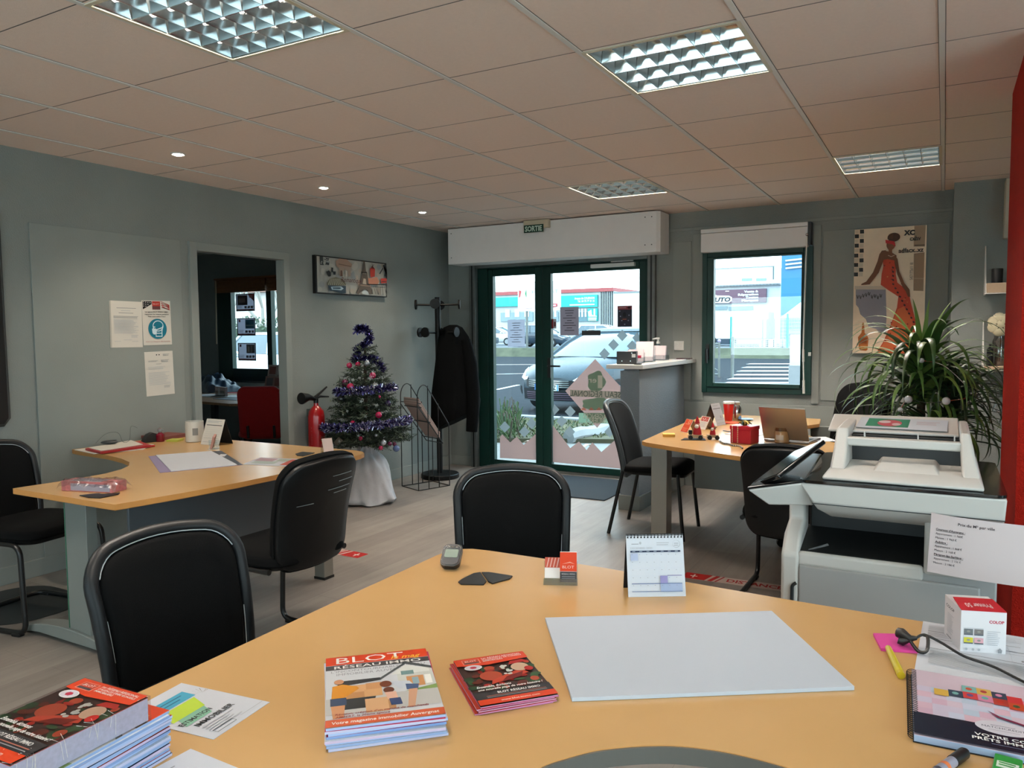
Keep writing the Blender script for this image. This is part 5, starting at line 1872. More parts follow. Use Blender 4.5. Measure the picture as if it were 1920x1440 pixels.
ms = MB(); ms.ball((0, 0, 0.012), 0.03, mat('dark_mouse', '#3a3f42', 0.4), 16, 8, (1.6, 0.9, 0.42)); ms.bx(-0.002, 0.04, -0.001, 0.001, 0.022, 0.0245, m_black)
ms.build('computer_mouse', loc=(*tuple(at_z(205, 833, TOP + .02))[:2], TOP + 0.0202), rotz=0.9, label='dark computer mouse lying on the sheet over the red folder', category='mouse')
pn = thing('pen', 'red and white pen lying beside the red folder', 'pen', (*tuple(at_z(267, 840, TOP))[:2], TOP + 0.0065), math.atan2(0.116, 0.041))
mb = MB(); mb.tube([(-0.07, 0, 0), (-0.06, 0, 0), (0.0, 0, 0)], [0.0015, 0.005, 0.006], m_white, n=10); mb.build('white_barrel', pn)
mb = MB(); mb.tube([(0.0, 0, 0), (0.07, 0, 0)], [0.0062, 0.0055], C('#b3251f'), n=10); mb.build('red_barrel', pn)
wr = MB()
b0 = V((*tuple(at_z(222, 831, TOP + .02))[:2], TOP + .024))
wr.tube(smooth_pts([b0 + V((-0.1, -0.08, 0)), b0 + V((-.09, -.02, .05)), b0 + V((-.03, 0.02, .055)), b0 + V((0.0, .03, .0)), b0 + V((0.02, .06, .01)), b0 + V((-.02, .10, .085)), b0 + V((0.0, .13, .075))], 5), 0.0012, mat('dark_wire', '#55585a', 0.4), n=5)
wr.build('thin_cable', label='thin grey cable looping up behind the red folder by the wall', category='cable')

# tape dispenser, ink bottle, note pad, candle, box
p_ = at_z(288, 829, TOP)
td = thing('tape_dispenser', 'black tape dispenser near the wall end of corner desk', 'tape dispenser', (p_.x - .02, p_.y, TOP), 1.3)
mb = MB()
prof = [(-0.06, 0.0), (0.06, 0.0), (0.065, 0.02), (0.045, 0.035), (0.03, 0.05), (0.0, 0.062), (-0.03, 0.05), (-0.05, 0.025)]
n = len(prof)
mb.add([(x, -0.022, z) for x, z in prof] + [(x, 0.022, z) for x, z in prof], [tuple(range(n)), tuple(range(2 * n - 1, n - 1, -1))] + [(i, n + i, n + (i + 1) % n, (i + 1) % n) for i in range(n)], m_black)
mb.build('dispenser_body', td, bevel=0.004)
mb = MB(); mb.tube([(0.0, -0.010, 0.038), (0.0, 0.010, 0.038)], 0.022, mat('tape_roll', '#5b5a50', 0.3), n=18); mb.build('tape_roll', td)
p_ = at_z(301, 828, TOP)
ib = thing('perfume_bottle', 'small clear bottle of red liquid behind the tape dispenser', 'bottle', (p_.x, p_.y, TOP))
mb = MB(); mb.lathe([(0.024, 0.001), (0.026, 0.004), (0.026, 0.045), (0.012, 0.055), (0.012, 0.06)], mat('red_liquid', '#7a0f26', 0.08, spec=0.6), 20); mb.build('flask', ib)
mb = MB(); mb.ball((0, 0, 0.074), 0.017, mat('glass_stopper', '#c9cdd0', 0.05, trans=0.8), 14, 8); mb.build('stopper', ib)
p_ = at_z(328, 827, TOP)
flat('note_pad', 'lime green note pad between the red bottle and white candle', 'note pad', p_.x, p_.y, 0.075, 0.075, 0.4, TOP, 0.012, None, C('#b5b64a'), edge=None)
p_ = at_z(310, 820, TOP)
flat('brown_folder', 'flat brown folder lying against the wall behind the candle', 'folder', p_.x - .0, min(p_.y, 3.28), 0.22, 0.20, 0.1, TOP, 0.02, None, C('#7d4a44'))
p_ = at_z(358, 829, TOP)
cd = thing('candle_jar', 'white candle jar on the corner desk before the doorway', 'candle', (p_.x, p_.y + 0.03, TOP))
m_cer = mat('white_ceramic', '#d5cfc4', 0.35)
mb = MB(); mb.lathe([(0.050, 0.0005), (0.055, 0.006), (0.055, 0.13), (0.051, 0.13), (0.050, 0.10), (0.0001, 0.10)], m_cer, 32); mb.build('jar', cd)
mb = MB(); mb.lathe([(0.0001, 0.1005), (0.049, 0.1005)], C('#c9bda5'), 24); mb.tube([(0, 0, 0.1), (0, 0, 0.112)], 0.0012, BLK, n=5); mb.build('wax', cd)
mb = MB()
for a in (-0.9,):
    mb.sheet(lambda u, v: (0.0555 * math.cos(a + 0.6 * u), 0.0555 * math.sin(a + 0.6 * u), 0.045 + 0.045 * v), 6, 1, C('#8d8a86'))
mb.build('paper_label', cd)


def tent_page(k):
    k.lines(0.1, 0.90, 0.8, 2, 0.04, 0.015, LGR, 0.3)
    k.rect(0.08, 0.74, 0.92, 0.765, C('#4b4c50'))
    k.rect(0.08, 0.25, 0.92, 0.258, GRY); k.rect(0.08, 0.10, 0.92, 0.108, GRY)
    k.rect(0.60, 0.30, 0.74, 0.42, LGR)
    k.lines(0.1, 0.66, 0.8, 5, 0.08, 0.004, LGR, 0.0)


t_ = tent('desk_calendar', 'white tent calendar beside the candle jar on the corner desk', 'calendar', tuple(at_z(376, 833, TOP))[:2], tuple(at_z(410, 836, TOP))[:2], 0.155, 0.11, tent_page, BLK, spiral=False, m_face=m_paperw)
p_ = at_z(400, 842, TOP)
chd = thing('card_holder', 'small clear holder of pink cards before the tent calendar', 'card holder', (p_.x, p_.y, TOP), 0.7)
mb = MB(); mb.bx(-0.03, 0.03, -0.02, 0.03, 0.0005, 0.003, m_acr); mb.bx(-.03, .03, 0.028, 0.03, 0.003, 0.05, m_acr); mb.build('acrylic_stand', chd, smooth=0)
mb = MB(); mb.box((0.0, 0.004, 0.044), (0.012, 0.05, 0.078), C('#b98a80'), (0.25, 0.28, 0)); mb.build('card_block', chd, smooth=0)
p_ = at_z(620, 850, TOP)
chd = thing('card_holder', 'small clear card holder on the far corner of the corner desk', 'card holder', (p_.x - .02, p_.y, TOP), 1.2)
mb = MB(); mb.bx(-0.03, 0.03, -0.02, 0.03, 0.0005, 0.003, m_acr); mb.bx(-.03, .03, 0.028, 0.03, 0.003, 0.05, m_acr); mb.build('acrylic_stand', chd, smooth=0)
mb = MB(); mb.box((0.0, 0.0, 0.043), (0.06, 0.006, 0.082), C('#cdb9b2'), (-0.32, 0, 0)); mb.build('card_block', chd, smooth=0)

# ================================================================== window desk
p_ = at_z(1254, 818, TOP)
flat('note_pad', 'yellow sticky note pad at the rounded corner of window desk', 'sticky notes', p_.x, p_.y, 0.076, 0.076, 0.35, TOP, 0.016, None, C('#d9c05c'), edge=C('#cf9a3f'))


def orange_page(k):
    k.rect(0.04, 0.03, 0.96, 0.97, C('#cf4a1f'))
    k.rect(0.50, 0.68, 0.78, 0.90, C('#e3b48d')); k.rect(0.55, 0.71, 0.73, 0.87, C('#cf4a1f'))
    k.lines(0.2, 0.6, 0.6, 1, 0.1, 0.05, C('#e0896a'))
    k.lines(0.15, 0.30, 0.7, 3, 0.09, 0.03, C('#e0896a'))


tent('card_stand', 'orange tent card on window desk beside the sticky notes', 'tent card', tuple(at_z(1275, 809, TOP))[:2], tuple(at_z(1288, 812, TOP))[:2], 0.085, 0.10, orange_page, C('#c9a783'), spiral=False, m_face=m_paperw)
tent('card_stand', 'pale tent card with red letters standing behind the toy train', 'tent card', tuple(at_z(1306, 803, TOP))[:2], tuple(at_z(1322, 806, TOP))[:2], 0.085, 0.09, lambda k: (k.rect(0.1, 0.62, 0.9, 0.95, C('#b5473f')), k.poly([(0.15, 0.68), (0.3, 0.88), (0.4, 0.7), (0.55, 0.9), (0.65, 0.7), (0.85, 0.86), (0.8, 0.8), (0.66, 0.66), (0.55, 0.82), (0.42, 0.64), (0.3, 0.8)], C('#ddc7bf')), k.lines(0.15, 0.5, 0.7, 4, 0.1, 0.03, LGR)), C('#bfa58d'), spiral=False, m_face=m_paperw)
tent('desk_calendar', 'white tent calendar beside the red cup on the window desk', 'calendar', tuple(at_z(1345, 799, TOP))[:2], tuple(at_z(1361, 796, TOP))[:2], 0.155, 0.11, tent_page, BLK, spiral=False)
p_ = at_z(1366, 789, TOP)
cu = thing('tumbler', 'bright red travel tumbler with white lid on the window desk', 'cup', (p_.x, p_.y, TOP))
mb = MB(); mb.lathe([(0.026, 0.001), (0.028, 0.003), (0.039, 0.128), (0.038, 0.132)], mat('red_lacquer', '#c4231c', 0.3), 28); mb.build('cup_body', cu)
mb = MB(); mb.lathe([(0.041, 0.128), (0.042, 0.138), (0.039, 0.146), (0.0001, 0.146)], m_white, 28); mb.build('lid', cu)
p_ = at_z(1380, 787, TOP)
bo = thing('steel_bottle', 'slim polished steel bottle behind the red tumbler', 'bottle', (p_.x + .012, p_.y - .02, TOP))
mb = MB(); mb.lathe([(0.030, 0.001), (0.032, 0.004), (0.032, 0.085), (0.024, 0.105), (0.019, 0.115)], m_chrome, 28); mb.build('bottle_body', bo)
mb = MB(); mb.lathe([(0.0195, 0.115), (0.0205, 0.118), (0.0205, 0.136), (0.018, 0.139), (0.0001, 0.139)], mat('steel_cap', '#b9b9b5', 0.3, metal=0.8), 24); mb.build('cap', bo)
p_ = at_z(1372, 793, TOP)
flat('orange_notes', 'bright orange and pink paper slips before the red tumbler', 'paper slips', p_.x, p_.y, 0.09, 0.13, -0.5, TOP, 0.004, lambda k: k.poly([(0.1, 0.3), (0.8, 0.9), (0.9, 0.5)], C('#d97a2a')), C('#cf4a3a'))
p_ = at_z(1397, 788, TOP)
pl = MB(); pl.lathe([(0.035, 0.001), (0.058, 0.010), (0.060, 0.012), (0.057, 0.011), (0.034, 0.004), (0.0001, 0.004)], mat('blue_dish', '#6f8fb5', 0.35), 28)
pl.build('dish', loc=(p_.x + .0, p_.y, TOP), label='flat blue dish on the window desk behind the laptop', category='dish')
p_ = at_z(1336, 803, TOP)
ck = MB(); ck.ball((0, 0, 0.012), 0.03, mat('beige_pebble', '#a58a6f', 0.7, var=0.2, vscale=30), 14, 8, (1.15, 0.8, 0.4)); ck.build('pebble', loc=(p_.x, p_.y, TOP + 0.0004), label='beige pebble between the toy train and the white tent calendar', category='pebble')
# toy train with a small gnome
p_ = at_z(1313, 824, TOP)
tr = thing('toy_train', 'small wooden toy train with red and white gnome on dark pad', 'toy', (p_.x, p_.y, TOP), 0.35)
mb = MB(); mb.prism([(-0.12, -0.05), (0.03, -0.05), (0.03, 0.045), (-0.09, 0.05)], 0.0005, 0.003, BLK); mb.build('dark_pad', tr)
m_wood = mat('toy_wood', '#b59b78', 0.6)
mb = MB(); mb.box((-0.03, 0, 0.022), (0.09, 0.035, 0.018), m_wood); mb.box((0.075, 0.01, 0.022), (0.07, 0.035, 0.018), m_wood); mb.bx(0.01, 0.045, -.002, .01, 0.016, 0.02, m_wood); mb.build('wagon', tr, bevel=0.003)
mb = MB(); mb.tube([(-0.06, 0, 0.03), (-0.06, 0, 0.058)], 0.011, BLK, n=12); mb.build('chimney', tr)
for x in (-0.06, 0.0, 0.055, 0.1):
    for y in (-0.022, 0.032):
        mb = MB(); mb.tube([(x, y - .004, 0.0145), (x, y + .004, 0.0145)], 0.0135, BLK, n=14); mb.build('wheel', tr)
for bx0, s_ in ((-0.018, 1.25), (0.075, 0.85)):
    mb = MB()
    mb.lathe([(0.0215 * s_, 0), (0.019 * s_, 0.02 * s_), (0.011 * s_, 0.045 * s_)], C('#a3202a'), 14, (bx0, 0.004, 0.031))
    mb.ball((bx0, 0.004, 0.031 + 0.05 * s_), 0.012 * s_, C('#d0a68c'), 10, 8)
    mb.ball((bx0 - .004, -0.006, 0.031 + 0.040 * s_), 0.011 * s_, C('#ddd8d0'), 10, 8)
    mb.lathe([(0.013 * s_, 0.055 * s_), (0.008 * s_, 0.075 * s_), (0.0002, 0.092 * s_)], C('#b0242c'), 12, (bx0, 0.004, 0.031))
    mb.build('gnome', tr)
# beads
bd = MB()
r = random.Random(9)
P_ = [V((*tuple(at_z(*p, TOP))[:2], TOP + 0.0055)) for p in ((1350, 829), (1357, 833), (1366, 834), (1374, 837), (1386, 838), (1392, 842))]
pp = smooth_pts(P_, 7)
for i, q in enumerate(pp):
    bd.ball(q, 0.0055, mat('dark_bead', '#4d463e', 0.3) if i % 2 else mat('pale_bead', '#b9b2a4', 0.3), 8, 6)
bd.tube([q + V((0, 0, -.001)) for q in pp], 0.002, BLK, n=5)
bd.build('bead_chain', label='string of dark and pale beads before the red gift box', category='bead string')
# gift
p_ = at_z(1402, 829, TOP)
gf = thing('gift_box', 'glossy red gift box with gold bow behind the black chair back', 'gift', (p_.x - .012, p_.y - .03, TOP), -0.25)
m_gift = mat('red_gift_paper', '#b3152f', 0.3)
mb = MB(); mb.bx(-0.065, 0.065, -0.055, 0.055, 0.0005, 0.095, m_gift); mb.build('box_body', gf, bevel=0.003)
mb = MB(); mb.bx(-0.068, 0.068, -0.058, 0.058, 0.082, 0.105, m_gift); mb.build('lid', gf, bevel=0.003)
mb = MB()
for x in (-0.05, -0.015):
    for i in range(9):
        mb.box((x, -0.0592, 0.008 + i * 0.0115), (0.006, 0.0012, 0.006), C('#dcc9a5'))
    mb.bx(x - .001, x + .001, -0.0588, -0.0582, 0.003, 0.104, C('#dcc9a5'))
mb.build('dotted_ribbon', gf)
mb = MB()
m_gold = mat('gold_ribbon', '#a08a45', 0.35, metal=0.5)
for i in range(12):
    a = 2 * PI * i / 12
    rr = 0.028 + 0.012 * (i % 2)
    mb.tube([(0, 0, 0.107), (rr * .6 * math.cos(a), rr * .6 * math.sin(a), 0.125), (rr * math.cos(a), rr * math.sin(a), 0.112)], [0.003, 0.009, 0.002], m_gold if i % 3 else mat('dark_green_ribbon', '#2b3a26', 0.4), n=6)
mb.ball((0, 0, 0.118), 0.018, m_gold, 10, 8)
mb.build('bow', gf)
# candle glass
p_ = at_z(1466, 830, TOP)
cg = thing('candle_glass', 'cream candle in a clear glass beside the laptop', 'candle', (p_.x, p_.y, TOP))
mb = MB(); mb.lathe([(0.040, 0.0008), (0.043, 0.004), (0.043, 0.092), (0.0415, 0.092), (0.0413, 0.075)], mat_mix_glass('candle_tumbler', '#f0e6d8', 0.12), 28); mb.build('glass', cg)
mb = MB(); mb.lathe([(0.0405, 0.004), (0.0408, 0.07), (0.0001, 0.07)], C('#d9c2a0'), 24); mb.build('wax', cg)
mb = MB(); mb.sheet(lambda u, v: (0.0437 * math.cos(-2.3 + 1.1 * u), 0.0437 * math.sin(-2.3 + 1.1 * u), 0.02 + 0.03 * v), 8, 1, C('#cfc8bb')); mb.build('paper_label', cg)
# laptop, seen from behind its lid
lp = thing('laptop', 'open silver laptop on the window desk, lid back towards us', 'laptop', (-0.80, 5.02, TOP))
m_lap = mat('laptop_silver', '#a9a6a3', 0.32, metal=0.85)
lb, rb = at_z(1432, 822, TOP + .016), at_z(1497, 827, TOP + .016)
u = (rb - lb); wl = 0.27
u = V((u.x, u.y, 0)).normalized()
nrm = V((-u.y, u.x, 0))                # away from camera, towards the user
if nrm.y < 0: nrm = -nrm
o0 = V((lb.x, lb.y, TOP))
# solve the lid height so that its upper edge lies on the pixel line of the photograph
Mx = frame_matrix(o0, u, nrm)
mb = MB(); mb.box((wl / 2, 0.115, 0.008), (wl, 0.225, 0.014), m_lap, None)
mb.v = [Mx @ p for p in mb.v]; mb.build('base', lp, world=True, bevel=0.004)
mb = MB(); mb.box((wl / 2, 0.10, 0.0155), (wl * 0.86, 0.10, 0.001), BLK, None); mb.v = [Mx @ p for p in mb.v]; mb.build('keyboard', lp, world=True)
lean = 0.44
mb = MB()
mb.box((wl / 2, -math.sin(lean) * 0.109, 0.016 + math.cos(lean) * 0.112), (wl, 0.006, 0.222), m_lap, (lean, 0, 0))
mb.v = [Mx @ p for p in mb.v]; mb.build('lid', lp, world=True, bevel=0.003)
for n_, (px, py, w, h, rz, lab) in enumerate(((1398, 816, 0.21, 0.29, -0.2, 'white sheet lying between the gift box and tumbler on window desk'), (1522, 824, 0.25, 0.2, 0.5, 'white sheets stacked right of the laptop on window desk'))):
    p_ = at_z(px, py, TOP)
    flat('paper_sheet', lab, 'paper', p_.x, p_.y + .12 * (n_ == 0), w, h, rz, TOP, 0.002, None, m_paper)
p_ = at_z(1371, 811, TOP)
pe = MB(); pe.tube([(-0.07, 0, 0), (0.07, 0, 0)], [0.003, 0.0045], C('#6d7278'), n=8); pe.build('pen', loc=(p_.x, p_.y, TOP + .0052), rotz=-0.5, label='grey pen on the window desk left of the gift box', category='pen')

# ================================================================== reception counter
KZ = 1.145
ct = MB(); ct.prism([(-2.215, 5.40), (-1.925, 5.40), (-1.925, BY - 0.005), (-2.27, BY - 0.005)], KZ - 0.03, KZ, mat('white_counter', '#cfcac4', 0.35))
ct.build('countertop', smooth=0, bevel=0.003, label='white countertop slab lying on the grey stub wall by the entrance', category='countertop')
sp = MB(); sp.bx(-2.17, -2.05, 5.66, BY - 0.01, 1.0905, KZ - 0.0305, m_stub)
struct(sp, 'trim_8')
bbx = thing('black_box', 'small black box with white sticker on the countertop end', 'box', (-2.115, 5.58, KZ), 0.25)
mb = MB(); mb.bx(-0.075, 0.075, -0.05, 0.05, 0.0008, 0.098, m_black); mb.build('box_body', bbx, bevel=0.003)
mb = MB(); mb.bx(0.04, 0.068, -0.0512, -0.0502, 0.052, 0.078, m_white); mb.build('sticker', bbx)
for x, z in ((-0.035, 0.025), (0.03, 0.025), (0.04, 0.085)):
    mb = MB(); mb.box((x, -0.0508, z), (0.006, 0.0015, 0.005), m_chrome); mb.build('screw', bbx)


def leaflet_holder(lab, px, py, y, w, h, rz, red=False):
    q = at_y(px, py, y)
    t = thing('leaflet_holder', lab, 'leaflet holder', (q.x, y, KZ), rz, 'leaflet holders on the countertop')
    mb = MB()
    mb.bx(-w / 2, w / 2, -0.06, 0.06, 0.0005, 0.003, m_acr); mb.bx(-w / 2, w / 2, -0.06, -0.057, 0.003, 0.045, m_acr); mb.bx(-w / 2, w / 2, 0.057, 0.06, 0.003, h * 0.8, m_acr)
    mb.bx(-w / 2, -w / 2 + .002, -0.06, 0.06, 0.003, 0.045, m_acr); mb.bx(w / 2 - .002, w / 2, -0.06, 0.06, 0.003, 0.045, m_acr)
    mb.build('acrylic_stand', t, smooth=0)
    mb = MB(); mb.box((0, 0.0, 0.006 + h / 2), (w * .94, 0.02, h), C('#d3c4c6'), (-0.15, 0, 0)); mb.build('leaflets', t, smooth=0)
    if red:
        mb = MB(); mb.box((-0.01, -0.04, 0.05), (w * .9, 0.012, 0.022), C('#a82c48')); mb.build('red_card', t)
    return t


leaflet_holder('low leaflet holder with red card beside the black box', 1192, 680, 5.80, 0.13, 0.10, 0.2, True)
leaflet_holder('tall pale leaflet holder in the middle of the countertop', 1209, 680, 6.02, 0.15, 0.16, 0.1)
leaflet_holder('clear slanted holder before the soap bottle on countertop', 1236, 678, 6.42, 0.13, 0.12, -0.1)
q = at_y(1234, 672, 6.62)
sb = thing('soap_bottle', 'clear hand gel bottle with white pump on the countertop', 'bottle', (q.x, 6.62, KZ))
mb = MB(); mb.lathe([(0.036, 0.001), (0.038, 0.004), (0.038, 0.10), (0.030, 0.122), (0.014, 0.132), (0.014, 0.14)], mat('gel_bottle', '#9fb0bd', 0.1, trans=0.5), 24); mb.build('bottle_body', sb)
mb = MB(); mb.lathe([(0.018, 0.14), (0.018, 0.158), (0.007, 0.16), (0.007, 0.182)], m_white, 16)
mb.tube([(0.012, 0, 0.186), (-0.012, 0, 0.188), (-0.05, -0.005, 0.182)], [0.009, 0.009, 0.005], m_white, n=8)
mb.build('pump', sb)
q = at_y(1196, 683, 5.47)
ph = MB(); ph.box((0, 0, 0.005), (0.05, 0.03, 0.008), BLK); ph.box((0.0, 0.05, 0.016), (0.04, 0.022, 0.014), C('#9da2a8')); ph.box((0, 0.03, 0.011), (0.03, 0.03, 0.006), C('#9da2a8')); ph.build('stapler', loc=(q.x, 5.47, KZ + .0006), rotz=0.0, smooth=0, label='small black and grey stapler at the countertop edge', category='stapler')
q = at_y(1262, 676, 6.55)
flat('leaflet', 'pink and white leaflets spread at the wall end of the countertop', 'leaflet', -1.995, 6.52, 0.10, 0.21, 0.2, KZ, 0.004, lambda k: k.rect(0.1, 0.5, 0.9, 0.95, C('#b98a98')), m_paper)
flat('leaflet', 'dark folded leaflet against the wall at countertop end', 'leaflet', -2.01, 6.72, 0.12, 0.08, 0.0, KZ, 0.012, None, C('#4a4043'))
# ================================================================== things on the walls
Yv, Zv, Xv = (0, 1, 0), (0, 0, 1), (1, 0, 0)


def letter(k):
    k.lines(0.22, 0.845, 0.6, 1, 0.03, 0.010, GRY, 0.05)
    k.lines(0.35, 0.79, 0.3, 1, 0.03, 0.008, LGR); k.lines(0.28, 0.74, 0.46, 1, 0.03, 0.010, GRY)
    k.lines(0.12, 0.67, 0.76, 3, 0.018, 0.007, GRY, 0.05)
    k.lines(0.12, 0.60, 0.76, 18, 0.0175, 0.005, LGR, 0.25)
    k.lines(0.64, 0.26, 0.22, 3, 0.02, 0.007, LGR); k.lines(0.4, 0.16, 0.26, 1, 0.02, 0.006, LGR)
    k.lines(0.12, 0.13, 0.2, 1, 0.02, 0.006, LGR); k.lines(0.66, 0.13, 0.2, 1, 0.02, 0.006, LGR)
    k.rect(0.0, 0.0, 0.04, 1.0, C('#b5b2a8'))


def letter2(k):
    k.ell(0.42, 0.925, 0.022, 0.014, BLK, 10); k.ell(0.51, 0.925, 0.022, 0.014, BLK, 10)
    k.lines(0.64, 0.93, 0.24, 3, 0.018, 0.006, GRY); k.lines(0.12, 0.79, 0.34, 2, 0.018, 0.006, GRY); k.lines(0.56, 0.80, 0.30, 3, 0.02, 0.007, GRY)
    k.lines(0.38, 0.715, 0.2, 1, 0.02, 0.007, GRY); k.lines(0.10, 0.65, 0.62, 3, 0.025, 0.005, LGR)
    k.lines(0.10, 0.52, 0.78, 10, 0.03, 0.006, LGR, 0.3)
    k.lines(0.62, 0.21, 0.24, 3, 0.02, 0.006, GRY)


def mask_poster(k):
    tl = C('#18758c')
    k.poly([(0.03, 0.985), (0.34, 0.985), (0.34, 0.92), (0.03, 0.80)], C('#1d1f20'))
    for i in range(4):
        for j in range(3):
            x, y = 0.06 + i * 0.075, 0.965 - j * 0.045 - i * 0.004
            if y > 0.82 + i * 0.03:
                k.ell(x, y, 0.018, 0.011, C('#cfc9c4'), 6)
    for i in range(4):
        k.poly([(0.62 + i * .02, 0.985 - i * .045), (0.68 + i * .01, 0.985 - i * .035), (0.96, 0.88 - i * .03), (0.96, 0.90 - i * .03 + .01)], C('#bd3f38'))
    k.rect(0.35, 0.80, 0.63, 0.985, C('#b5392f')); k.rect(0.35, 0.80, 0.63, 0.875, C('#6a3f40'))
    k.text('BLOT', 0.39, 0.91, 0.03, C('#e3c2b8'), w=0.20)
    for i, (t, w) in enumerate((('Les agences BLOT RÉSEAU IMMO', 0.82), ('respectent les mesures sanitaires', 0.84), ('Pour votre santé à Tous !', 0.62))):
        k.text(t, 0.5, 0.735 - i * 0.052, 0.024, BLK, w=w, align='C', bold=0.02)
    k.ell(0.5, 0.365, 0.325, 0.228, tl, 40)
    wl = C('#cfe2ea')
    k.ell(0.52, 0.43, 0.19, 0.125, wl, 28); k.ell(0.52, 0.43, 0.165, 0.105, tl, 28)
    k.poly([(0.335, 0.43), (0.37, 0.43), (0.37, 0.28), (0.335, 0.28)], wl)
    k.poly([(0.67, 0.44), (0.70, 0.42), (0.66, 0.30), (0.66, 0.19), (0.63, 0.19), (0.63, 0.31)], wl)
    k.poly([(0.42, 0.205), (0.66, 0.205), (0.66, 0.185), (0.42, 0.185)], wl)
    k.poly([(0.42, 0.29), (0.445, 0.29), (0.445, 0.19), (0.42, 0.19)], wl)
    k.poly([(0.42, 0.275), (0.64, 0.275), (0.64, 0.255), (0.42, 0.255)], wl)
    k.poly([(0.30, 0.37), (0.43, 0.375), (0.47, 0.34), (0.45, 0.25), (0.36, 0.235), (0.31, 0.27)], wl)
    k.poly([(0.45, 0.355), (0.69, 0.41), (0.69, 0.385), (0.46, 0.335)], wl)
    k.ell(0.395, 0.405, 0.025, 0.015, wl, 10)
    k.text('PORT DU MASQUE OBLIGATOIRE', 0.5, 0.065, 0.024, C('#b06a66'), w=0.86, align='C')


xw = WX + 0.0105
poster('notice', 'white typed notice pinned on wall, left beside the mask poster', 'notice', (xw, 2.983, 1.318), Yv, Zv, 0.225, 0.295, letter, m_paperw, tilt=-0.01)
poster('mask_poster', 'white poster with blue face-mask symbol pinned on the grey wall', 'poster', (xw, 3.215, 1.328), Yv, Zv, 0.212, 0.293, mask_poster, m_paperw, tilt=0.012)
poster('notice', 'white typed notice with two dark emblems below the mask poster', 'notice', (xw, 3.222, 0.992), Yv, Zv, 0.212, 0.292, letter2, m_paperw, tilt=0.02)

# dark wall mirror at the picture edge
dm = thing('wall_panel', 'dark framed panel with rounded corner on the wall, cut by picture edge', 'panel', (WX, 2.0, 1.5))
mb = MB(); mb.prism([(1.5, 0.92), (2.33, 0.905), (2.358, 0.935), (2.352, 2.09), (1.5, 2.09)], 0.001, 0.018, m_black, T=Matrix(((0, 0, 1, WX), (1, 0, 0, 0), (0, 1, 0, 0), (0, 0, 0, 1))))
mb.build('panel_board', dm, world=True, bevel=0.004)
mb = MB()
mb.tube([(WX + .012, 2.358, 2.09), (WX + .012, 2.364, 0.935), (WX + .012, 2.335, 0.898), (WX + .012, 1.5, 0.912)], 0.008, mat('worn_dark_frame', '#24231f', 0.5, var=0.5, vscale=30), n=8)
mb.build('frame', dm, world=True)

# Paris canvas
pw_, ph_ = 0.93, 0.315
PZ = 1.733
cv = thing('canvas_picture', 'wide black-framed picture of Paris sights on the grey wall', 'picture', (WX + 0.02, 5.25, 1.89))
mb = MB(); mb.bx(WX + 0.001, WX + 0.036, 4.787, 4.787 + pw_, PZ, PZ + ph_, C('#141414')); mb.build('frame', cv, world=True, smooth=0)
mb = MB()
M = frame_matrix((WX + 0.0365, 4.787, PZ), Yv, Zv)
k = Ink(mb, M, pw_, ph_, z=0.0, step=0.0002)
k.rect(0.018, 0.03, 0.982, 0.97, C('#a6a49c'))
Z = lambda x, y: ((x - 165) / 1525, 1 - (y - (205 + (x - 165) * 0.107)) / (790 - (x - 165) * 0.062))
poly = lambda pts, c: k.poly([(min(max(Z(*p)[0], .018), .982), min(max(Z(*p)[1], .03), .97)) for p in pts], C(c))
r = random.Random(12)
for i in range(40):
    x, y = r.uniform(.03, .97), r.uniform(.06, .94)
    k.ell(x, y, min(r.uniform(.01, .05), x - .019, .98 - x), min(r.uniform(.03, .1), y - .035, .965 - y), C(r.choice(['#b3b0a6', '#999a97', '#aba295', '#8f9696', '#b9aa9d'])), 9)
poly([(235, 240), (300, 245), (310, 420), (240, 410)], '#3d3f3d'); poly([(320, 260), (420, 275), (415, 330), (330, 320)], '#4a4b49')
poly([(330, 350), (420, 370), (415, 415), (335, 400)], '#35383a')
for i in range(12):
    x, y = 240 + r.random() * 180, 250 + r.random() * 150
    poly([(x, y), (x + 22, y + 4), (x + 18, y + 24), (x, y + 20)], '#b9b7b0')
poly([(545, 330), (620, 265), (775, 275), (885, 390), (870, 450), (720, 440), (600, 470), (560, 420)], '#a88a78')
poly([(610, 440), (860, 450), (850, 640), (800, 650), (785, 540), (740, 500), (690, 540), (690, 640), (620, 640)], '#a38f80')
poly([(640, 520), (670, 520), (680, 640), (635, 640)], '#6a4a3c'); poly([(740, 520), (775, 530), (780, 640), (740, 640)], '#c9c0b5')
poly([(600, 380), (860, 430), (855, 445), (600, 400)], '#7d6557')
poly([(350, 560), (400, 520), (440, 560), (440, 640), (400, 655), (370, 620)], '#17191a'); poly([(455, 460), (490, 470), (485, 560), (450, 560)], '#202324'); poly([(480, 540), (540, 545), (535, 610), (490, 610)], '#1c1e20')
poly([(355, 780), (420, 690), (540, 660), (680, 700), (745, 800), (735, 830), (365, 830)], '#6f6a55')
for i in range(9):
    a = 380 + i * 40
    poly([(a, 820), (a + 14, 820), (520 + (a - 530) * .55, 690), (510 + (a - 530) * .55, 690)], '#b9b5a2')
poly([(370, 830), (740, 840), (735, 990), (640, 1000), (500, 950), (400, 940)], '#31434f')
poly([(430, 860), (640, 850), (690, 890), (640, 930), (450, 920)], '#a9bfc9'); poly([(460, 875), (620, 870), (640, 890), (600, 905), (470, 900)], '#3f5360')
poly([(1125, 325), (1160, 325), (1180, 530), (1205, 560), (1240, 780), (1300, 900), (1330, 1000), (1250, 1010), (1200, 910), (1120, 905), (1050, 960), (1000, 1005), (950, 990), (1030, 850), (1080, 640), (1100, 530)], '#5a5047')
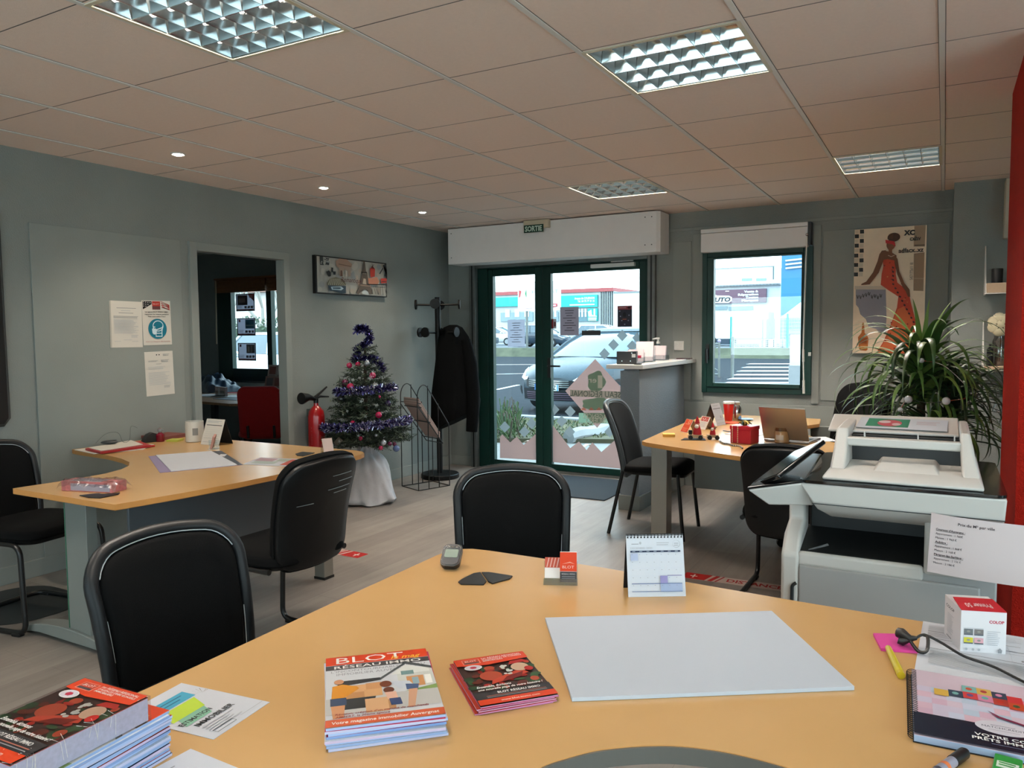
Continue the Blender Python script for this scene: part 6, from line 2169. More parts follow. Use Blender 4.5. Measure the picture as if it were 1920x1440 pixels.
poly([(1075, 540), (1200, 550), (1200, 600), (1080, 590)], '#2c2724'); poly([(1095, 575), (1190, 580), (1190, 590), (1095, 586)], '#b0a594')
poly([(1120, 680), (1170, 690), (1180, 800), (1100, 790)], '#a79c8e'); poly([(1080, 950), (1150, 915), (1220, 960), (1230, 1020), (1080, 1000)], '#a9b1b3')
poly([(1010, 800), (1290, 830), (1290, 850), (1005, 830)], '#8a7465')
poly([(1265, 480), (1330, 430), (1385, 490), (1375, 640), (1280, 660)], '#a8362a'); poly([(1280, 470), (1330, 425), (1380, 485)], '#601c18')
poly([(1310, 370), (1318, 372), (1345, 440), (1335, 445)], '#3a2a26'); poly([(1300, 440), (1360, 390), (1364, 396), (1305, 450)], '#3a2a26')
poly([(1220, 680), (1420, 650), (1480, 740), (1440, 800), (1230, 790)], '#b0765f'); poly([(1510, 680), (1660, 670), (1650, 770), (1520, 780)], '#b23a2e'); poly([(1530, 735), (1650, 735), (1650, 755), (1530, 755)], '#5d2521')
poly([(1190, 790), (1680, 800), (1680, 822), (1200, 812)], '#2a2522')
poly([(1570, 400), (1650, 400), (1640, 470), (1600, 620), (1670, 700), (1680, 640), (1660, 560), (1640, 480)], '#33373a'); poly([(1590, 395), (1640, 400), (1620, 375)], '#1c1f21'); poly([(1475, 580), (1560, 460), (1570, 480), (1500, 590)], '#3a3f42')
for i in range(9):
    a = 1290 + i * 42
    poly([(a, 840), (a + 10, 840), (a + 40 * math.sin(i) + 30, 1000 + i * 3), (a + 40 * math.sin(i) + 18, 1000 + i * 3)], '#4f4d4c')
a = Z(630, 720)
k.text('Romantique', a[0], a[1] - .04, 0.13, C('#5a2a2c'), w=0.29, shear=0.3)
mb.build('canvas_print', cv, smooth=0, world=True)

# woman painting
cw, chh = 0.508, 0.985
cv = thing('canvas_painting', 'tall beige canvas of a woman in an orange dress beside the window', 'painting', (-0.385, BY - 0.02, 1.7))
PX0, PZ0 = -0.642, 1.205
mb = MB(); mb.bx(PX0, PX0 + cw, BY - 0.036, BY - 0.010, PZ0, PZ0 + chh, C('#b59c82')); mb.build('canvas_frame', cv, world=True, smooth=0)
mb = MB()
k = Ink(mb, frame_matrix((PX0, BY - 0.0362, PZ0), Xv, Zv), cw, chh, z=0.0, step=0.0002)
k.rect(0, 0, 1, 1, mat('canvas_beige', '#f2d9bc', 0.7, var=0.06, vscale=9))
Z = lambda x, y: (min(max((x - (228 - (y - 238) * 0.038)) / 460, 0), 1), min(max(1 - (y - (238 - (x - 228) * 0.058)) / 797, 0), 1))
poly = lambda pts, c: k.poly([Z(*p) for p in pts], C(c))
poly([(612, 214), (682, 212), (674, 345), (605, 345)], '#a78e74'); poly([(606, 388), (672, 380), (662, 620), (600, 620)], '#977d63'); poly([(605, 540), (665, 540), (665, 546), (605, 546)], '#b09a80'); poly([(610, 334), (674, 332), (674, 338), (610, 340)], '#55402f')
for x, y in ((262, 238), (228, 268), (260, 298), (226, 328), (258, 360), (222, 392), (256, 422), (220, 452), (252, 483), (218, 513)):
    poly([(x, y), (x + 27, y - 1), (x + 27, y + 24), (x, y + 25)], '#1a1714')
    x2 = x - 33 if x > 245 else x + 32
    poly([(x2, y), (x2 + 27, y - 1), (x2 + 27, y + 24), (x2, y + 25)], '#d8c4ac')
poly([(228, 620), (425, 615), (427, 800), (420, 893), (385, 893), (355, 870), (310, 862), (292, 812), (256, 782), (245, 740), (228, 720)], '#8b8891')
poly([(222, 600), (425, 596), (425, 618), (222, 622)], '#cfbba5')
r = random.Random(6)
for i in range(9):
    x = 232 + i * 19
    y = 640 + r.uniform(-6, 22)
    poly([(x, y), (x + 6, y + 3), (x + 9, y + 16), (x + 14, y + 1), (x + 17, y + 6), (x + 10, y + 28), (x + 3, y + 20)], '#2a2422')
poly([(268, 835), (280, 835), (283, 900), (304, 925), (308, 940), (300, 1008), (290, 1016), (252, 1015), (242, 1000), (238, 930), (262, 900)], '#b5662c')
poly([(248, 935), (298, 930), (296, 970), (246, 970)], '#8f4a1e'); poly([(252, 985), (296, 982), (293, 1002), (254, 1004)], '#cf8a45')
dress = [(408, 425), (440, 418), (495, 430), (490, 520), (500, 572), (545, 605), (575, 650), (582, 690), (600, 760), (615, 830), (614, 960), (592, 1015), (480, 1026), (358, 1024), (400, 958), (450, 850), (495, 730), (505, 660), (440, 620), (393, 588), (400, 520), (412, 470)]
poly(dress, '#c2452a')
poly([(500, 740), (540, 720), (590, 800), (605, 960), (585, 1010), (480, 1020), (365, 1020), (405, 960), (455, 850)], '#d0683a')
for i in range(60):
    x, y = r.uniform(400, 600), r.uniform(440, 1010)
    lo = 400 if y < 560 else (500 - (y - 700) * .45 if y > 700 else 500)
    hi = 492 if y < 560 else 560 + (y - 560) * .12
    if lo + 8 < x < hi - 8:
        k.ell(*Z(x, y), 0.012, 0.006, C(r.choice(['#c96a3a', '#7d2416', '#d08a52', '#8f2c1a'])), 7)
for i in range(14):
    y = 470 + i * 26
    x = 470 + (i > 4) * (i - 4) * 14
    poly([(x, y), (x + 12, y + 8), (x + 6, y + 16), (x - 4, y + 10)], '#3a1710')
skin = '#6b4128'
poly([(405, 372), (430, 370), (428, 392), (412, 440), (382, 512), (322, 588), (265, 594), (268, 586), (300, 570), (345, 510), (375, 440), (388, 395)], skin)
poly([(488, 400), (504, 425), (514, 500), (545, 575), (577, 615), (580, 660), (566, 660), (552, 625), (533, 598), (500, 520), (484, 445)], skin)
poly([(418, 372), (448, 378), (450, 345), (470, 345), (470, 385), (498, 402), (494, 436), (440, 425), (408, 432), (404, 390)], skin)
k.ell(*Z(462, 335), 0.06, 0.042, C(skin), 20); poly([(440, 340), (478, 345), (470, 372), (448, 372)], skin)
k.ell(*Z(482, 288), 0.088, 0.035, C('#3d2416'), 18); poly([(440, 300), (452, 270), (480, 262), (475, 300)], '#4f2f1c')
poly([(428, 304), (486, 314), (492, 346), (472, 332), (430, 326)], '#b52a2c')
for i in range(6):
    k.ell(*Z(446 + i * 7, 402 + abs(2.5 - i) * -3 + 8), 0.007, 0.004, C('#c9b5a0'), 8)
ik = C('#1d1613')
a = Z(545, 276); k.text('XC', a[0], a[1], 0.036, ik, w=0.15, bold=0.05)
a = Z(582, 310); k.text('cxhv', a[0], a[1], 0.036, ik, w=0.15, bold=0.02)
a = Z(510, 386); k.text('adfacx..xz', a[0], a[1], 0.034, ik, w=0.34, bold=0.03)
a = Z(598, 552); k.text('54571775611  81', a[0], a[1], 0.022, ik, w=0.26, rot=PI / 2)
mb.build('canvas_print', cv, smooth=0, world=True)

# fire extinguisher on the long wall
fe = thing('fire_extinguisher', 'red fire extinguisher with black horn hung beside the doorway', 'fire extinguisher', (WX + 0.088, 4.70, 0.22))
m_red = mat('extinguisher_red', '#a81419', 0.28, coat=0.3)
mb = MB(); mb.lathe([(0.055, 0.0), (0.066, 0.012), (0.068, 0.03), (0.068, 0.50), (0.060, 0.545), (0.036, 0.575), (0.020, 0.59), (0.018, 0.615)], m_red, 28); mb.build('cylinder_body', fe)
mb = MB(); mb.tube([(0, 0, 0.612), (0, 0, 0.645)], 0.02, m_black, n=12)
mb.tube([(0.0, -0.02, 0.645), (0.0, 0.05, 0.662), (0.0, 0.15, 0.652)], [0.012, 0.010, 0.006], m_black, n=8)
mb.tube([(0.0, -0.02, 0.655), (0.0, 0.05, 0.69), (0.0, 0.13, 0.735)], [0.012, 0.010, 0.007], m_black, n=8)
mb.build('valve_handle', fe)
mb = MB(); mb.tube([(0, 0.0, 0.64), (0.0, -0.05, 0.655), (0.0, -0.09, 0.665), (0.0, -0.16, 0.66), (0.0, -0.165, 0.66)], [0.014, 0.020, 0.030, 0.048, 0.046], m_black, n=18); mb.build('discharge_horn', fe)
mb = MB()
wi = C('#c9b3ae')
# printed label wrapped on the cylinder
lm = MB()
k = Ink(lm, Matrix.Identity(4), z=0.0)
k.lines(0.0, 0.405, 0.12, 2, 0.026, 0.012, wi, 0.15)
k.lines(0.0, 0.36, 0.11, 7, 0.014, 0.005, wi, 0.4)
k.poly([(0.0, 0.19), (0.03, 0.20), (0.02, 0.25), (0.0, 0.245)], wi); k.lines(0.04, 0.24, 0.08, 4, 0.014, 0.005, wi, 0.3)
k.lines(0.0, 0.175, 0.12, 3, 0.012, 0.004, wi, 0.1)
k.text('TRO', 0.0, 0.10, 0.035, wi, w=0.13, bold=0.04, shear=0.2)
vv, ff = [], []
for p in lm.v:
    a = -1.45 + p.x / 0.068
    vv.append((0.0685 * math.cos(a), 0.0685 * math.sin(a), p.y))
mb.add(vv, lm.f, wi)
mb.build('printed_label', fe, smooth=0)
mb = MB(); mb.bx(-0.087, -0.06, -0.02, 0.02, 0.5, 0.56, m_steel); mb.build('wall_bracket', fe)

# air-conditioning unit and shelves at the chimney breast
wu = thing('wall_heater', 'white wall unit high beside the red pillar, mostly hidden', 'wall unit', (0.75, 6.44, 2.2))
mb = MB()
prof = [(6.50, 2.02), (6.50, 2.42), (6.34, 2.42), (6.30, 2.20), (6.42, 2.02)]
n = 5
q = at_y(1884, 380, 6.4).x
mb.add([(q, y, z) for y, z in prof] + [(q + 0.8, y, z) for y, z in prof], [tuple(range(n)), tuple(range(2 * n - 1, n - 1, -1))] + [(i, n + i, n + (i + 1) % n, (i + 1) % n) for i in range(n)], mat('cream_unit', '#bdb6a6', 0.5))
mb.build('casing', wu, world=True, bevel=0.004)
mb = MB(); mb.bx(q + 0.03, q + 0.77, 6.30, 6.306, 2.22, 2.24, BLK); mb.build('air_slot', wu, world=True)
m_shelf = mat('pale_shelf_wood', '#b9a084', 0.5, var=0.08, vscale=12)
for nm, zz in (('white wire-braced shelf with black tin beside the red pillar', 1.63), ('lower wire-braced shelf with flower jar beside the red pillar', 1.10)):
    sh = thing('wall_shelf', nm, 'shelf', (0.5, 6.4, zz), group='wire-braced shelves on the chimney breast')
    q = 0.245
    mb = MB(); mb.bx(q + 0.005, 0.85, 6.27, 6.495, zz + .008, zz + 0.075 if zz > 1.4 else zz + 0.03, m_shelf); mb.build('shelf_board', sh, world=True, bevel=0.003)
    mb = MB()
    for xx in (q, 0.80):
        mb.tube([(xx, 6.492, zz + 0.35), (xx, 6.492, zz), (xx, 6.26, zz), (xx, 6.492, zz + 0.35)], 0.004, m_white, n=6)
    mb.tube([(q, 6.26, zz + .003), (0.80, 6.26, zz + .003)], 0.004, m_white, n=6)
    mb.build('wire_bracket', sh, world=True)
tn = MB(); tn.lathe([(0.035, 0.0), (0.036, 0.10), (0.033, 0.105), (0.0001, 0.105)], BLK, 20); tn.build('black_tin', loc=(0.315, 6.40, 1.7055), label='round black tin on the upper shelf by the red pillar', category='tin')
tn = MB(); tn.lathe([(0.020, 0.0), (0.020, 0.12), (0.008, 0.13), (0.008, 0.15), (0.0001, 0.15)], BLK, 16); tn.build('black_bottle', loc=(0.285, 6.36, 1.1305), label='small black bottle on the lower shelf before the flower jar', category='bottle')
fj = thing('flower_jar', 'white star-centred flower in a glass jar on the lower shelf', 'flower jar', (0.345, 6.42, 1.1305))
mb = MB(); mb.lathe([(0.04, 0.002), (0.045, 0.02), (0.045, 0.17), (0.035, 0.20), (0.037, 0.21)], mat_mix_glass('jar_glass', '#cfc8c4', 0.25, 0.1), 20); mb.build('jar', fj)
mb = MB(); mb.lathe([(0.041, 0.006), (0.041, 0.12), (0.0001, 0.12)], C('#8d7d72'), 16); mb.build('filling', fj)
mb = MB()
m_pet = mat('cream_petal', '#d5cba9', 0.6)
for i in range(7):
    a = 2 * PI * i / 7
    mb.ball((0.045 * math.cos(a), -0.03, 0.29 + 0.045 * math.sin(a)), 0.04, m_pet, 10, 6, (1, 0.45, 1))
mb.ball((0, -0.02, 0.29), 0.04, m_pet, 10, 6)
mb.tube([(0, 0, 0.12), (0, -0.01, 0.27)], 0.004, C('#4d5a35'), n=6)
for i in range(5):
    a = PI / 2 + 2 * PI * i / 5
    mb.add([(0.035 * math.cos(a), -0.052, 0.285 + 0.035 * math.sin(a)), (0.009 * math.cos(a + 1.57), -0.05, 0.285 + 0.009 * math.sin(a + 1.57)), (0.009 * math.cos(a - 1.57), -0.05, 0.285 + 0.009 * math.sin(a - 1.57))], [(0, 1, 2)], C('#4f3526'))
mb.build('flower', fj)

# floor tape strips
def tape_print(k):
    k.rect(0, 0, 1, 1, C('#cdbcb4'))
    rd = C('#b3211f')
    k.rect(0, 0, 0.10, 1, rd)
    k.poly([(0.10, 0), (0.125, 0), (0.15, 1), (0.10, 1)], rd)
    k.poly([(0.14, 0), (0.165, 0), (0.195, 1), (0.17, 1)], rd)
    k.poly([(0.18, 0), (0.19, 0), (0.22, 1), (0.21, 1)], rd)
    k.rect(0.035, 0.44, 0.075, 0.56, C('#e6dcd6')); k.rect(0.0505, 0.2, 0.0595, 0.8, C('#e6dcd6'))
    k.text('DISTANCE À RESPECTER', 0.24, 0.27, 0.46, rd, w=0.70, bold=0.03)
    k.rect(0.96, 0, 1, 1, rd)


a, b = at_z(1283, 1078, 0), at_z(1463, 1103, 0)
d = (b - a).normalized()
ang = math.atan2(d.y, d.x)
c = a + d * 0.50
flat('floor_tape', 'red and white distance tape on the floor before the black chair at window desk', 'floor tape', c.x, c.y, 1.0, 0.105, ang, 0.0004, 0.0006, tape_print, m_paperw, 'distance tapes on the floor')
a, b = at_z(681, 1043, 0), at_z(620, 1032, 0)
d = (b - a).normalized()
ang = math.atan2(d.y, d.x)
c = a + d * 0.5
flat('floor_tape', 'red and white distance tape on the floor behind the corner desk chair', 'floor tape', c.x, c.y, 1.0, 0.105, ang, 0.0004, 0.0006, tape_print, m_paperw, 'distance tapes on the floor')
mt = MB(); mt.prism([(-3.45, 5.84), (-2.41, 5.84), (-2.41, 6.72), (-3.45, 6.72)], 0.0004, 0.009, mat('blue_grey_mat', '#33404a', 0.95, var=0.25, vscale=160, bump=0.5, bscale=400))
mt.build('door_mat', bevel=0.003, label='dark blue-grey entrance mat before the glazed door', category='mat')

# notices on the entrance door
gd = gy - 0.0022
def bars(n, c='#5c5560'):
    def f(k):
        r = random.Random(n)
        for i in range(n):
            w = r.uniform(0.25, 0.75)
            k.rect(0.5 - w / 2, 0.86 - i * 0.78 / n, 0.5 + w / 2, 0.86 - i * 0.78 / n + 0.20 / n, C(c))
    return f


def on_door(name, lab, x0, y0, x1, y1, draw, m, yy):
    p, q = at_y(x0, y1, yy), at_y(x1, y0, yy)
    return poster(name, lab, 'notice', (p.x, yy, p.z), Xv, Zv, q.x - p.x, q.z - p.z, draw, m, thin=m.name.startswith('backlit'))


on_door('notice', 'pale typed notice stuck on the narrow door leaf', 952, 599, 984, 650, bars(9, '#8f93a5'), mat_film('backlit_paper', '#b3b8ca', 0.0, 0.36), gd - 0.001)
on_door('notice', 'grey notice with bold lines stuck on the wide door leaf', 1050.5, 575, 1085, 629, bars(9, '#3d3439'), mat_film('backlit_grey_paper', '#8a7d85', 0.0, 0.18), gd - 0.001)
def dark_flyer(k):
    k.rect(0, 0, 1, 1, C('#2c2f3c')); k.rect(0, 0.82, 1, 1, C('#8f4048')); k.ell(0.8, 0.91, 0.1, 0.06, C('#3a1a1e'))
    k.ell(0.48, 0.58, 0.12, 0.12, C('#15161c')); k.ell(0.48, 0.36, 0.2, 0.08, C('#3f2a30')); k.rect(0.35, 0.34, 0.62, 0.38, C('#a0604f'))
    for x, y in ((0.15, 0.75), (0.2, 0.5), (0.8, 0.55), (0.3, 0.3), (0.75, 0.3), (0.5, 0.12)):
        k.ell(x, y, 0.05, 0.03, C('#8d92a8'), 8)
    k.rect(0.12, 0.89, 0.6, 0.93, C('#c9a0a0'))
on_door('door_flyer', 'dark printed flyer with red header high on the wide door leaf', 1158, 573, 1185, 613, dark_flyer, m_paper, gd - 0.001)
on_door('door_label', 'dark rectangular sticker below the grey notice on the door', 1091, 619.5, 1126, 629, bars(1, '#5d5f63'), C('#3f4245'), gd - 0.001)
on_door('door_label', 'small red and white sticker on the edge of wide door pane', 1034, 598, 1043, 616, lambda k: (k.rect(0, 0, .4, 1, C('#a3343c')), k.rect(.5, .2, .9, .7, C('#7d4a4c'))), m_paper, gd - 0.001)

# coat stand, coat, wire rack
cs = thing('coat_stand', 'black coat stand with round knobs in the room corner', 'coat stand', (-4.23, 6.10, 0))
m_cs = mat('black_lacquer', '#060708', 0.45, spec=0.25)
mb = MB(); mb.lathe([(0.175, 0.0), (0.185, 0.006), (0.185, 0.04), (0.178, 0.046), (0.03, 0.048)], m_cs, 36); mb.build('base', cs)
mb = MB(); mb.tube([(0, 0, 0.046), (0, 0, 1.74)], 0.028, m_cs, n=16); mb.build('pole', cs)
for zc, offs in ((1.665, 0.49), (1.40, 0.0)):
    for i in range(4):
        a = offs + PI / 2 * i
        if zc < 1.5 and i == 1:
            a += 0.5
        ln = 0.20
        d = V((math.cos(a), math.sin(a), 0))
        mb = MB()
        mb.tube([d * 0.02 + V((0, 0, zc)), d * ln + V((0, 0, zc + 0.005))], 0.009, m_cs, n=8)
        mb.tube([d * ln + V((0, 0, zc + 0.005)), d * (ln + 0.016) + V((0, 0, zc + 0.005))], 0.047, m_cs, n=22)
        mb.build('hook', cs)
ct_ = MB()
m_coat = mat('black_coat_wool', '#050607', 0.9, var=0.1, vscale=40, bump=0.2, bscale=200, spec=0.1)
rings = []
base = V((-4.23, 6.10, 0))
NR = 28
for i, (z, w, d, ox, oy) in enumerate(((1.475, 0.035, 0.03, 0.16, 0.02), (1.45, 0.09, 0.06, 0.15, 0.02), (1.36, 0.14, 0.09, 0.155, 0.02), (1.2, 0.175, 0.11, 0.17, 0.02), (1.0, 0.20, 0.12, 0.18, 0.01), (0.8, 0.225, 0.13, 0.19, 0.0), (0.66, 0.235, 0.13, 0.20, 0.0), (0.56, 0.22, 0.12, 0.21, 0.0))):
    rg = []
    for j in range(NR):
        a = 2 * PI * j / NR
        k_ = 1 + 0.10 * math.sin(5 * a + i * .3) * min(1, i / 2) + 0.05 * math.sin(9 * a)
        rg.append((base.x + ox * 0.82 + w * k_ * math.cos(a) * 0.85, base.y + oy + 0.05 + d * k_ * math.sin(a) + w * 0.35 * math.cos(a), z + (0.10 * math.cos(a) if i >= 6 else 0)))
    rings.append(rg)
cto = thing('coat', 'long black coat hanging from the coat stand', 'coat', (-4.08, 6.15, 0.5))
ct_.loft(rings, m_coat); ct_.build('coat_body', cto, world=True, smooth=60)
mb = MB()
sl = [V((-3.98, 6.2, 1.33)), V((-3.93, 6.20, 1.1)), V((-3.90, 6.19, 0.85)), V((-3.89, 6.17, 0.62)), V((-3.90, 6.16, 0.46))]
mb.tube(sl, [0.05, 0.068, 0.07, 0.062, 0.055], m_coat, n=14); mb.build('sleeve', cto, world=True, smooth=60)

rk = thing('magazine_rack', 'black wire magazine rack with arched back beside the coat stand', 'magazine rack', (-4.09, 5.66, 0))
wr_ = 0.0045
m_wire = mat('black_wire', '#0d0e10', 0.4)
fl = [at_z(754, 912, 0), at_z(785, 921, 0), at_z(843, 911, 0), at_z(812, 903, 0)]
fl = [V((p.x, p.y, wr_)) for p in fl]


def wire(pts, par=rk, name='wire_frame', closed=False):
    mb = MB(); mb.tube(pts, wr_, m_wire, n=7, closed=closed); mb.build(name, par, world=True)


L0_, F0_, R0_, B0_ = fl
up = lambda p, z: V((p.x, p.y, z))
wire([L0_, F0_, R0_, B0_], name='base_ring', closed=True)
for (p, q) in ((L0_, B0_), (F0_, R0_)):
    # each side panel: high arch at the front, sloping down to the back
    e = q - p
    arch = [up(p, 0.0045), up(p, 0.83)] + [up(p + e * (0.20 - 0.20 * math.cos(t)), 0.83 + 0.11 * math.sin(t)) for t in [PI * i / 10 for i in range(1, 8)]] + [up(p + e * 0.98, 0.58), up(q, 0.56), up(q, 0.0045)]
    wire(arch, name='side_frame')
    for t, zt in ((0.33, 0.93), (0.66, 0.765)):
        wire([up(p + e * t, 0.0045), up(p + e * t, zt)], name='side_rod')
    wire([up(p, 0.78), up(p + e * 0.1, 0.775)], name='side_rod')
for t, z in ((0.12, 0.74), (0.40, 0.60), (0.72, 0.44)):
    a_, b_ = L0_ + (B0_ - L0_) * t, F0_ + (R0_ - F0_) * t
    wire([up(a_, z), up(b_, z)], name='shelf_rod')
wire([up(L0_, 0.76), up(L0_ + (B0_ - L0_) * .8, 0.40), up(F0_ + (R0_ - F0_) * .8, 0.40), up(F0_, 0.76)], name='shelf_rod')
for i in range(5):
    o_ = V((0, 0, 0.008 + i * 0.011))
    P4 = [up(L0_ + (B0_ - L0_) * .08 + (F0_ - L0_) * .04, 0.755), up(F0_ + (R0_ - F0_) * .08 + (L0_ - F0_) * .06, 0.755), up(F0_ + (R0_ - F0_) * .74 + (L0_ - F0_) * .06, 0.435), up(L0_ + (B0_ - L0_) * .74 + (F0_ - L0_) * .04, 0.435)]
    P4 = [p + o_ + V((0, 0, 0.004)) for p in P4]
    nn_ = V((0, 0, 0.0095))
    mb = MB(); mb.add(P4 + [p + nn_ for p in P4], [(3, 2, 1, 0), (4, 5, 6, 7), (0, 1, 5, 4), (1, 2, 6, 5), (2, 3, 7, 6), (3, 0, 4, 7)], C(('#b99f97', '#a88f88', '#c0a9a0', '#8f8583', '#c7aaa0')[i]))
    mb.build('newspaper', smooth=0, label='folded newspaper lying in the wire magazine rack' if i < 4 else 'topmost pink-edged newspaper in the wire magazine rack', category='newspaper', group='newspapers in the wire magazine rack')
# ================================================================== the street outside
GZ = -0.02
m_asph = mat('asphalt', '#2b3036', 0.95, var=0.12, vscale=3, bump=0.3, bscale=40, spec=0.08)
m_conc = mat('pale_concrete', '#7d7b77', 0.85, var=0.12, vscale=2)
m_lpave = mat('pale_bounce_paving', '#e3dfd6', 0.85, var=0.05, vscale=2)  # unseen paving, made pale to bounce daylight up to the ceiling
m_kerb = mat('white_kerb', '#8f9193', 0.8, var=0.1, vscale=4)
m_grassg = mat('verge_ground', '#4d4a36', 0.95, var=0.3, vscale=4)
m_line = mat('road_paint', '#d5dade', 0.7)
mb = MB(); mb.bx(-70, 45, 10.98, 43, GZ - 0.06, GZ, m_asph); struct(mb, 'street', smooth=0)
mb = MB(); mb.bx(-30, 12, BY + 0.18, 10.98, GZ - 0.07, GZ - 0.005, m_conc); struct(mb, 'sidewalk', smooth=0)
mb = MB(); mb.bx(2.7, 25, -2.7, BY + 0.18, GZ - 0.07, GZ - 0.005, m_lpave); struct(mb, 'side_pavement_ground', smooth=0)
mb = MB(); mb.bx(-30, 25, -30, -2.7, GZ - 0.07, GZ - 0.005, m_lpave); struct(mb, 'pavement_ground', smooth=0)
mb = MB(); mb.bx(-70, 45, 43, 110, GZ, 0.5, mat('far_lot', '#5d6166', 0.9, var=0.1)); struct(mb, 'far_ground', smooth=0)
mb = MB(); mb.bx(-30, -3.2, 10.86, 11.02, GZ - 0.02, GZ + 0.09, m_kerb); struct(mb, 'kerb', smooth=0, bevel=0.015)
gp = [(-12, 7.9), (-6.9, 7.75), (-5.9, 7.95), (-5.0, 8.6), (-4.3, 8.9), (-3.3, 9.3), (-3.3, 10.85), (-12, 10.85)]
mb = MB(); mb.prism(gp, GZ - 0.01, GZ + 0.05, m_grassg); o = struct(mb, 'verge_land', smooth=0)
gs = MB()
r = random.Random(21)
mg = [mat('grass_blade_%d' % i, c, 0.8) for i, c in enumerate(('#3c5228', '#526034', '#5f5a40', '#30462a', '#77704f'))]
cnt = 0
while cnt < 5200:
    x, y = r.uniform(-8.6, -3.4), r.uniform(7.9, 10.8)
    if y < 7.95 + max(0, (x + 6.0)) * 0.55 + 0.1:
        continue
    cnt += 1
    h = r.uniform(0.02, 0.055) * (1.5 if x < -6.2 else 1)
    a = r.uniform(0, PI)
    dx, dy = 0.012 * math.cos(a), 0.012 * math.sin(a)
    gs.add([(x - dx, y - dy, GZ + 0.05), (x + dx, y + dy, GZ + 0.05), (x + r.uniform(-.05, .05), y + r.uniform(-.05, .05), GZ + 0.05 + h)], [(0, 1, 2)], r.choice(mg))
o = gs.build('grass', smooth=0, label='patchy green grass on the verge outside the entrance', category='grass'); o['kind'] = 'stuff'
# broken kerb stone
a, b = at_z(1066, 823, 0.03), at_z(1152, 806, 0.03)
kb = MB(); d = (b - a)
kb.tube([a + d * t + V((0, 0, 0.02 + 0.012 * math.sin(9 * t))) for t in [i / 8 for i in range(9)]], [0.09, 0.10, 0.105, 0.10, 0.11, 0.10, 0.105, 0.10, 0.08], m_kerb, n=8)
kb.build('kerb_stone', smooth=30, label='long weathered kerb stone lying at the edge of the verge', category='kerb stone')
# leaves / twigs heap and shrub left of the verge
mb = MB()
for i in range(160):
    p = at_z(935 + r.uniform(0, 35), 800 + r.uniform(-28, 20), 0.05)
    q = V((p.x + r.uniform(-.1, .1), p.y + r.uniform(-.1, .1), GZ + 0.05))
    mb.tube([q, q + V((r.uniform(-.12, .12), r.uniform(-.12, .12), r.uniform(0.05, 0.32)))], 0.008, r.choice([mg[0], mg[3], C('#4a4036')]), n=4)
mb.build('shrub', smooth=0, label='small leafy shrub on the verge at the edge of narrow door leaf', category='shrub')
for k, (px, py) in enumerate(((990, 828), (1102, 835), (1090, 812))):
    p = at_z(px, py, 0.05)
    mb = MB(); mb.sheet(lambda u, v: (0.12 * (u - .5), 0.07 * (v - .5), 0.03 * math.sin(PI * u)), 5, 3, C('#b59c86'), th=0.004)
    mb.build('dead_leaf', loc=(p.x, p.y, GZ + 0.055), rotz=k, label='curled pale dead leaf lying on the verge', category='leaf', group='dead leaves on the verge')


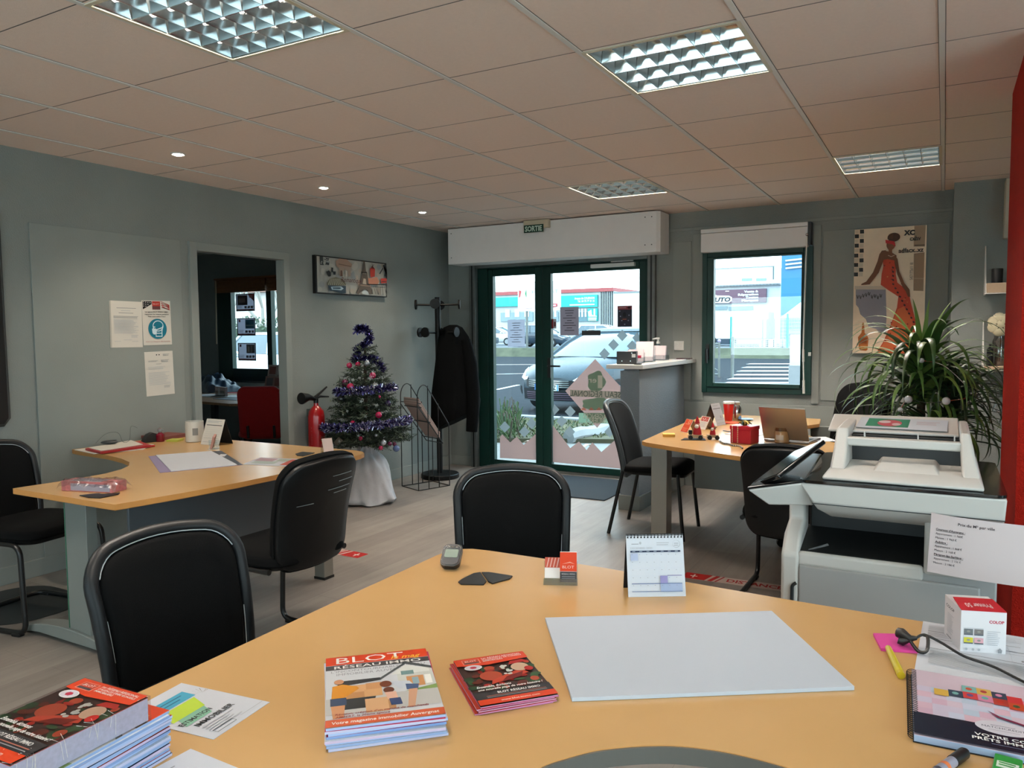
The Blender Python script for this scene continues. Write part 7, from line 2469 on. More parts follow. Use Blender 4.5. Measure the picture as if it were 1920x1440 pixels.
def car(label, x, y, ang, paint, detail=False, sc=1.0, group=None):
    c = thing('car', label, 'car', (x, y, GZ if y < 43 else 0.5), ang, group)
    m_tint = mat('car_glass', '#4a5a64', 0.05, spec=0.8)
    m_ty = mat('tyre', '#15171a', 0.8)
    m_dark = mat('car_dark_trim', '#171b20', 0.4)
    st = [(0.0, .60, .26, .60), (0.05, .72, .22, .66), (0.18, .82, .20, .73), (0.45, .885, .20, .82), (0.9, .90, .22, .90), (1.3, .90, .22, .97), (2.2, .90, .22, 1.0), (3.5, .90, .22, 1.02), (4.0, .86, .28, 1.0), (4.22, .74, .36, .86)]
    rings = []
    for s, w, z0, zb in st:
        half = [(w * .80, z0), (w * .96, z0 + .10), (w, z0 + (zb - z0) * .5), (w * .985, zb - .10), (w * .90, zb - .01), (w * .55, zb + .035), (0, zb + .045)]
        back = lambda u: 0.30 * (abs(u) / .9) ** 2.4 if s < 0.6 else 0
        pts = [(u, s + back(u) * (1 - s / .6 if s < .6 else 0), z) for u, z in half] + [(-u, s + back(u) * (1 - s / .6 if s < .6 else 0), z) for u, z in half[-2::-1]]
        rings.append([V(p) * sc for p in pts])
    mb = MB(); mb.loft(rings, paint); mb.build('body', c, smooth=50)
    rr = lambda x, s0, s1, z, k: [(-x, s0 + k, z), (-x * .7, s0, z), (x * .7, s0, z), (x, s0 + k, z), (x, s1 - k, z), (x * .7, s1, z), (-x * .7, s1, z), (-x, s1 - k, z)]
    mb = MB(); mb.loft([[V(p) * sc for p in rr(.84, 1.08, 4.08, .98, .10)], [V(p) * sc for p in rr(.76, 1.50, 3.98, 1.22, .10)], [V(p) * sc for p in rr(.64, 1.98, 3.80, 1.45, .10)]], m_tint); mb.build('window_glass', c, smooth=30)
    mb = MB(); mb.loft([[V(p) * sc for p in rr(.655, 1.93, 3.84, 1.44, .10)], [V(p) * sc for p in rr(.62, 2.02, 3.74, 1.485, .10)], [V(p) * sc for p in rr(.45, 2.3, 3.5, 1.505, .1)]], paint)
    for q in (-1, 1):
        for pts in ([(q * .845, 1.16, .97), (q * .77, 1.58, 1.22), (q * .65, 2.05, 1.45)], [(q * .85, 2.55, .98), (q * .77, 2.6, 1.22), (q * .65, 2.65, 1.45)], [(q * .845, 4.0, .97), (q * .77, 3.92, 1.22), (q * .65, 3.74, 1.45)]):
            mb.tube([V(p) * sc for p in pts], 0.035 * sc, paint, n=6)
    mb.build('roof', c, smooth=40)
    for q in (-1, 1):
        for s in (0.86, 3.42):
            mb = MB()
            T = Matrix.Translation(V((q * .80, s, .31)) * sc) @ Matrix.Rotation(PI / 2, 4, 'Y')
            mb.lathe([(0.0001, -.10), (.2, -.10), (.30, -.10), (.31, -.06), (.31, .06), (.30, .10), (.2, .10), (.19, .085), (0.0001, .09)], m_ty, 22, T=T @ Matrix.Scale(sc, 4))
            mb.lathe([(.0001, .1), (.19, .102), (.19, -.102), (0.0001, -.1)], mat('wheel_rim', '#9aa0a5', 0.35, metal=0.6), 16, T=T @ Matrix.Scale(sc, 4))
            mb.build('wheel', c)
        mb = MB(); mb.ball(V((q * 1.0, 1.35, 1.0)) * sc, 0.11 * sc, paint, 10, 6, (1, .6, .7)); mb.build('wing_mirror', c)
    bk = lambda u: 0.30 * (abs(u) / .9) ** 2.4

    def patch(outline, off, m, name, n=1):
        """A panel that follows the curved nose: outline of (u, z)."""
        zf = lambda z: max(0, (z - .60)) * 1.35 + max(0, .34 - z) * 0.25
        mb = MB()
        pts = [V((u, bk(u) + zf(z) - off, z)) * sc for u, z in outline]
        ctr = sum(pts, V()) / len(pts)
        vs = [ctr] + pts
        mb.add(vs, [(0, i + 1, (i + 1) % len(pts) + 1) for i in range(len(pts))], m)
        return mb
    for q in (-1, 1):
        hl_ = patch([(q * u, z) for u, z in ((.50, .60), (.60, .585), (.74, .62), (.84, .74), (.80, .80), (.66, .73), (.55, .66))], 0.03, mat('headlight', '#c9d4da', 0.08, spec=0.8), 'headlight')
        hl_.build('headlight', c)
    if detail:
        strip = lambda u0, u1, z0, z1, n=10: [(u0 + (u1 - u0) * i / n, z0) for i in range(n + 1)] + [(u1 - (u1 - u0) * i / n, z1) for i in range(n + 1)]

        def bandp(u0, u1, z0, z1, off, m, name, par=c, zr=0.0):
            zf = lambda z: max(0, (z - .60)) * 1.35 + max(0, .34 - z) * 0.25
            mb = MB()
            n = 12
            vs = []
            for i in range(n + 1):
                u = u0 + (u1 - u0) * i / n
                for z in (z0, z1):
                    vs.append(V((u, bk(u) + zf(z) - off, z)))
            mb.add(vs, [(2 * i, 2 * i + 2, 2 * i + 3, 2 * i + 1) for i in range(n)], m)
            return mb.build(name, par)
        bandp(-.52, .52, .47, .60, 0.03, m_dark, 'upper_grille')
        bandp(-.62, .62, .245, .44, 0.03, m_dark, 'lower_grille')
        for z in (.485, .52, .555, .59):
            bandp(-.44, .44, z - .008, z + .006, 0.037, mat('car_chrome', '#aab3b8', 0.2, metal=0.8), 'grille_bar')
        for z in (.275, .31, .345, .38):
            bandp(-.50, .50, z - .007, z + .005, 0.037, mat('car_plum_trim', '#5c4a5c', 0.4), 'grille_bar')
        bandp(-.62, .62, .225, .245, 0.04, mat('car_chrome', '#aab3b8', 0.2, metal=0.8), 'bumper_trim')
        for q in (-1, 1):
            mb = patch([(q * u, z) for u, z in ((.66, .30), (.70, .28), (.80, .40), (.76, .52), (.70, .50))], 0.03, mat('car_chrome', '#aab3b8', 0.2, metal=0.8), 'fog')
            mb.build('fog_lamp', c)
            mb = patch([(q * u, z) for u, z in ((.68, .33), (.71, .32), (.77, .41), (.74, .48), (.71, .46))], 0.035, m_dark, 'fog')
            mb.build('fog_lamp', c)
        mb = MB()
        mb.box((0.0, -0.035, .475), (.52, .012, .11), C('#d7dbd9'))
        k = Ink(mb, frame_matrix((.26, -0.041, .42), (1, 0, 0), (0, 0, 1)), 1, 1, z=0.001) if False else Ink(mb, frame_matrix((-.26, -0.041, .42), (1, 0, 0), (0, 0, 1)), z=0.001, step=0.0005)
        k.rect(0.485, 0.0, 0.52, 0.11, C('#5d8fae')); k.rect(0, 0, 0.035, 0.11, C('#3d6aa0'))
        k.text('-TZ', 0.47, 0.018, 0.075, C('#1b1d20'), w=0.14, align='R', bold=0.02)
        mb.build('number_plate', c, smooth=0)
        mb = MB()
        mb.add([(-.06, .085, .70), (.0, .075, .68), (.05, .085, .70), (.06, .13, .76), (0.02, .115, .745), (-.03, .135, .765)], [(0, 1, 2, 3, 4, 5)], mat('car_chrome', '#aab3b8', 0.2, metal=0.8))
        for p in range(len(mb.v)):
            mb.v[p] = mb.v[p] + V((0, -.045, 0.01))
        mb.build('emblem', c)
    return c


m_pg2 = mat('car_slate_paint', '#33424c', 0.38, coat=0.08, spec=0.3)
m_wc = mat('car_white_paint', '#cfd3d6', 0.25, coat=0.5)
m_dc = mat('car_dark_paint', '#2c3a48', 0.2, coat=0.5)
f0 = CAM + ray(1027, 720) * 13.4
car('slate grey hatchback parked facing the entrance door', f0.x, f0.y, -0.20, m_pg2, True)
q = at_y(926, 640, 46); car('dark blue car in the far lot at the edge of narrow door leaf', q.x - 1.0, 48, PI / 2, m_dc, group='cars in the far lot')
q = at_y(1001, 640, 46); car('dark blue car in the far lot behind the door stile', q.x + 1.9, 47.5, PI / 2, m_dc, group='cars in the far lot')
q = at_y(955, 640, 52); car('white car in the far lot under the shop window', q.x, 54, PI / 2, m_wc, group='cars in the far lot')
q = at_y(1090, 640, 46); car('white car in the far lot below the teal sign', q.x + 2.0, 50.5, PI / 2, m_wc, group='cars in the far lot')
car('white car parked close outside the window of next room', -12.3, 11.2, PI / 2 + 0.1, m_wc)
car('white car parked beside the other one outside the next room', -11.6, 14.0, PI / 2 - 0.05, m_wc)

m_wb = mat('white_cladding', '#cfd3d3', 0.7, var=0.04)
m_teal = mat('teal_sign', '#1b9b94', 0.5)
Y1 = 62.0
B = lambda px, py, Y=Y1: at_y(px, py, Y)
sh = thing('shop_building', 'long pale shop building with teal sign panels across the road', 'building', (B(1040, 640).x, Y1 + 4, 0.5))
g0 = 0.5
zr = B(1100, 548).z
x0, x1, x2 = B(880, 600).x, B(1151, 600).x, B(1240, 600).x
mb = MB(); mb.bx(x0, x1, Y1, Y1 + 10, g0, zr, mat('ribbed_cladding', '#b3babd', 0.6)); mb.build('wall', sh, world=True, smooth=0)
mb = MB()
for i in range(8):
    xx = B(1124 + i * 3.4, 600).x
    mb.bx(xx, xx + 0.25, Y1 - 0.08, Y1, g0, zr, mat('cladding_rib', '#9ba3a7', 0.6))
mb.build('cladding_rib', sh, world=True, smooth=0)
mb = MB(); mb.bx(x0, x1, Y1 - 0.2, Y1 + 10, zr, zr + 0.32, mat('red_fascia', '#9c4a4c', 0.6)); mb.build('fascia', sh, world=True, smooth=0)
mb = MB(); mb.bx(x1, x2, Y1 - 0.1, Y1 + 12, g0, B(1200, 548).z, m_wb); mb.bx(x1, x2, Y1 - 0.2, Y1 + 12, B(1200, 548).z, B(1200, 546).z, mat('dark_coping', '#7d8688', 0.6)); mb.build('wall', sh, world=True, smooth=0)
a, b = B(880, 577), B(973, 557)
mb = MB(); mb.bx(a.x, b.x, Y1 - 0.25, Y1 - 0.02, a.z, b.z, m_teal); mb.build('sign_board', sh, world=True, smooth=0)
a, b = B(1040, 578), B(1122, 552.5)
mb = MB(); mb.bx(a.x, b.x, Y1 - 0.25, Y1 - 0.02, a.z, b.z, m_teal)
k = Ink(mb, frame_matrix((a.x, Y1 - 0.25, a.z), (1, 0, 0), (0, 0, 1)), b.x - a.x, b.z - a.z, z=0.01, step=0.005)
wk = C('#dfe9e8')
k.text('Agence de COURNON', 0.94, 0.66, 0.17, wk, w=0.45, align='R', bold=0.03)
k.text('Tél. 04 73 77 31 31', 0.94, 0.42, 0.17, wk, w=0.38, align='R', bold=0.03)
k.rect(0.38, 0.17, 0.94, 0.27, wk)
mb.build('sign_board', sh, world=True, smooth=0)
a, b = B(1104, 602), B(1122, 578)
mb = MB(); mb.bx(a.x, b.x, Y1 - 0.25, Y1 - 0.02, a.z, b.z, m_teal)
k = Ink(mb, frame_matrix((a.x, Y1 - 0.25, a.z), (1, 0, 0), (0, 0, 1)), b.x - a.x, b.z - a.z, z=0.01, step=0.005)
k.poly([(0.05, 0.75), (0.4, 0.9), (0.45, 0.5), (0.62, 0.42), (0.62, 0.95), (0.8, 0.95), (0.8, 0.42), (0.95, 0.4), (0.95, 0.34), (0.1, 0.34)], wk)
k.rect(0.08, 0.16, 0.92, 0.27, wk); k.rect(0.08, 0.04, 0.9, 0.11, wk)
mb.build('sign_board', sh, world=True, smooth=0)
for p0, p1 in ((940, 1000), (1018, 1048), (1082, 1103)):
    a, b = B(p0, 603), B(p1, 585)
    mb = MB(); mb.bx(a.x, b.x, Y1 - 0.12, Y1 - 0.01, a.z, b.z, mat('shop_window', '#5f7d86', 0.1, spec=0.8)); wn = mb.build('window', sh, world=True, smooth=0)
    PM[wn.name] = PM[sh.name]
    mb = MB()
    for i in range(3):
        xx = a.x + (b.x - a.x) * (0.15 + 0.3 * i)
        mb.bx(xx, xx + (b.x - a.x) * .14, Y1 - 0.16, Y1 - 0.13, a.z + .4, a.z + 1.1, C('#cfd8d8'))
    mb.build('window_poster_print', wn, world=True, smooth=0)

py_ = thing('pylon_sign', 'tall white panel sign with red and green emblem across the road', 'sign', (B(1012, 600, 44).x, 44, 0.5))
a, b = B(972.5, 584, 44), B(1050.5, 526, 44)
mb = MB(); mb.bx(a.x, b.x, 43.9, 44.1, a.z, b.z, m_wb)
k = Ink(mb, frame_matrix((a.x, 43.9, a.z), (1, 0, 0), (0, 0, 1)), b.x - a.x, b.z - a.z, z=0.006, step=0.004)
k.poly([(0.03, 0.72), (0.09, 0.70), (0.06, 0.50), (0.03, 0.46)], C('#b0494d')); k.poly([(0.18, 0.60), (0.21, 0.75), (0.215, 0.46)], C('#2f8a5a'))
k.text('HABITAT', 0.97, 0.60, 0.10, C('#8f9598'), w=0.62, align='R')
k.rect(0.19, 0.09, 0.34, 0.21, C('#cfa9a9')); k.rect(0.205, 0.11, 0.325, 0.19, C('#d9c6c6'))
k.poly([(0.78, 0.09), (0.95, 0.14), (0.95, 0.23), (0.78, 0.23)], C('#b23f4c')); k.rect(0.81, 0.15, 0.92, 0.20, C('#d8b0b4'))
mb.build('sign_panel', py_, world=True, smooth=0)
for t in (0.2, 0.8):
    xx = a.x + (b.x - a.x) * t
    mb = MB(); mb.tube([(xx, 44, 0.5), (xx, 44, a.z)], 0.08, m_steel); mb.build('post', py_, world=True)
# embankment with grass below the far lot
vb = MB(); vb.prism([(42.0, GZ), (43.0, GZ), (43.0, 0.52), (42.9, 0.52)], -70, 45, mat('bank_grass', '#4a4d3c', 0.95, var=0.3, vscale=2), T=Matrix(((0, 0, 1, 0), (1, 0, 0, 0), (0, 1, 0, 0), (0, 0, 0, 1))))
struct(vb, 'bank_land', smooth=0)
# road paint
for k_, (p0, p1, wd) in enumerate((((930, 731), (972, 722), 0.12), ((920, 702), (1003, 700), 0.15), ((920, 684), (1003, 683.5), 0.25))):
    a, b = at_z(*p0, GZ), at_z(*p1, GZ)
    d = (b - a).normalized(); n_ = V((-d.y, d.x, 0)) * wd / 2
    mb = MB(); mb.add([a - n_, b - n_, b + n_, a + n_], [(0, 1, 2, 3)], m_line)
    for i in range(4):
        mb.v[i].z = GZ + 0.004
    struct(mb, 'road_marking', smooth=0)
for i in range(6):
    pyy = 681.5 + i * 6.2 + i * i * 0.15
    th_ = 1.3 + i * 0.32
    pts = [at_z(1410 - i * 9, pyy, GZ), at_z(1500, pyy + 0.2, GZ), at_z(1500, pyy + th_ + .2, GZ), at_z(1398 - i * 9, pyy + th_, GZ)]
    mb = MB(); mb.add([(p.x, p.y, GZ + 0.004) for p in pts], [(3, 2, 1, 0)], m_line)
    struct(mb, 'road_marking', smooth=0)

# beyond the small window
Y2 = 60.0
ga = thing('garage_building', 'white car-repair building with plum sign beyond the small window', 'building', (B(1400, 640, Y2).x, Y2 + 5, 0.5))
x0, x1 = B(1290, 600, Y2).x, B(1463, 600, Y2).x
mb = MB(); mb.bx(x0, x1, Y2, Y2 + 10, 0.5, B(1400, 534, Y2).z, m_wb); mb.build('wall', ga, world=True, smooth=0)
mb = MB(); mb.bx(x0, B(1451, 600, Y2 + 3).x, Y2 + 3, Y2 + 10, B(1400, 534, Y2).z, B(1400, 502, Y2 + 3).z, m_wb)
mb.bx(x0, B(1451, 600, Y2 + 3).x, Y2 + 2.9, Y2 + 10, B(1400, 502, Y2 + 3).z, B(1400, 500.6, Y2 + 3).z, mat('dark_coping', '#7d8688', 0.6))
mb.build('upper_wall', ga, world=True, smooth=0)
mb = MB(); mb.bx(x0, x1, Y2 - 0.3, Y2, B(1400, 536.5, Y2).z, B(1400, 533.5, Y2).z, m_kerb)
for i in range(20):
    xx = x0 + (x1 - x0) * (0.3 + i * 0.035)
    mb.bx(xx, xx + 0.1, Y2 - 0.36, Y2 - .3, B(1400, 535.4, Y2).z, B(1400, 534.4, Y2).z, C('#6d777a'))
mb.build('eaves', ga, world=True, smooth=0)
for p0 in (1391, 1418):
    a, b = B(p0, 527, Y2 + 3), B(p0 + 19, 521.5, Y2 + 3)
    mb = MB(); mb.bx(a.x, b.x, Y2 + 2.94, Y2 + 3, a.z, b.z, mat('shop_window', '#5f7d86', 0.1)); mb.build('window', ga, world=True, smooth=0)
mb = MB(); xx = B(1450, 520, Y2 + 2.9).x; mb.tube([(xx, Y2 + 2.9, B(1450, 524, Y2 + 2.9).z), (xx, Y2 + 2.9, B(1450, 500, Y2 + 2.9).z)], 0.05, C('#4c5f63'), n=6); mb.build('drain_pipe', ga, world=True)
a, b = B(1300, 570.5, Y2), B(1438, 541, Y2)
mb = MB(); mb.bx(a.x, b.x, Y2 - 0.25, Y2 - .01, a.z, b.z, mat('plum_sign', '#6a4a5a', 0.5))
k = Ink(mb, frame_matrix((a.x, Y2 - 0.25, a.z), (1, 0, 0), (0, 0, 1)), z=0.01, step=0.006)
W_, H_ = b.x - a.x, b.z - a.z
k = Ink(mb, frame_matrix((a.x, Y2 - 0.25, a.z), (1, 0, 0), (0, 0, 1)), W_, H_, z=0.01, step=0.006)
k.poly([(0.08, 0.06), (0.50, 0.02), (0.545, 0.15), (0.55, 0.42), (0.51, 0.55), (0.34, 0.60), (0.30, 0.75), (0.10, 0.70)], wk)
k.text('AUTO', 0.53, 0.13, 0.30, C('#3d3a40'), w=0.30, align='R', bold=0.05, shear=0.2)
for i, (t, w) in enumerate((('Vente &', 0.19), ('Réparation', 0.27), ('Toutes', 0.17), ('Marques', 0.22))):
    k.text(t, 0.90, 0.74 - i * 0.215, 0.15, wk, w=w, align='R', bold=0.05)
k.rect(0.46, 0.86, 0.51, 0.92, wk)
mb.build('sign_board', ga, world=True, smooth=0)
for p0, p1 in ((1300, 1364), (1366, 1412)):
    a, b = B(p0, 582, Y2), B(p1, 574, Y2)
    mb = MB(); mb.bx(a.x, b.x, Y2 - 0.08, Y2 - .01, a.z, b.z, mat('shop_window', '#5f7d86', 0.1)); mb.build('window', ga, world=True, smooth=0)

bb = thing('blue_building', 'deep blue building with white slanted bars beyond the small window', 'building', (B(1490, 640, 52).x, 55, 0.5))
a, b = B(1463, 640, 52), B(1560, 440, 52)
mb = MB(); mb.bx(a.x, b.x, 52, 60, 0.5, b.z, mat('blue_cladding', '#1f6a94', 0.5, var=0.05, vscale=1)); mb.build('wall', bb, world=True, smooth=0)
for i in range(3):
    p, q = B(1473, 489 + i * 7.2, 51.9), B(1515, 484.5 + i * 7.2, 51.9)
    mb = MB(); mb.tube([p, q], 0.055, m_wb, n=8); mb.build('white_bar', bb, world=True)

van = thing('delivery_van', 'white box van parked before the car-repair building', 'van', (B(1390, 640, 50).x, 50.5, 0.5))
a, b = B(1338, 634, 50), B(1440, 583, 50)
mb = MB(); mb.bx(B(1320, 600, 50).x, b.x, 50, 52, 0.95, b.z, m_wc); mb.build('cargo_box', van, world=True, bevel=0.05)
mb = MB(); mb.bx(B(1320, 600, 50).x, B(1368, 640, 50).x, 49.9, 52, 0.62, 0.95, C('#33414f')); mb.build('skirt_bumper', van, world=True)
for p0 in (1322, 1333):
    xx = B(p0, 640, 50).x
    mb = MB(); mb.tube([(xx, 49.9, 0.85), (xx, 50.15, 0.85)], 0.35, mat('tyre', '#15171a', 0.8), n=18); mb.build('wheel', van, world=True)
for p0 in (1424, 1442, 1450):
    pass
gt = MB()
for p0, w in ((1428, 3), (1436, 6), (1449, 3)):
    a, b = B(p0, 645, 48), B(p0 + w, 598, 48)
    gt.bx(a.x, b.x, 48, 48.1, 0.5, b.z, C('#8f999c'))
gt.bx(B(1424, 645, 48).x, B(1456, 640, 48).x, 48, 48.1, 0.5, 0.9, C('#a9b0b2'))
gt.build('metal_gate', smooth=0, label='pale metal gate between the van and blue building', category='gate')

fn = thing('mesh_fence', 'white mesh fence on teal posts across the road beyond small window', 'fence', (B(1430, 660, 45).x, 45, 0.5))
m_tp = mat('teal_post', '#1f8a86', 0.5)
for p0, pt in ((1370.5, 594), (1476, 588)):
    a = B(p0, 660, 45)
    mb = MB(); mb.bx(a.x - 0.05, a.x + 0.05, 44.95, 45.05, 0.5, B(p0, pt, 45).z, m_tp); mb.build('post', fn, world=True)
m_mesh = mat('white_mesh_wire', '#c3cdd0', 0.5)
for p0, p1, pt in ((1374, 1473, 636), (1462, 1545, 590)):
    a, b = B(p0, 660, 45), B(p1, pt, 45)
    mb = MB()
    n = 34
    for i in range(n + 1):
        xx = a.x + (b.x - a.x) * i / n
        mb.bx(xx - .008, xx + .008, 45.06, 45.08, 0.5, b.z, m_mesh)
    nz = max(4, int((b.z - .5) / .2))
    for i in range(nz + 1):
        zz = 0.52 + (b.z - 0.53) * i / nz
        mb.bx(a.x, b.x, 45.05, 45.06, zz - .01, zz + .01, m_mesh)
    mb.build('mesh_panel', fn, world=True, smooth=0)
wp = MB()
a, b = B(1480, 720, 20), B(1503, 622, 20)
wp.bx(a.x, b.x, 20, 20.35, GZ, b.z, mat('whitewashed_post', '#c9cccb', 0.8, var=0.15, vscale=4)); wp.bx(a.x - .03, b.x + .03, 19.97, 20.38, b.z - .05, b.z + .03, m_kerb)
wp.bx(a.x - .02, b.x + 1.5, 19.98, 20.3, GZ, 0.55, m_kerb)
wp.build('concrete_post', smooth=0, label='whitewashed concrete gate post close beyond the small window', category='post')
br = thing('street_barrier', 'grey tubular street barrier at the edge of the small window', 'barrier', (B(1350, 706, 24).x, 24, GZ))
p = B(1348, 706, 24)
zt2, zb2 = B(1348, 641, 24).z, B(1348, 702, 24).z
mb = MB(); mb.tube([(p.x, 24, GZ), (p.x, 24, zt2)], 0.035, m_steel); mb.build('upright_post', br, world=True)
mb = MB(); mb.tube([(p.x, 24, zt2 - .06), (p.x - 1.4, 24, zt2 - .06)], 0.03, m_steel); mb.build('top_rail', br, world=True)
mb = MB(); mb.tube([(p.x, 24, zb2 + .0), (p.x - 1.4, 24, zb2 + .0)], 0.025, m_steel); mb.build('bottom_rail', br, world=True)
mb = MB(); mb.tube([(p.x, 24, zb2 + .1), (p.x - .7, 24, zb2 + .5), (p.x, 24, zt2 - .1)], 0.02, m_steel); mb.build('brace_rod', br, world=True)
mb = MB(); mb.ball((p.x, 24, zt2 + .03), 0.055, C('#9c8fa8'), 10, 8); mb.build('post_ball', br, world=True)
p = B(1373, 707, 24)
bl_ = MB(); bl_.tube([(p.x, 24, GZ), (p.x, 24, B(1373, 631, 24).z)], 0.05, m_steel, n=12); bl_.build('bollard', label='tall grey bollard beside the street barrier', category='bollard')
dk_ = MB(); a, b = B(1462, 640, 47), B(1500, 592, 47)
tt = MB(); tt.loft([[(a.x, 47, 2.2), (b.x + 2, 47, 2.2), (b.x + 2, 50, 2.2), (a.x, 50, 2.2)], [(a.x + 1.6, 48, 3.6), (b.x + 2, 48, 3.6), (b.x + 2, 49, 3.6), (a.x + 1.6, 49, 3.6)]], m_wc)
tt.bx(a.x + .1, a.x + .2, 47.1, 47.2, 0.5, 2.2, m_steel); tt.bx(b.x + 1.8, b.x + 1.9, 47.1, 47.2, 0.5, 2.2, m_steel)
tt.build('white_marquee', smooth=0, label='white fabric marquee roof before the blue building', category='marquee')

# beyond the next room's window: hedge, bare trees
m_hedge = [mat('hedge_leaf_%d' % i, c, 0.8) for i, c in enumerate(('#3c4f3a', '#4d6048', '#2e3f30'))]
hd = MB()
r = random.Random(31)
for i in range(6000):
    x, y, z = r.uniform(-33, -16), r.uniform(17.5, 18.6), r.uniform(0, 2.0) ** 1.0
    s = r.uniform(.06, .13)
    a = r.uniform(0, 6.28)
    hd.add([(x, y, z), (x + s * math.cos(a), y + .1 * r.uniform(-1, 1), z + s * math.sin(a)), (x - s * math.sin(a), y, z + s * math.cos(a))], [(0, 1, 2)], r.choice(m_hedge))
hd.bx(-33, -16, 17.7, 18.5, 0, 1.65, m_hedge[2])
o = hd.build('hedge', smooth=0, label='dense dark hedge behind the white cars outside the next room', category='hedge')


def bare_tree(label, x, y, seed):
    r = random.Random(seed)
    t = thing('bare_tree', label, 'tree', (x, y, GZ), group='bare trees behind the hedge')
    mbt, mbb = MB(), MB()
    m_b = mat('bare_bark', '#8d8a84', 0.85)

    def grow(p, d, ln, rad, dep):
        q = p + d * ln
        (mbt if dep == 0 else mbb).tube([p, (p + q) / 2 + V((r.uniform(-.05, .05), r.uniform(-.05, .05), 0)) * ln, q], [rad, rad * .85, rad * .7], m_b, n=5)
        if dep < 5:
            for _ in range(3 if dep < 3 else 2):
                nd = (d + V((r.uniform(-.75, .75), r.uniform(-.75, .75), r.uniform(-.1, .5)))).normalized()
                grow(q, nd, ln * r.uniform(.6, .82), rad * .62, dep + 1)
    grow(V((0, 0, 0)), V((0, 0, 1)), 1.5, 0.12, 0)
    mbt.build('trunk', t); mbb.build('branches', t)


bare_tree('bare winter tree behind the hedge outside the next room', -21.0, 19.5, 3)
bare_tree('bare winter tree farther along behind the hedge', -24.5, 20.5, 8)
rf = thing('house', 'house with brown tiled roof behind the hedge and bare trees', 'house', (-34, 30, GZ))
mb = MB(); mb.bx(-42, -28, 28, 36, GZ, 3.6, m_wb); mb.build('wall', rf, world=True, smooth=0)
mb = MB(); mb.prism([(27.5, 3.6), (36.5, 3.6), (32, 6.4)], -42.5, -27.5, mat('brown_tiles', '#8a6558', 0.8, var=0.1), T=Matrix(((0, 0, 1, 0), (1, 0, 0, 0), (0, 1, 0, 0), (0, 0, 0, 1)))); mb.build('roof', rf, world=True, smooth=0)
# ================================================================== Christmas tree
TX, TY = -4.15, 4.93
ct = thing('christmas_tree', 'small decorated Christmas tree standing in a white cloth sack', 'Christmas tree', (TX, TY, 0))
r = random.Random(17)
m_need = [mat('fir_needle_%d' % i, c, 0.7) for i, c in enumerate(('#1f2d1f', '#2a3a28', '#182217', '#66735f'))]


def tree_r(z):
    t = (z - 0.46) / 0.82
    return 0.330 * (1 - t) ** 0.72 + 0.02 if 0 <= t <= 1 else 0.03


mb = MB()
mb.tube([(0, 0, 0.3), (0, 0, 1.2), (0.01, 0, 1.34)], [0.02, 0.012, 0.006], C('#4a3a2c'), n=8)
mb.build('trunk', ct)
mb = MB()
for lv in range(15):
    z = 0.47 + lv * 0.056
    R_ = tree_r(z)
    nb = max(5, int(20 * R_ / 0.36))
    for b in range(nb):
        a = 2 * PI * (b + r.random() * .6) / nb + lv * 0.7
        ln = R_ * r.uniform(0.82, 1.06)
        d = V((math.cos(a), math.sin(a), 0.12 + r.uniform(-.1, .12)))
        side = V((-math.sin(a), math.cos(a), 0))
        mb.tube([(0, 0, z), d * ln * .5 + V((0, 0, z + .02)), d * ln + V((0, 0, z - 0.01))], 0.003, m_need[2], n=4)
        for tw in range(max(3, int(ln / 0.024))):
            q = d * ln * (0.28 + 0.75 * tw / max(3, int(ln / 0.024))) + V((0, 0, z + 0.01))
            for sgn in (-1, 1):
                tip = q + side * sgn * r.uniform(.03, .06) + d * 0.045 + V((0, 0, r.uniform(-.02, .03)))
                m_ = m_need[r.choice((0, 0, 1, 1, 2, 3))]
                for n_ in range(5):
                    p = q + (tip - q) * (n_ + 1) / 5
                    o_ = V((r.uniform(-1, 1), r.uniform(-1, 1), r.uniform(-.6, 1))).normalized() * 0.021
                    w_ = V((r.uniform(-1, 1), r.uniform(-1, 1), r.uniform(-1, 1))).normalized() * 0.0042
                    mb.add([p - w_, p + w_, p + o_], [(0, 1, 2)], m_)
                    mb.add([p - w_, p + w_, p - o_ + (tip - q) * .3], [(0, 1, 2)], m_)
mb.build('foliage', ct, smooth=0)
mb = MB()
for i in range(26):
    z = r.uniform(0.52, 1.05)
    a = r.uniform(-2.6, 0.6)
    R_ = tree_r(z) * 0.93
    c = V((R_ * math.cos(a), R_ * math.sin(a), z))
    nrm_ = V((math.cos(a), math.sin(a), .2)).normalized()
    M = frame_matrix(c, V((-math.sin(a), math.cos(a), 0)), V((0, 0, 1)))
    pts = []
    for k in range(10):
        rad = 0.018 if k % 2 == 0 else 0.008
        pts.append((rad * math.cos(PI / 5 * k), rad * math.sin(PI / 5 * k), 0))
    mb.add(pts + [(0, 0, 0.004)], [(k, (k + 1) % 10, 10) for k in range(10)], C('#a3aaa6'), M)
mb.build('star_sprigs', ct, smooth=0)
# white sack
sk = []
for i, (z, rad) in enumerate(((0.0, 0.215), (0.02, 0.245), (0.08, 0.212), (0.2, 0.195), (0.3, 0.18), (0.37, 0.13), (0.42, 0.07), (0.455, 0.06), (0.475, 0.085))):
    rg = []
    for j in range(56):
        a = 2 * PI * j / 56
        k_ = 1 + 0.055 * math.sin(7 * a + 3 * z * 10) + 0.05 * math.sin(13 * a + z * 25) + 0.05 * math.sin(3 * a + 1) + 0.03 * math.sin(19 * a - z * 40)
        if z > .3:
            k_ += 0.10 * math.sin(11 * a)
        rg.append((rad * k_ * math.cos(a), rad * k_ * math.sin(a), z + 0.02 * math.sin(4 * a + i) * (0 < i < 8)))
    sk.append(rg)
m_sack = mat('white_sack_cloth', '#b9bcc2', 0.85, bump=0.4, bscale=18, sheen=0.2)
mb = MB(); mb.loft(sk, m_sack); so = mb.build('cloth_sack', ct, smooth=70)
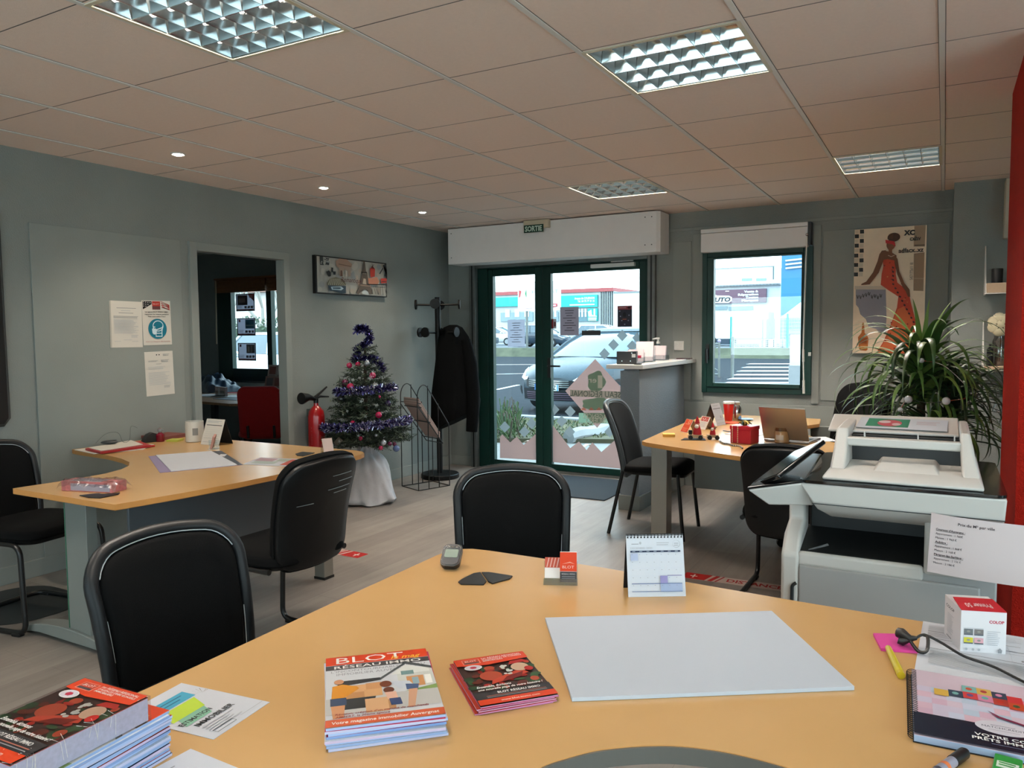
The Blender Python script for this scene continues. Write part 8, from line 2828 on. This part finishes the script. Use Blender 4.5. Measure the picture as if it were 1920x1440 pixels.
m_ = so.modifiers.new('soft', 'SUBSURF'); m_.levels = m_.render_levels = 1

m_tin = [mat('tinsel_%d' % i, c, 0.25, metal=0.7) for i, c in enumerate(('#2c2558', '#3f3a78', '#8f8fb8', '#c9c9dc', '#262050'))]


def tinsel(label, path, rad, n, pale):
    g = MB()
    P_ = smooth_pts(path, 8)
    g.tube(P_, 0.004, m_tin[0], n=5)
    for i in range(n):
        t = r.random() * (len(P_) - 1)
        q = P_[int(t)].lerp(P_[min(int(t) + 1, len(P_) - 1)], t - int(t))
        d = V((r.uniform(-1, 1), r.uniform(-1, 1), r.uniform(-1, 1))).normalized() * rad * r.uniform(.6, 1.1)
        w_ = d.orthogonal().normalized() * 0.0030
        m_ = r.choice(m_tin if r.random() < pale else m_tin[:2] + m_tin[4:])
        g.add([q - w_, q + w_, q + d + w_, q + d - w_], [(0, 1, 2, 3)], m_)
    g.build('tinsel_garland', loc=(TX, TY, 0), smooth=0, label=label, category='garland', group='purple tinsel on the Christmas tree')


ring = lambda z, R_, a0, a1, n, tilt=0.03: [V((R_ * math.cos(a0 + (a1 - a0) * i / n), R_ * math.sin(a0 + (a1 - a0) * i / n), z + tilt * math.cos(a0 + (a1 - a0) * i / n))) for i in range(n + 1)]
tinsel('pale purple tinsel looped widest round the lower Christmas tree', ring(0.655, 0.345, -3.3, 0.9, 16, 0.03), 0.044, 2100, 0.9)
tinsel('purple tinsel looped round the middle of the Christmas tree', ring(0.935, 0.235, -3.2, 0.8, 12, 0.02), 0.040, 1300, 0.7)
tinsel('dark purple tinsel curling over the Christmas tree tip', [V((-0.035, -0.06, 1.42)), V((0.0, -0.04, 1.44)), V((0.04, -0.01, 1.42)), V((0.055, 0, 1.36)), V((0.02, 0.0, 1.32)), V((-0.03, -0.03, 1.28)), V((-0.05, -0.05, 1.22)), V((-0.03, -0.08, 1.18)), V((0.05, -0.04, 1.20)), V((0.11, 0.02, 1.17)), V((0.135, 0.05, 1.11))], 0.042, 1900, 0.25)

bx_cols = {'pink': mat('pink_bauble', '#b3204f', 0.15, spec=0.7, coat=0.4), 'silver': mat('silver_bauble', '#b9bec4', 0.2, metal=0.7), 'purple': mat('purple_bauble', '#2c1d45', 0.15, coat=0.5), 'plum': mat('plum_bauble', '#5d1238', 0.15, coat=0.5), 'blue': mat('blue_bauble', '#5a6f9e', 0.15, coat=0.5), 'dark': mat('dark_bauble', '#23292b', 0.15, coat=0.5)}
for px, py, rad, colr, lab in ((655, 685, .024, 'pink', 'pink bauble high on the tree, outermost below the dark tinsel'), (671, 683, .021, 'pink', 'pink bauble high on the tree between pink and silver ones'), (688, 681, .025, 'silver', 'silver bauble high on the tree under the dark tinsel end'),
                               (699, 704, .026, 'pink', 'spotted pink bauble on the upper tree above the middle tinsel'), (647, 718, .030, 'plum', 'dark plum bauble just above the start of middle tinsel'), (657, 725, .029, 'pink', 'large pink bauble resting on the middle tinsel'),
                               (703, 723, .026, 'silver', 'silver bauble resting on the middle tinsel'), (640, 748, .033, 'dark', 'black-green bauble hanging below the middle tinsel'), (727, 756, .027, 'purple', 'deep purple bauble sticking out between the two pale tinsels'),
                               (710, 778, .026, 'pink', 'pink bauble on open greenery between the two pale tinsels'), (661, 793, .019, 'pink', 'small pink bauble sitting on the lower tinsel'), (676, 822, .017, 'pink', 'small pink bauble below the lower tinsel, near the trunk'),
                               (719, 830, .024, 'silver', 'clear silvery bauble on the lowest branches'), (714, 840, .018, 'pink', 'small pink bauble dangling lowest, clear of the branches'), (731, 832, .018, 'plum', 'small plum bauble on the lowest branch tips'),
                               (740, 833, .018, 'plum', 'small plum bauble at the outermost lowest branch tip'), (743, 841, .027, 'blue', 'shiny blue bauble hanging lowest beside the wire rack'), (705, 816, .014, 'silver', 'tiny silver bauble under the lower tinsel'), (711, 744, .014, 'pink', 'tiny pink bauble directly below the middle tinsel')):
    # distance: on the near skin of the tree cone
    best = None
    for s in range(60):
        Y_ = TY - 0.40 + 0.012 * s
        q = at_y(px, py, Y_)
        rr_ = math.hypot(q.x - TX, q.y - TY)
        if rr_ <= max(tree_r(q.z), 0.03) + 0.005 or best is None or rr_ < best[0]:
            if best is None or rr_ < best[0]:
                best = (rr_, q)
            if rr_ <= max(tree_r(q.z), 0.03) + 0.005:
                break
    q = best[1]
    bo = thing('bauble', lab, 'bauble', tuple(q), group='baubles on the Christmas tree')
    mb = MB(); mb.ball((0, 0, 0), rad, bx_cols[colr], 18, 12)
    if 'spotted' in lab:
        for i in range(14):
            d = V((r.uniform(-1, 1), -abs(r.uniform(.2, 1)), r.uniform(-1, 1))).normalized() * rad
            mb.ball(d, 0.005, C('#d9a3b8'), 6, 4)
    mb.build('ball', bo, smooth=60)
    mb = MB(); mb.tube([(0, 0, rad * .95), (0, 0, rad * 1.18)], rad * 0.25, m_chrome, n=8)
    mb.tube([(0, 0, rad * 1.18), (0.004, 0, rad * 1.5), (0, 0.003, rad * 1.9)], 0.0008, m_chrome, n=4); mb.build('cap', bo)
q = at_y(634, 828, TY - 0.30)
tg = MB(); tg.box((0, 0, 0), (0.07, 0.004, 0.045), mat('photo_tag', '#6d6458', 0.3, var=0.4, vscale=60), (0.2, -0.8, 0.2)); tg.tube([(-0.02, 0, .02), (-.05, 0, -.05), (-.055, 0, -.075)], 0.0015, m_chrome, n=4)
tg.build('gift_tag', loc=tuple(q), label='small glossy tag hanging at the lowest branches near the desk', category='tag')

# ================================================================== big strap-leaved plant behind the copier
PX_, PY_ = -0.05, 4.62
pl = thing('potted_plant', 'large strap-leaved potted plant between copier and chimney breast', 'plant', (PX_, PY_, 0))
mb = MB(); mb.lathe([(0.13, 0.001), (0.16, 0.02), (0.18, 0.34), (0.185, 0.36), (0.165, 0.36), (0.16, 0.31), (0.0001, 0.31)], mat('plant_pot', '#3a3531', 0.6), 30); mb.build('pot', pl)
mb = MB(); mb.lathe([(0.159, 0.305), (0.0001, 0.318)], mat('potting_soil', '#2a211a', 0.95, bump=0.6, bscale=80), 24); mb.build('soil', pl)
stems = [(-0.05, 0.02, 1.18), (0.09, 0.05, 1.08), (0.0, -0.06, 0.88)]
for sx_, sy_, hz in stems:
    mb = MB(); mb.tube([(sx_ * .6, sy_ * .6, 0.3), (sx_ * .9, sy_, hz * .6), (sx_, sy_, hz)], [0.03, 0.024, 0.018], mat('plant_cane', '#5d4a35', 0.8, var=0.2, vscale=25), n=10); mb.build('cane', pl)
m_leaf = [mat('strap_leaf_%d' % i, c, 0.38, spec=0.5) for i, c in enumerate(('#3f6232', '#527538', '#2f4a28', '#6d8d45', '#263a24'))]
rl = random.Random(41)


def strap(base, a, ln, up0, droop, w, m, kink=0.0):
    n = 14
    pts = []
    p = V(base)
    th = up0
    for i in range(n + 1):
        pts.append(p.copy())
        p = p + V((math.cos(a) * math.cos(th), math.sin(a) * math.cos(th), math.sin(th))) * (ln / n)
        th -= droop / n * (0.4 + 1.6 * i / n)
        a += kink / n
    side = V((-math.sin(a), math.cos(a), 0))
    vs, fs = [], []
    for i, q in enumerate(pts):
        t = i / n
        ww = w * (0.55 + 0.9 * t * 2 if t < .25 else 1.0) * (1 - max(0, t - .35) / .66) ** 0.8
        t_ = (pts[min(i + 1, n)] - pts[max(i - 1, 0)]).normalized()
        nn_ = side.cross(t_).normalized()
        vs += [q - side * ww + nn_ * ww * .25, q, q + side * ww + nn_ * ww * .25]
    for i in range(n):
        for k in (0, 1):
            fs.append((3 * i + k, 3 * i + k + 1, 3 * i + k + 4, 3 * i + k + 3))
    return vs, fs, m


def leaves(par, name, n, basef, lnr, upr, drr, wr, pick, arange=(0, 2 * PI)):
    for i in range(n):
        mb = MB()
        vs, fs, m = strap(basef(), rl.uniform(*arange), rl.uniform(*lnr), rl.uniform(*upr), rl.uniform(*drr), rl.uniform(*wr), m_leaf[rl.choice(pick)], rl.uniform(-.3, .3))
        mb.add(vs, fs, m)
        yield mb


full = MB()
for mb in leaves(pl, 'leaf', 130, lambda: (-0.05 + rl.uniform(-.03, .03), 0.02 + rl.uniform(-.03, .03), rl.uniform(0.98, 1.20)), (0.38, 0.62), (0.3, 1.25), (1.5, 3.0), (0.013, 0.024), (0, 1, 1, 2, 3)):
    full.add(mb.v, mb.f, mb.mats[0])
for mb in leaves(pl, 'leaf', 110, lambda: (0.09 + rl.uniform(-.03, .03), 0.05 + rl.uniform(-.03, .03), rl.uniform(0.9, 1.1)), (0.35, 0.6), (0.2, 1.2), (1.4, 3.0), (0.009, 0.016), (0, 2, 2, 4, 4)):
    full.add(mb.v, mb.f, mb.mats[0])
for mb in leaves(pl, 'leaf', 80, lambda: (rl.uniform(-.04, .04), -0.06 + rl.uniform(-.03, .03), rl.uniform(0.74, 0.9)), (0.35, 0.55), (0.2, 1.0), (1.4, 2.6), (0.013, 0.022), (0, 1, 2, 3)):
    full.add(mb.v, mb.f, mb.mats[0])
full.build('foliage', pl, smooth=60)
for k, (a, ln, u0, dr, w, c) in enumerate(((2.6, .42, 1.35, 0.9, .013, 3), (2.0, .40, 1.45, .5, .014, 3), (1.2, .38, 1.5, .3, .013, 3), (0.6, .40, 1.4, .6, .012, 3), (0.3, .55, 1.25, 2.2, .013, 1), (-0.3, .62, 1.3, 2.9, .009, 2), (3.4, .60, 1.25, 2.6, .010, 1), (-0.9, .50, 1.35, 1.2, .018, 1), (-1.2, .45, 1.2, 1.4, .02, 0), (0.1, .75, 1.2, 2.8, .006, 4), (2.9, .55, 1.3, 1.9, .011, 3), (-2.2, .60, 1.1, 2.4, .012, 0), (-1.7, .5, .9, 2.2, .016, 1))):
    mb = MB(); vs, fs, m = strap((-0.055 + 0.004 * k, 0.0, 1.18), a, ln, u0, dr, w * 1.35, m_leaf[c]); mb.add(vs, fs, m)
    mb.build('leaf', pl, smooth=60)
# fairy lights
fl_ = thing('fairy_lights', 'string of round clear bulbs on silver wire across the plant', 'fairy lights', (PX_, PY_ - .3, 1.0))
ys = PY_ - 0.36
m_bulb2 = mat('clear_bulb', '#d9dde0', 0.1, trans=0.3, spec=0.7)
B_ = [at_y(x, y, ys + dy) for x, y, dy in ((1703, 749, 0), (1774, 752, 0), (1728, 676, 0.12), (1812, 725, .08), (1688, 768, -.02))]
for i, b in enumerate(B_):
    mb = MB(); mb.ball(b, (0.019, 0.019, 0.013, 0.008, 0.012)[i], m_bulb2, 14, 10); mb.build('bulb', fl_, world=True)
mb = MB(); mb.tube(smooth_pts([B_[4], B_[0] + V((-.01, 0, .0)), B_[0], (B_[0] + B_[1]) / 2 + V((0, 0, -.012)), B_[1], B_[1] + V((.09, .03, .02)), B_[3], B_[3] + V((-.1, .05, .1)), B_[2]], 6), 0.0022, m_chrome, n=5); mb.build('wire', fl_, world=True)

# ================================================================== the next room
nd = thing('office_desk', 'brown desk in the next room below its window, papers on it', 'desk', (-6.6, 5.7, 0))
m_br = mat('brown_laminate', '#8f6a4e', 0.4, var=0.05)
c0, c1, c2 = at_z(430, 757, TOP), at_z(378, 750, TOP), at_z(525, 738, TOP)
pl_ = [(c0.x, c0.y), (c0.x - 1.35, c0.y + .20), (c0.x - 1.5, c0.y + .9), (c0.x - .2, 6.45), (c0.x + 1.0, 6.45), (c0.x + .75, 5.95)]
pl_ = [(c0.x, c0.y), (-7.9, c0.y + .25), (-7.9, 6.1), (-6.3, 6.55), (-5.1, 6.55), (-5.1, 5.95)]
mb = MB(); mb.prism(pl_, TOP - .026, TOP, mat('brown_edge', '#a07a52', 0.4), mtop=m_br); mb.build('desktop', nd, world=True, bevel=0.003)
for x, y in ((-7.6, 5.7), (-6.3, 5.6), (-5.4, 6.3), (-7.4, 6.1)):
    mb = MB(); mb.bx(x - .03, x + .03, y - .03, y + .03, 0, TOP - .027, m_black); mb.build('leg', nd, world=True)
m_rc = mat('red_chair_fabric', '#a30f12', 0.8, var=0.06, vscale=50, sheen=0.2)


def red_chair(label, x, y, ang):
    c = thing('red_chair', label, 'chair', (x, y, 0), ang, group='red chairs in the next room')
    mb = MB(); mb.pillow(rrect(.47, .46, .1, 6), lambda u, v: ((u, v, .455), (0, 0, 1)), .035, .02, m_rc, rnd=.05, bulge=.3); mb.build('seat', c)
    o = [(u * (1.0 if v < .1 else 1.0 - (v - .1) * .35), v) for u, v in rrect(.41, .50, .07, 6)]
    mp = back_map(.67, .50, -.21, .22, .5)
    mb = MB(); mb.pillow(o, mp, .03, .022, m_rc, rnd=.05, bulge=.2); mb.build('backrest', c)
    for sx in (-1, 1):
        mb = MB(); mb.tube([(sx * .12, -.1, .44), (sx * .12, -.235, .44), (sx * .12, -.25, .55)], .012, m_black); mb.build('back_support', c)
        for yb in (.2, -.24):
            mb = MB(); mb.tube([(sx * .2, yb * .85, .44), (sx * .22, yb, 0)], .012, m_black); mb.build('leg', c)
    return c


q = at_z(488, 790, .46)
red_chair('bright red chair drawn up to the desk in the next room', -5.66, 5.27, face(-.55, .83))
red_chair('second red chair, mostly hidden by the door frame of the next room', -5.12, 5.30, face(-.4, .9))
jk = thing('jacket', 'crumpled dark blue jacket heaped on the next room desk', 'jacket', (*tuple(at_z(398, 732, TOP))[:2], TOP))
mb = MB()
r = random.Random(5)
def heap(u, v):
    x, y = (u - .5) * .95, (v - .5) * .45
    e = max(0, 1 - (2 * u - 1) ** 4) * max(0, 1 - (2 * v - 1) ** 4)
    return (x, y, 0.003 + e * (0.16 + 0.025 * math.sin(9 * u + 5 * v) + 0.02 * math.sin(23 * u - 11 * v) + .018 * math.sin(17 * v + 6 * u) + .012 * math.sin(41 * u + 29 * v)))
mb.sheet(heap, 60, 30, mat('navy_nylon', '#16293d', 0.35, spec=0.6)); mb.build('jacket_body', jk, smooth=60)
mb = MB(); mb.tube(smooth_pts([(.2, -.1, .1), (.35, -.17, .07), (.48, -.2, .055)], 5), [.05] * 11, mat('navy_nylon', '#16293d', 0.35, spec=0.6), n=12); mb.build('sleeve', jk, smooth=60)
jk.rotation_euler = (0, 0, -.3)
for px, py, w, h, rz, z_, nm, lab, c in ((395, 742, .5, .22, -.3, 0, 'paper_sheet', 'loose white papers on the next room desk below the jacket', '#b9b3b3'), (440, 748, .4, .25, -.1, .0, 'dark_folder', 'grey folder at the desk edge of the next room', '#6d7480'), (447, 744, .36, .25, .2, .004, 'paper_sheet', 'white paper on the grey folder in the next room', '#c3c8cc'), (448, 737, .32, .1, .1, .0, 'red_folder', 'red folder on the next room desk beside the red chair', '#a3202c')):
    q = at_z(px, py, TOP)
    flat(nm, lab, 'paper' if 'paper' in nm else 'folder', q.x, q.y, w, h, rz, TOP + z_, .003 if z_ else .0035, None, C(c))
q = at_z(415, 743, TOP)
ah = thing('leaflet_holder', 'clear stand of printed leaflets on the next room desk', 'leaflet holder', (q.x, q.y, TOP), -.35)
mb = MB(); mb.box((0, 0, .055), (.30, .03, .10), C('#b59f9d')); k = Ink(mb, frame_matrix((-.15, -.0155, .005), (1, 0, 0), (0, 0, 1)), .30, .10)
for x0, y0, x1, y1, c in ((.05, .1, .3, .5, '#8f6a66'), (.35, .1, .5, .9, '#c9c6c6'), (.55, .3, .95, .6, '#6f6a70'), (.1, .6, .3, .85, '#c9b5b3')):
    k.rect(x0, y0, x1, y1, C(c))
mb.build('leaflets', ah, smooth=0)
mb = MB(); mb.bx(-.16, .16, -.06, .06, .0006, .003, m_acr); mb.bx(-.16, .16, -.02, -.018, .003, .06, m_acr); mb.build('acrylic_stand', ah, smooth=0)
q = at_y(511, 722, 6.35)
nr = thing('newspaper_rack', 'tiered rack of printed brochures under the next room window', 'rack', (q.x + .1, 6.35, TOP + .0005))
for i, z in enumerate((.0, .13)):
    mb = MB(); mb.box((0, .05 * i, z + .10), (.42, .03, .20), C(('#a3887f', '#b3a9a6')[i]), (-.2, 0, 0))
    k = Ink(mb, Matrix.Translation((0, .05 * i, z + .10)) @ Euler((-.2, 0, 0)).to_matrix().to_4x4() @ frame_matrix((-.21, -.0155, -.1), (1, 0, 0), (0, 0, 1)), .42, .20)
    for j in range(3):
        k.rect(.06 + j * .31, .45, .3 + j * .31, .9, C(('#6f6a70', '#8d5f5c', '#c9c3c3')[(i + j) % 3])); k.lines(.06 + j * .31, .35, .24, 3, .1, .04, C('#8f7a76'))
    mb.build('brochure_tier', nr, smooth=0)
mb = MB(); mb.bx(-.22, .22, -.06, .12, 0, .006, m_black); mb.build('base', nr)
# bamboo blind
bl2 = thing('bamboo_blind', 'rolled-up bamboo slat blind over the next room window', 'blind', (-7.3, 6.7, 2.0))
m_bam = mat('bamboo_slat', '#7d4f2c', 0.55, var=0.15, vscale=30)
for x0, x1 in ((at_y(405, 540, 6.72).x, at_y(499, 540, 6.72).x), (at_y(502, 540, 6.72).x, -6.0)):
    mb = MB()
    for i in range(9):
        mb.bx(x0, x1, 6.70, 6.745, 1.93 + i * .017, 1.944 + i * .017, m_bam)
    mb.bx(x0, x1, 6.72, 6.725, 1.93, 2.09, m_bam)
    mb.build('slat_bundle', bl2, world=True, smooth=0)
mb = MB(); mb.bx(at_y(405, 540, 6.72).x, -6.0, 6.69, 6.76, 2.088, 2.11, m_bam); mb.build('head_rail', bl2, world=True)
a, b = at_y(405, 560, 6.68), at_y(405.5, 645, 6.68)
mb = MB(); mb.tube([(a.x, 6.685, 2.08), (b.x, 6.685, b.z)], .008, C('#b9ab90'), n=6); mb.build('pull_rod', bl2, world=True)


LIST = mat_film('listing_paper', '#8d90a0', 0.0, 0.3)


def listing(seed):
    def f(k):
        r = random.Random(seed)
        for b_ in ((0, 0, .05, 1), (.95, 0, 1, 1), (0, 0, 1, .05), (0, .95, 1, 1)):
            k.rect(*b_, BLK)
        if seed == 1:
            k.rect(.08, .35, .62, .92, C('#4d4a50')); k.rect(.15, .5, .5, .75, C('#7d7476')); k.poly([(.64, .96), (.96, .96), (.96, .55)], C('#9c5f68')); k.rect(.72, .75, .88, .9, C('#b58a90'))
        elif seed == 2:
            k.rect(.46, .4, .94, .92, C('#3d7a94')); k.rect(.5, .55, .9, .62, C('#8fb5bf')); k.rect(.1, .78, .2, .92, C('#a3525c'))
        else:
            k.rect(.48, .42, .94, .92, C('#6d6f74')); k.rect(.55, .5, .65, .8, C('#b5b2ad')); k.rect(.72, .45, .8, .85, C('#a3a09c')); k.rect(.1, .78, .2, .92, C('#a3525c'))
        for i in range(3):
            k.rect(.45 + i * .17, .16, .58 + i * .17, .30, C('#77767c'))
        k.rect(.05, .05, .95, .12, C('#b57a84')); k.lines(.08, .3, .3, 3, .06, .02, C('#7d7d88'))
    return f


for i, (x0, y0, x1, y1) in enumerate(((443, 550, 477, 584), (445, 596, 478.5, 629.5), (447, 643, 479.5, 676))):
    p, q = at_y(x0, y1, BY - .012), at_y(x1, y0, BY - .012)
    poster('window_card', ('topmost of the three hanging house listing cards, photo of a dark room', 'middle hanging house listing card, blue photo at one side', 'lowest hanging house listing card, grey street photo')[i], 'window card', (p.x, BY - .012, p.z), (1, 0, 0), (0, 0, 1), q.x - p.x, q.z - p.z, listing(i + 1), LIST, thin=True, group='house listing cards in the next room window')
# ================================================================== daylight and view
w = bpy.data.worlds.new('overcast_sky')
SC.world = w
w.use_nodes = True
nt = w.node_tree
nt.nodes.clear()
o = nt.nodes.new('ShaderNodeOutputWorld')
b = nt.nodes.new('ShaderNodeBackground')
tc = nt.nodes.new('ShaderNodeTexCoord')
sep = nt.nodes.new('ShaderNodeSeparateXYZ')
nt.links.new(tc.outputs['Generated'], sep.inputs[0])
rmp = nt.nodes.new('ShaderNodeValToRGB')
rmp.color_ramp.elements[0].position = 0.0
rmp.color_ramp.elements[0].color = (0.86, 0.94, 1.0, 1)
rmp.color_ramp.elements[1].position = 0.7
rmp.color_ramp.elements[1].color = (0.62, 0.83, 1.0, 1)
nt.links.new(sep.outputs['Z'], rmp.inputs[0])
nt.links.new(rmp.outputs[0], b.inputs[0])
b.inputs[1].default_value = SKY
nt.links.new(b.outputs[0], o.inputs[0])

vs_ = SC.view_settings
SC.display_settings.display_device = 'sRGB'
vs_.view_transform = 'Standard'
vs_.look = 'None'
vs_.gamma = 1.0
vs_.use_curve_mapping = False
vs_.exposure = EXPOSURE
cy = SC.cycles
cy.use_denoising = True
cy.max_bounces = 8
cy.diffuse_bounces = 4
cy.glossy_bounces = 4
cy.transmission_bounces = 4
cy.transparent_max_bounces = 16
cy.caustics_reflective = False
cy.caustics_refractive = False
cy.sample_clamp_indirect = 6.0
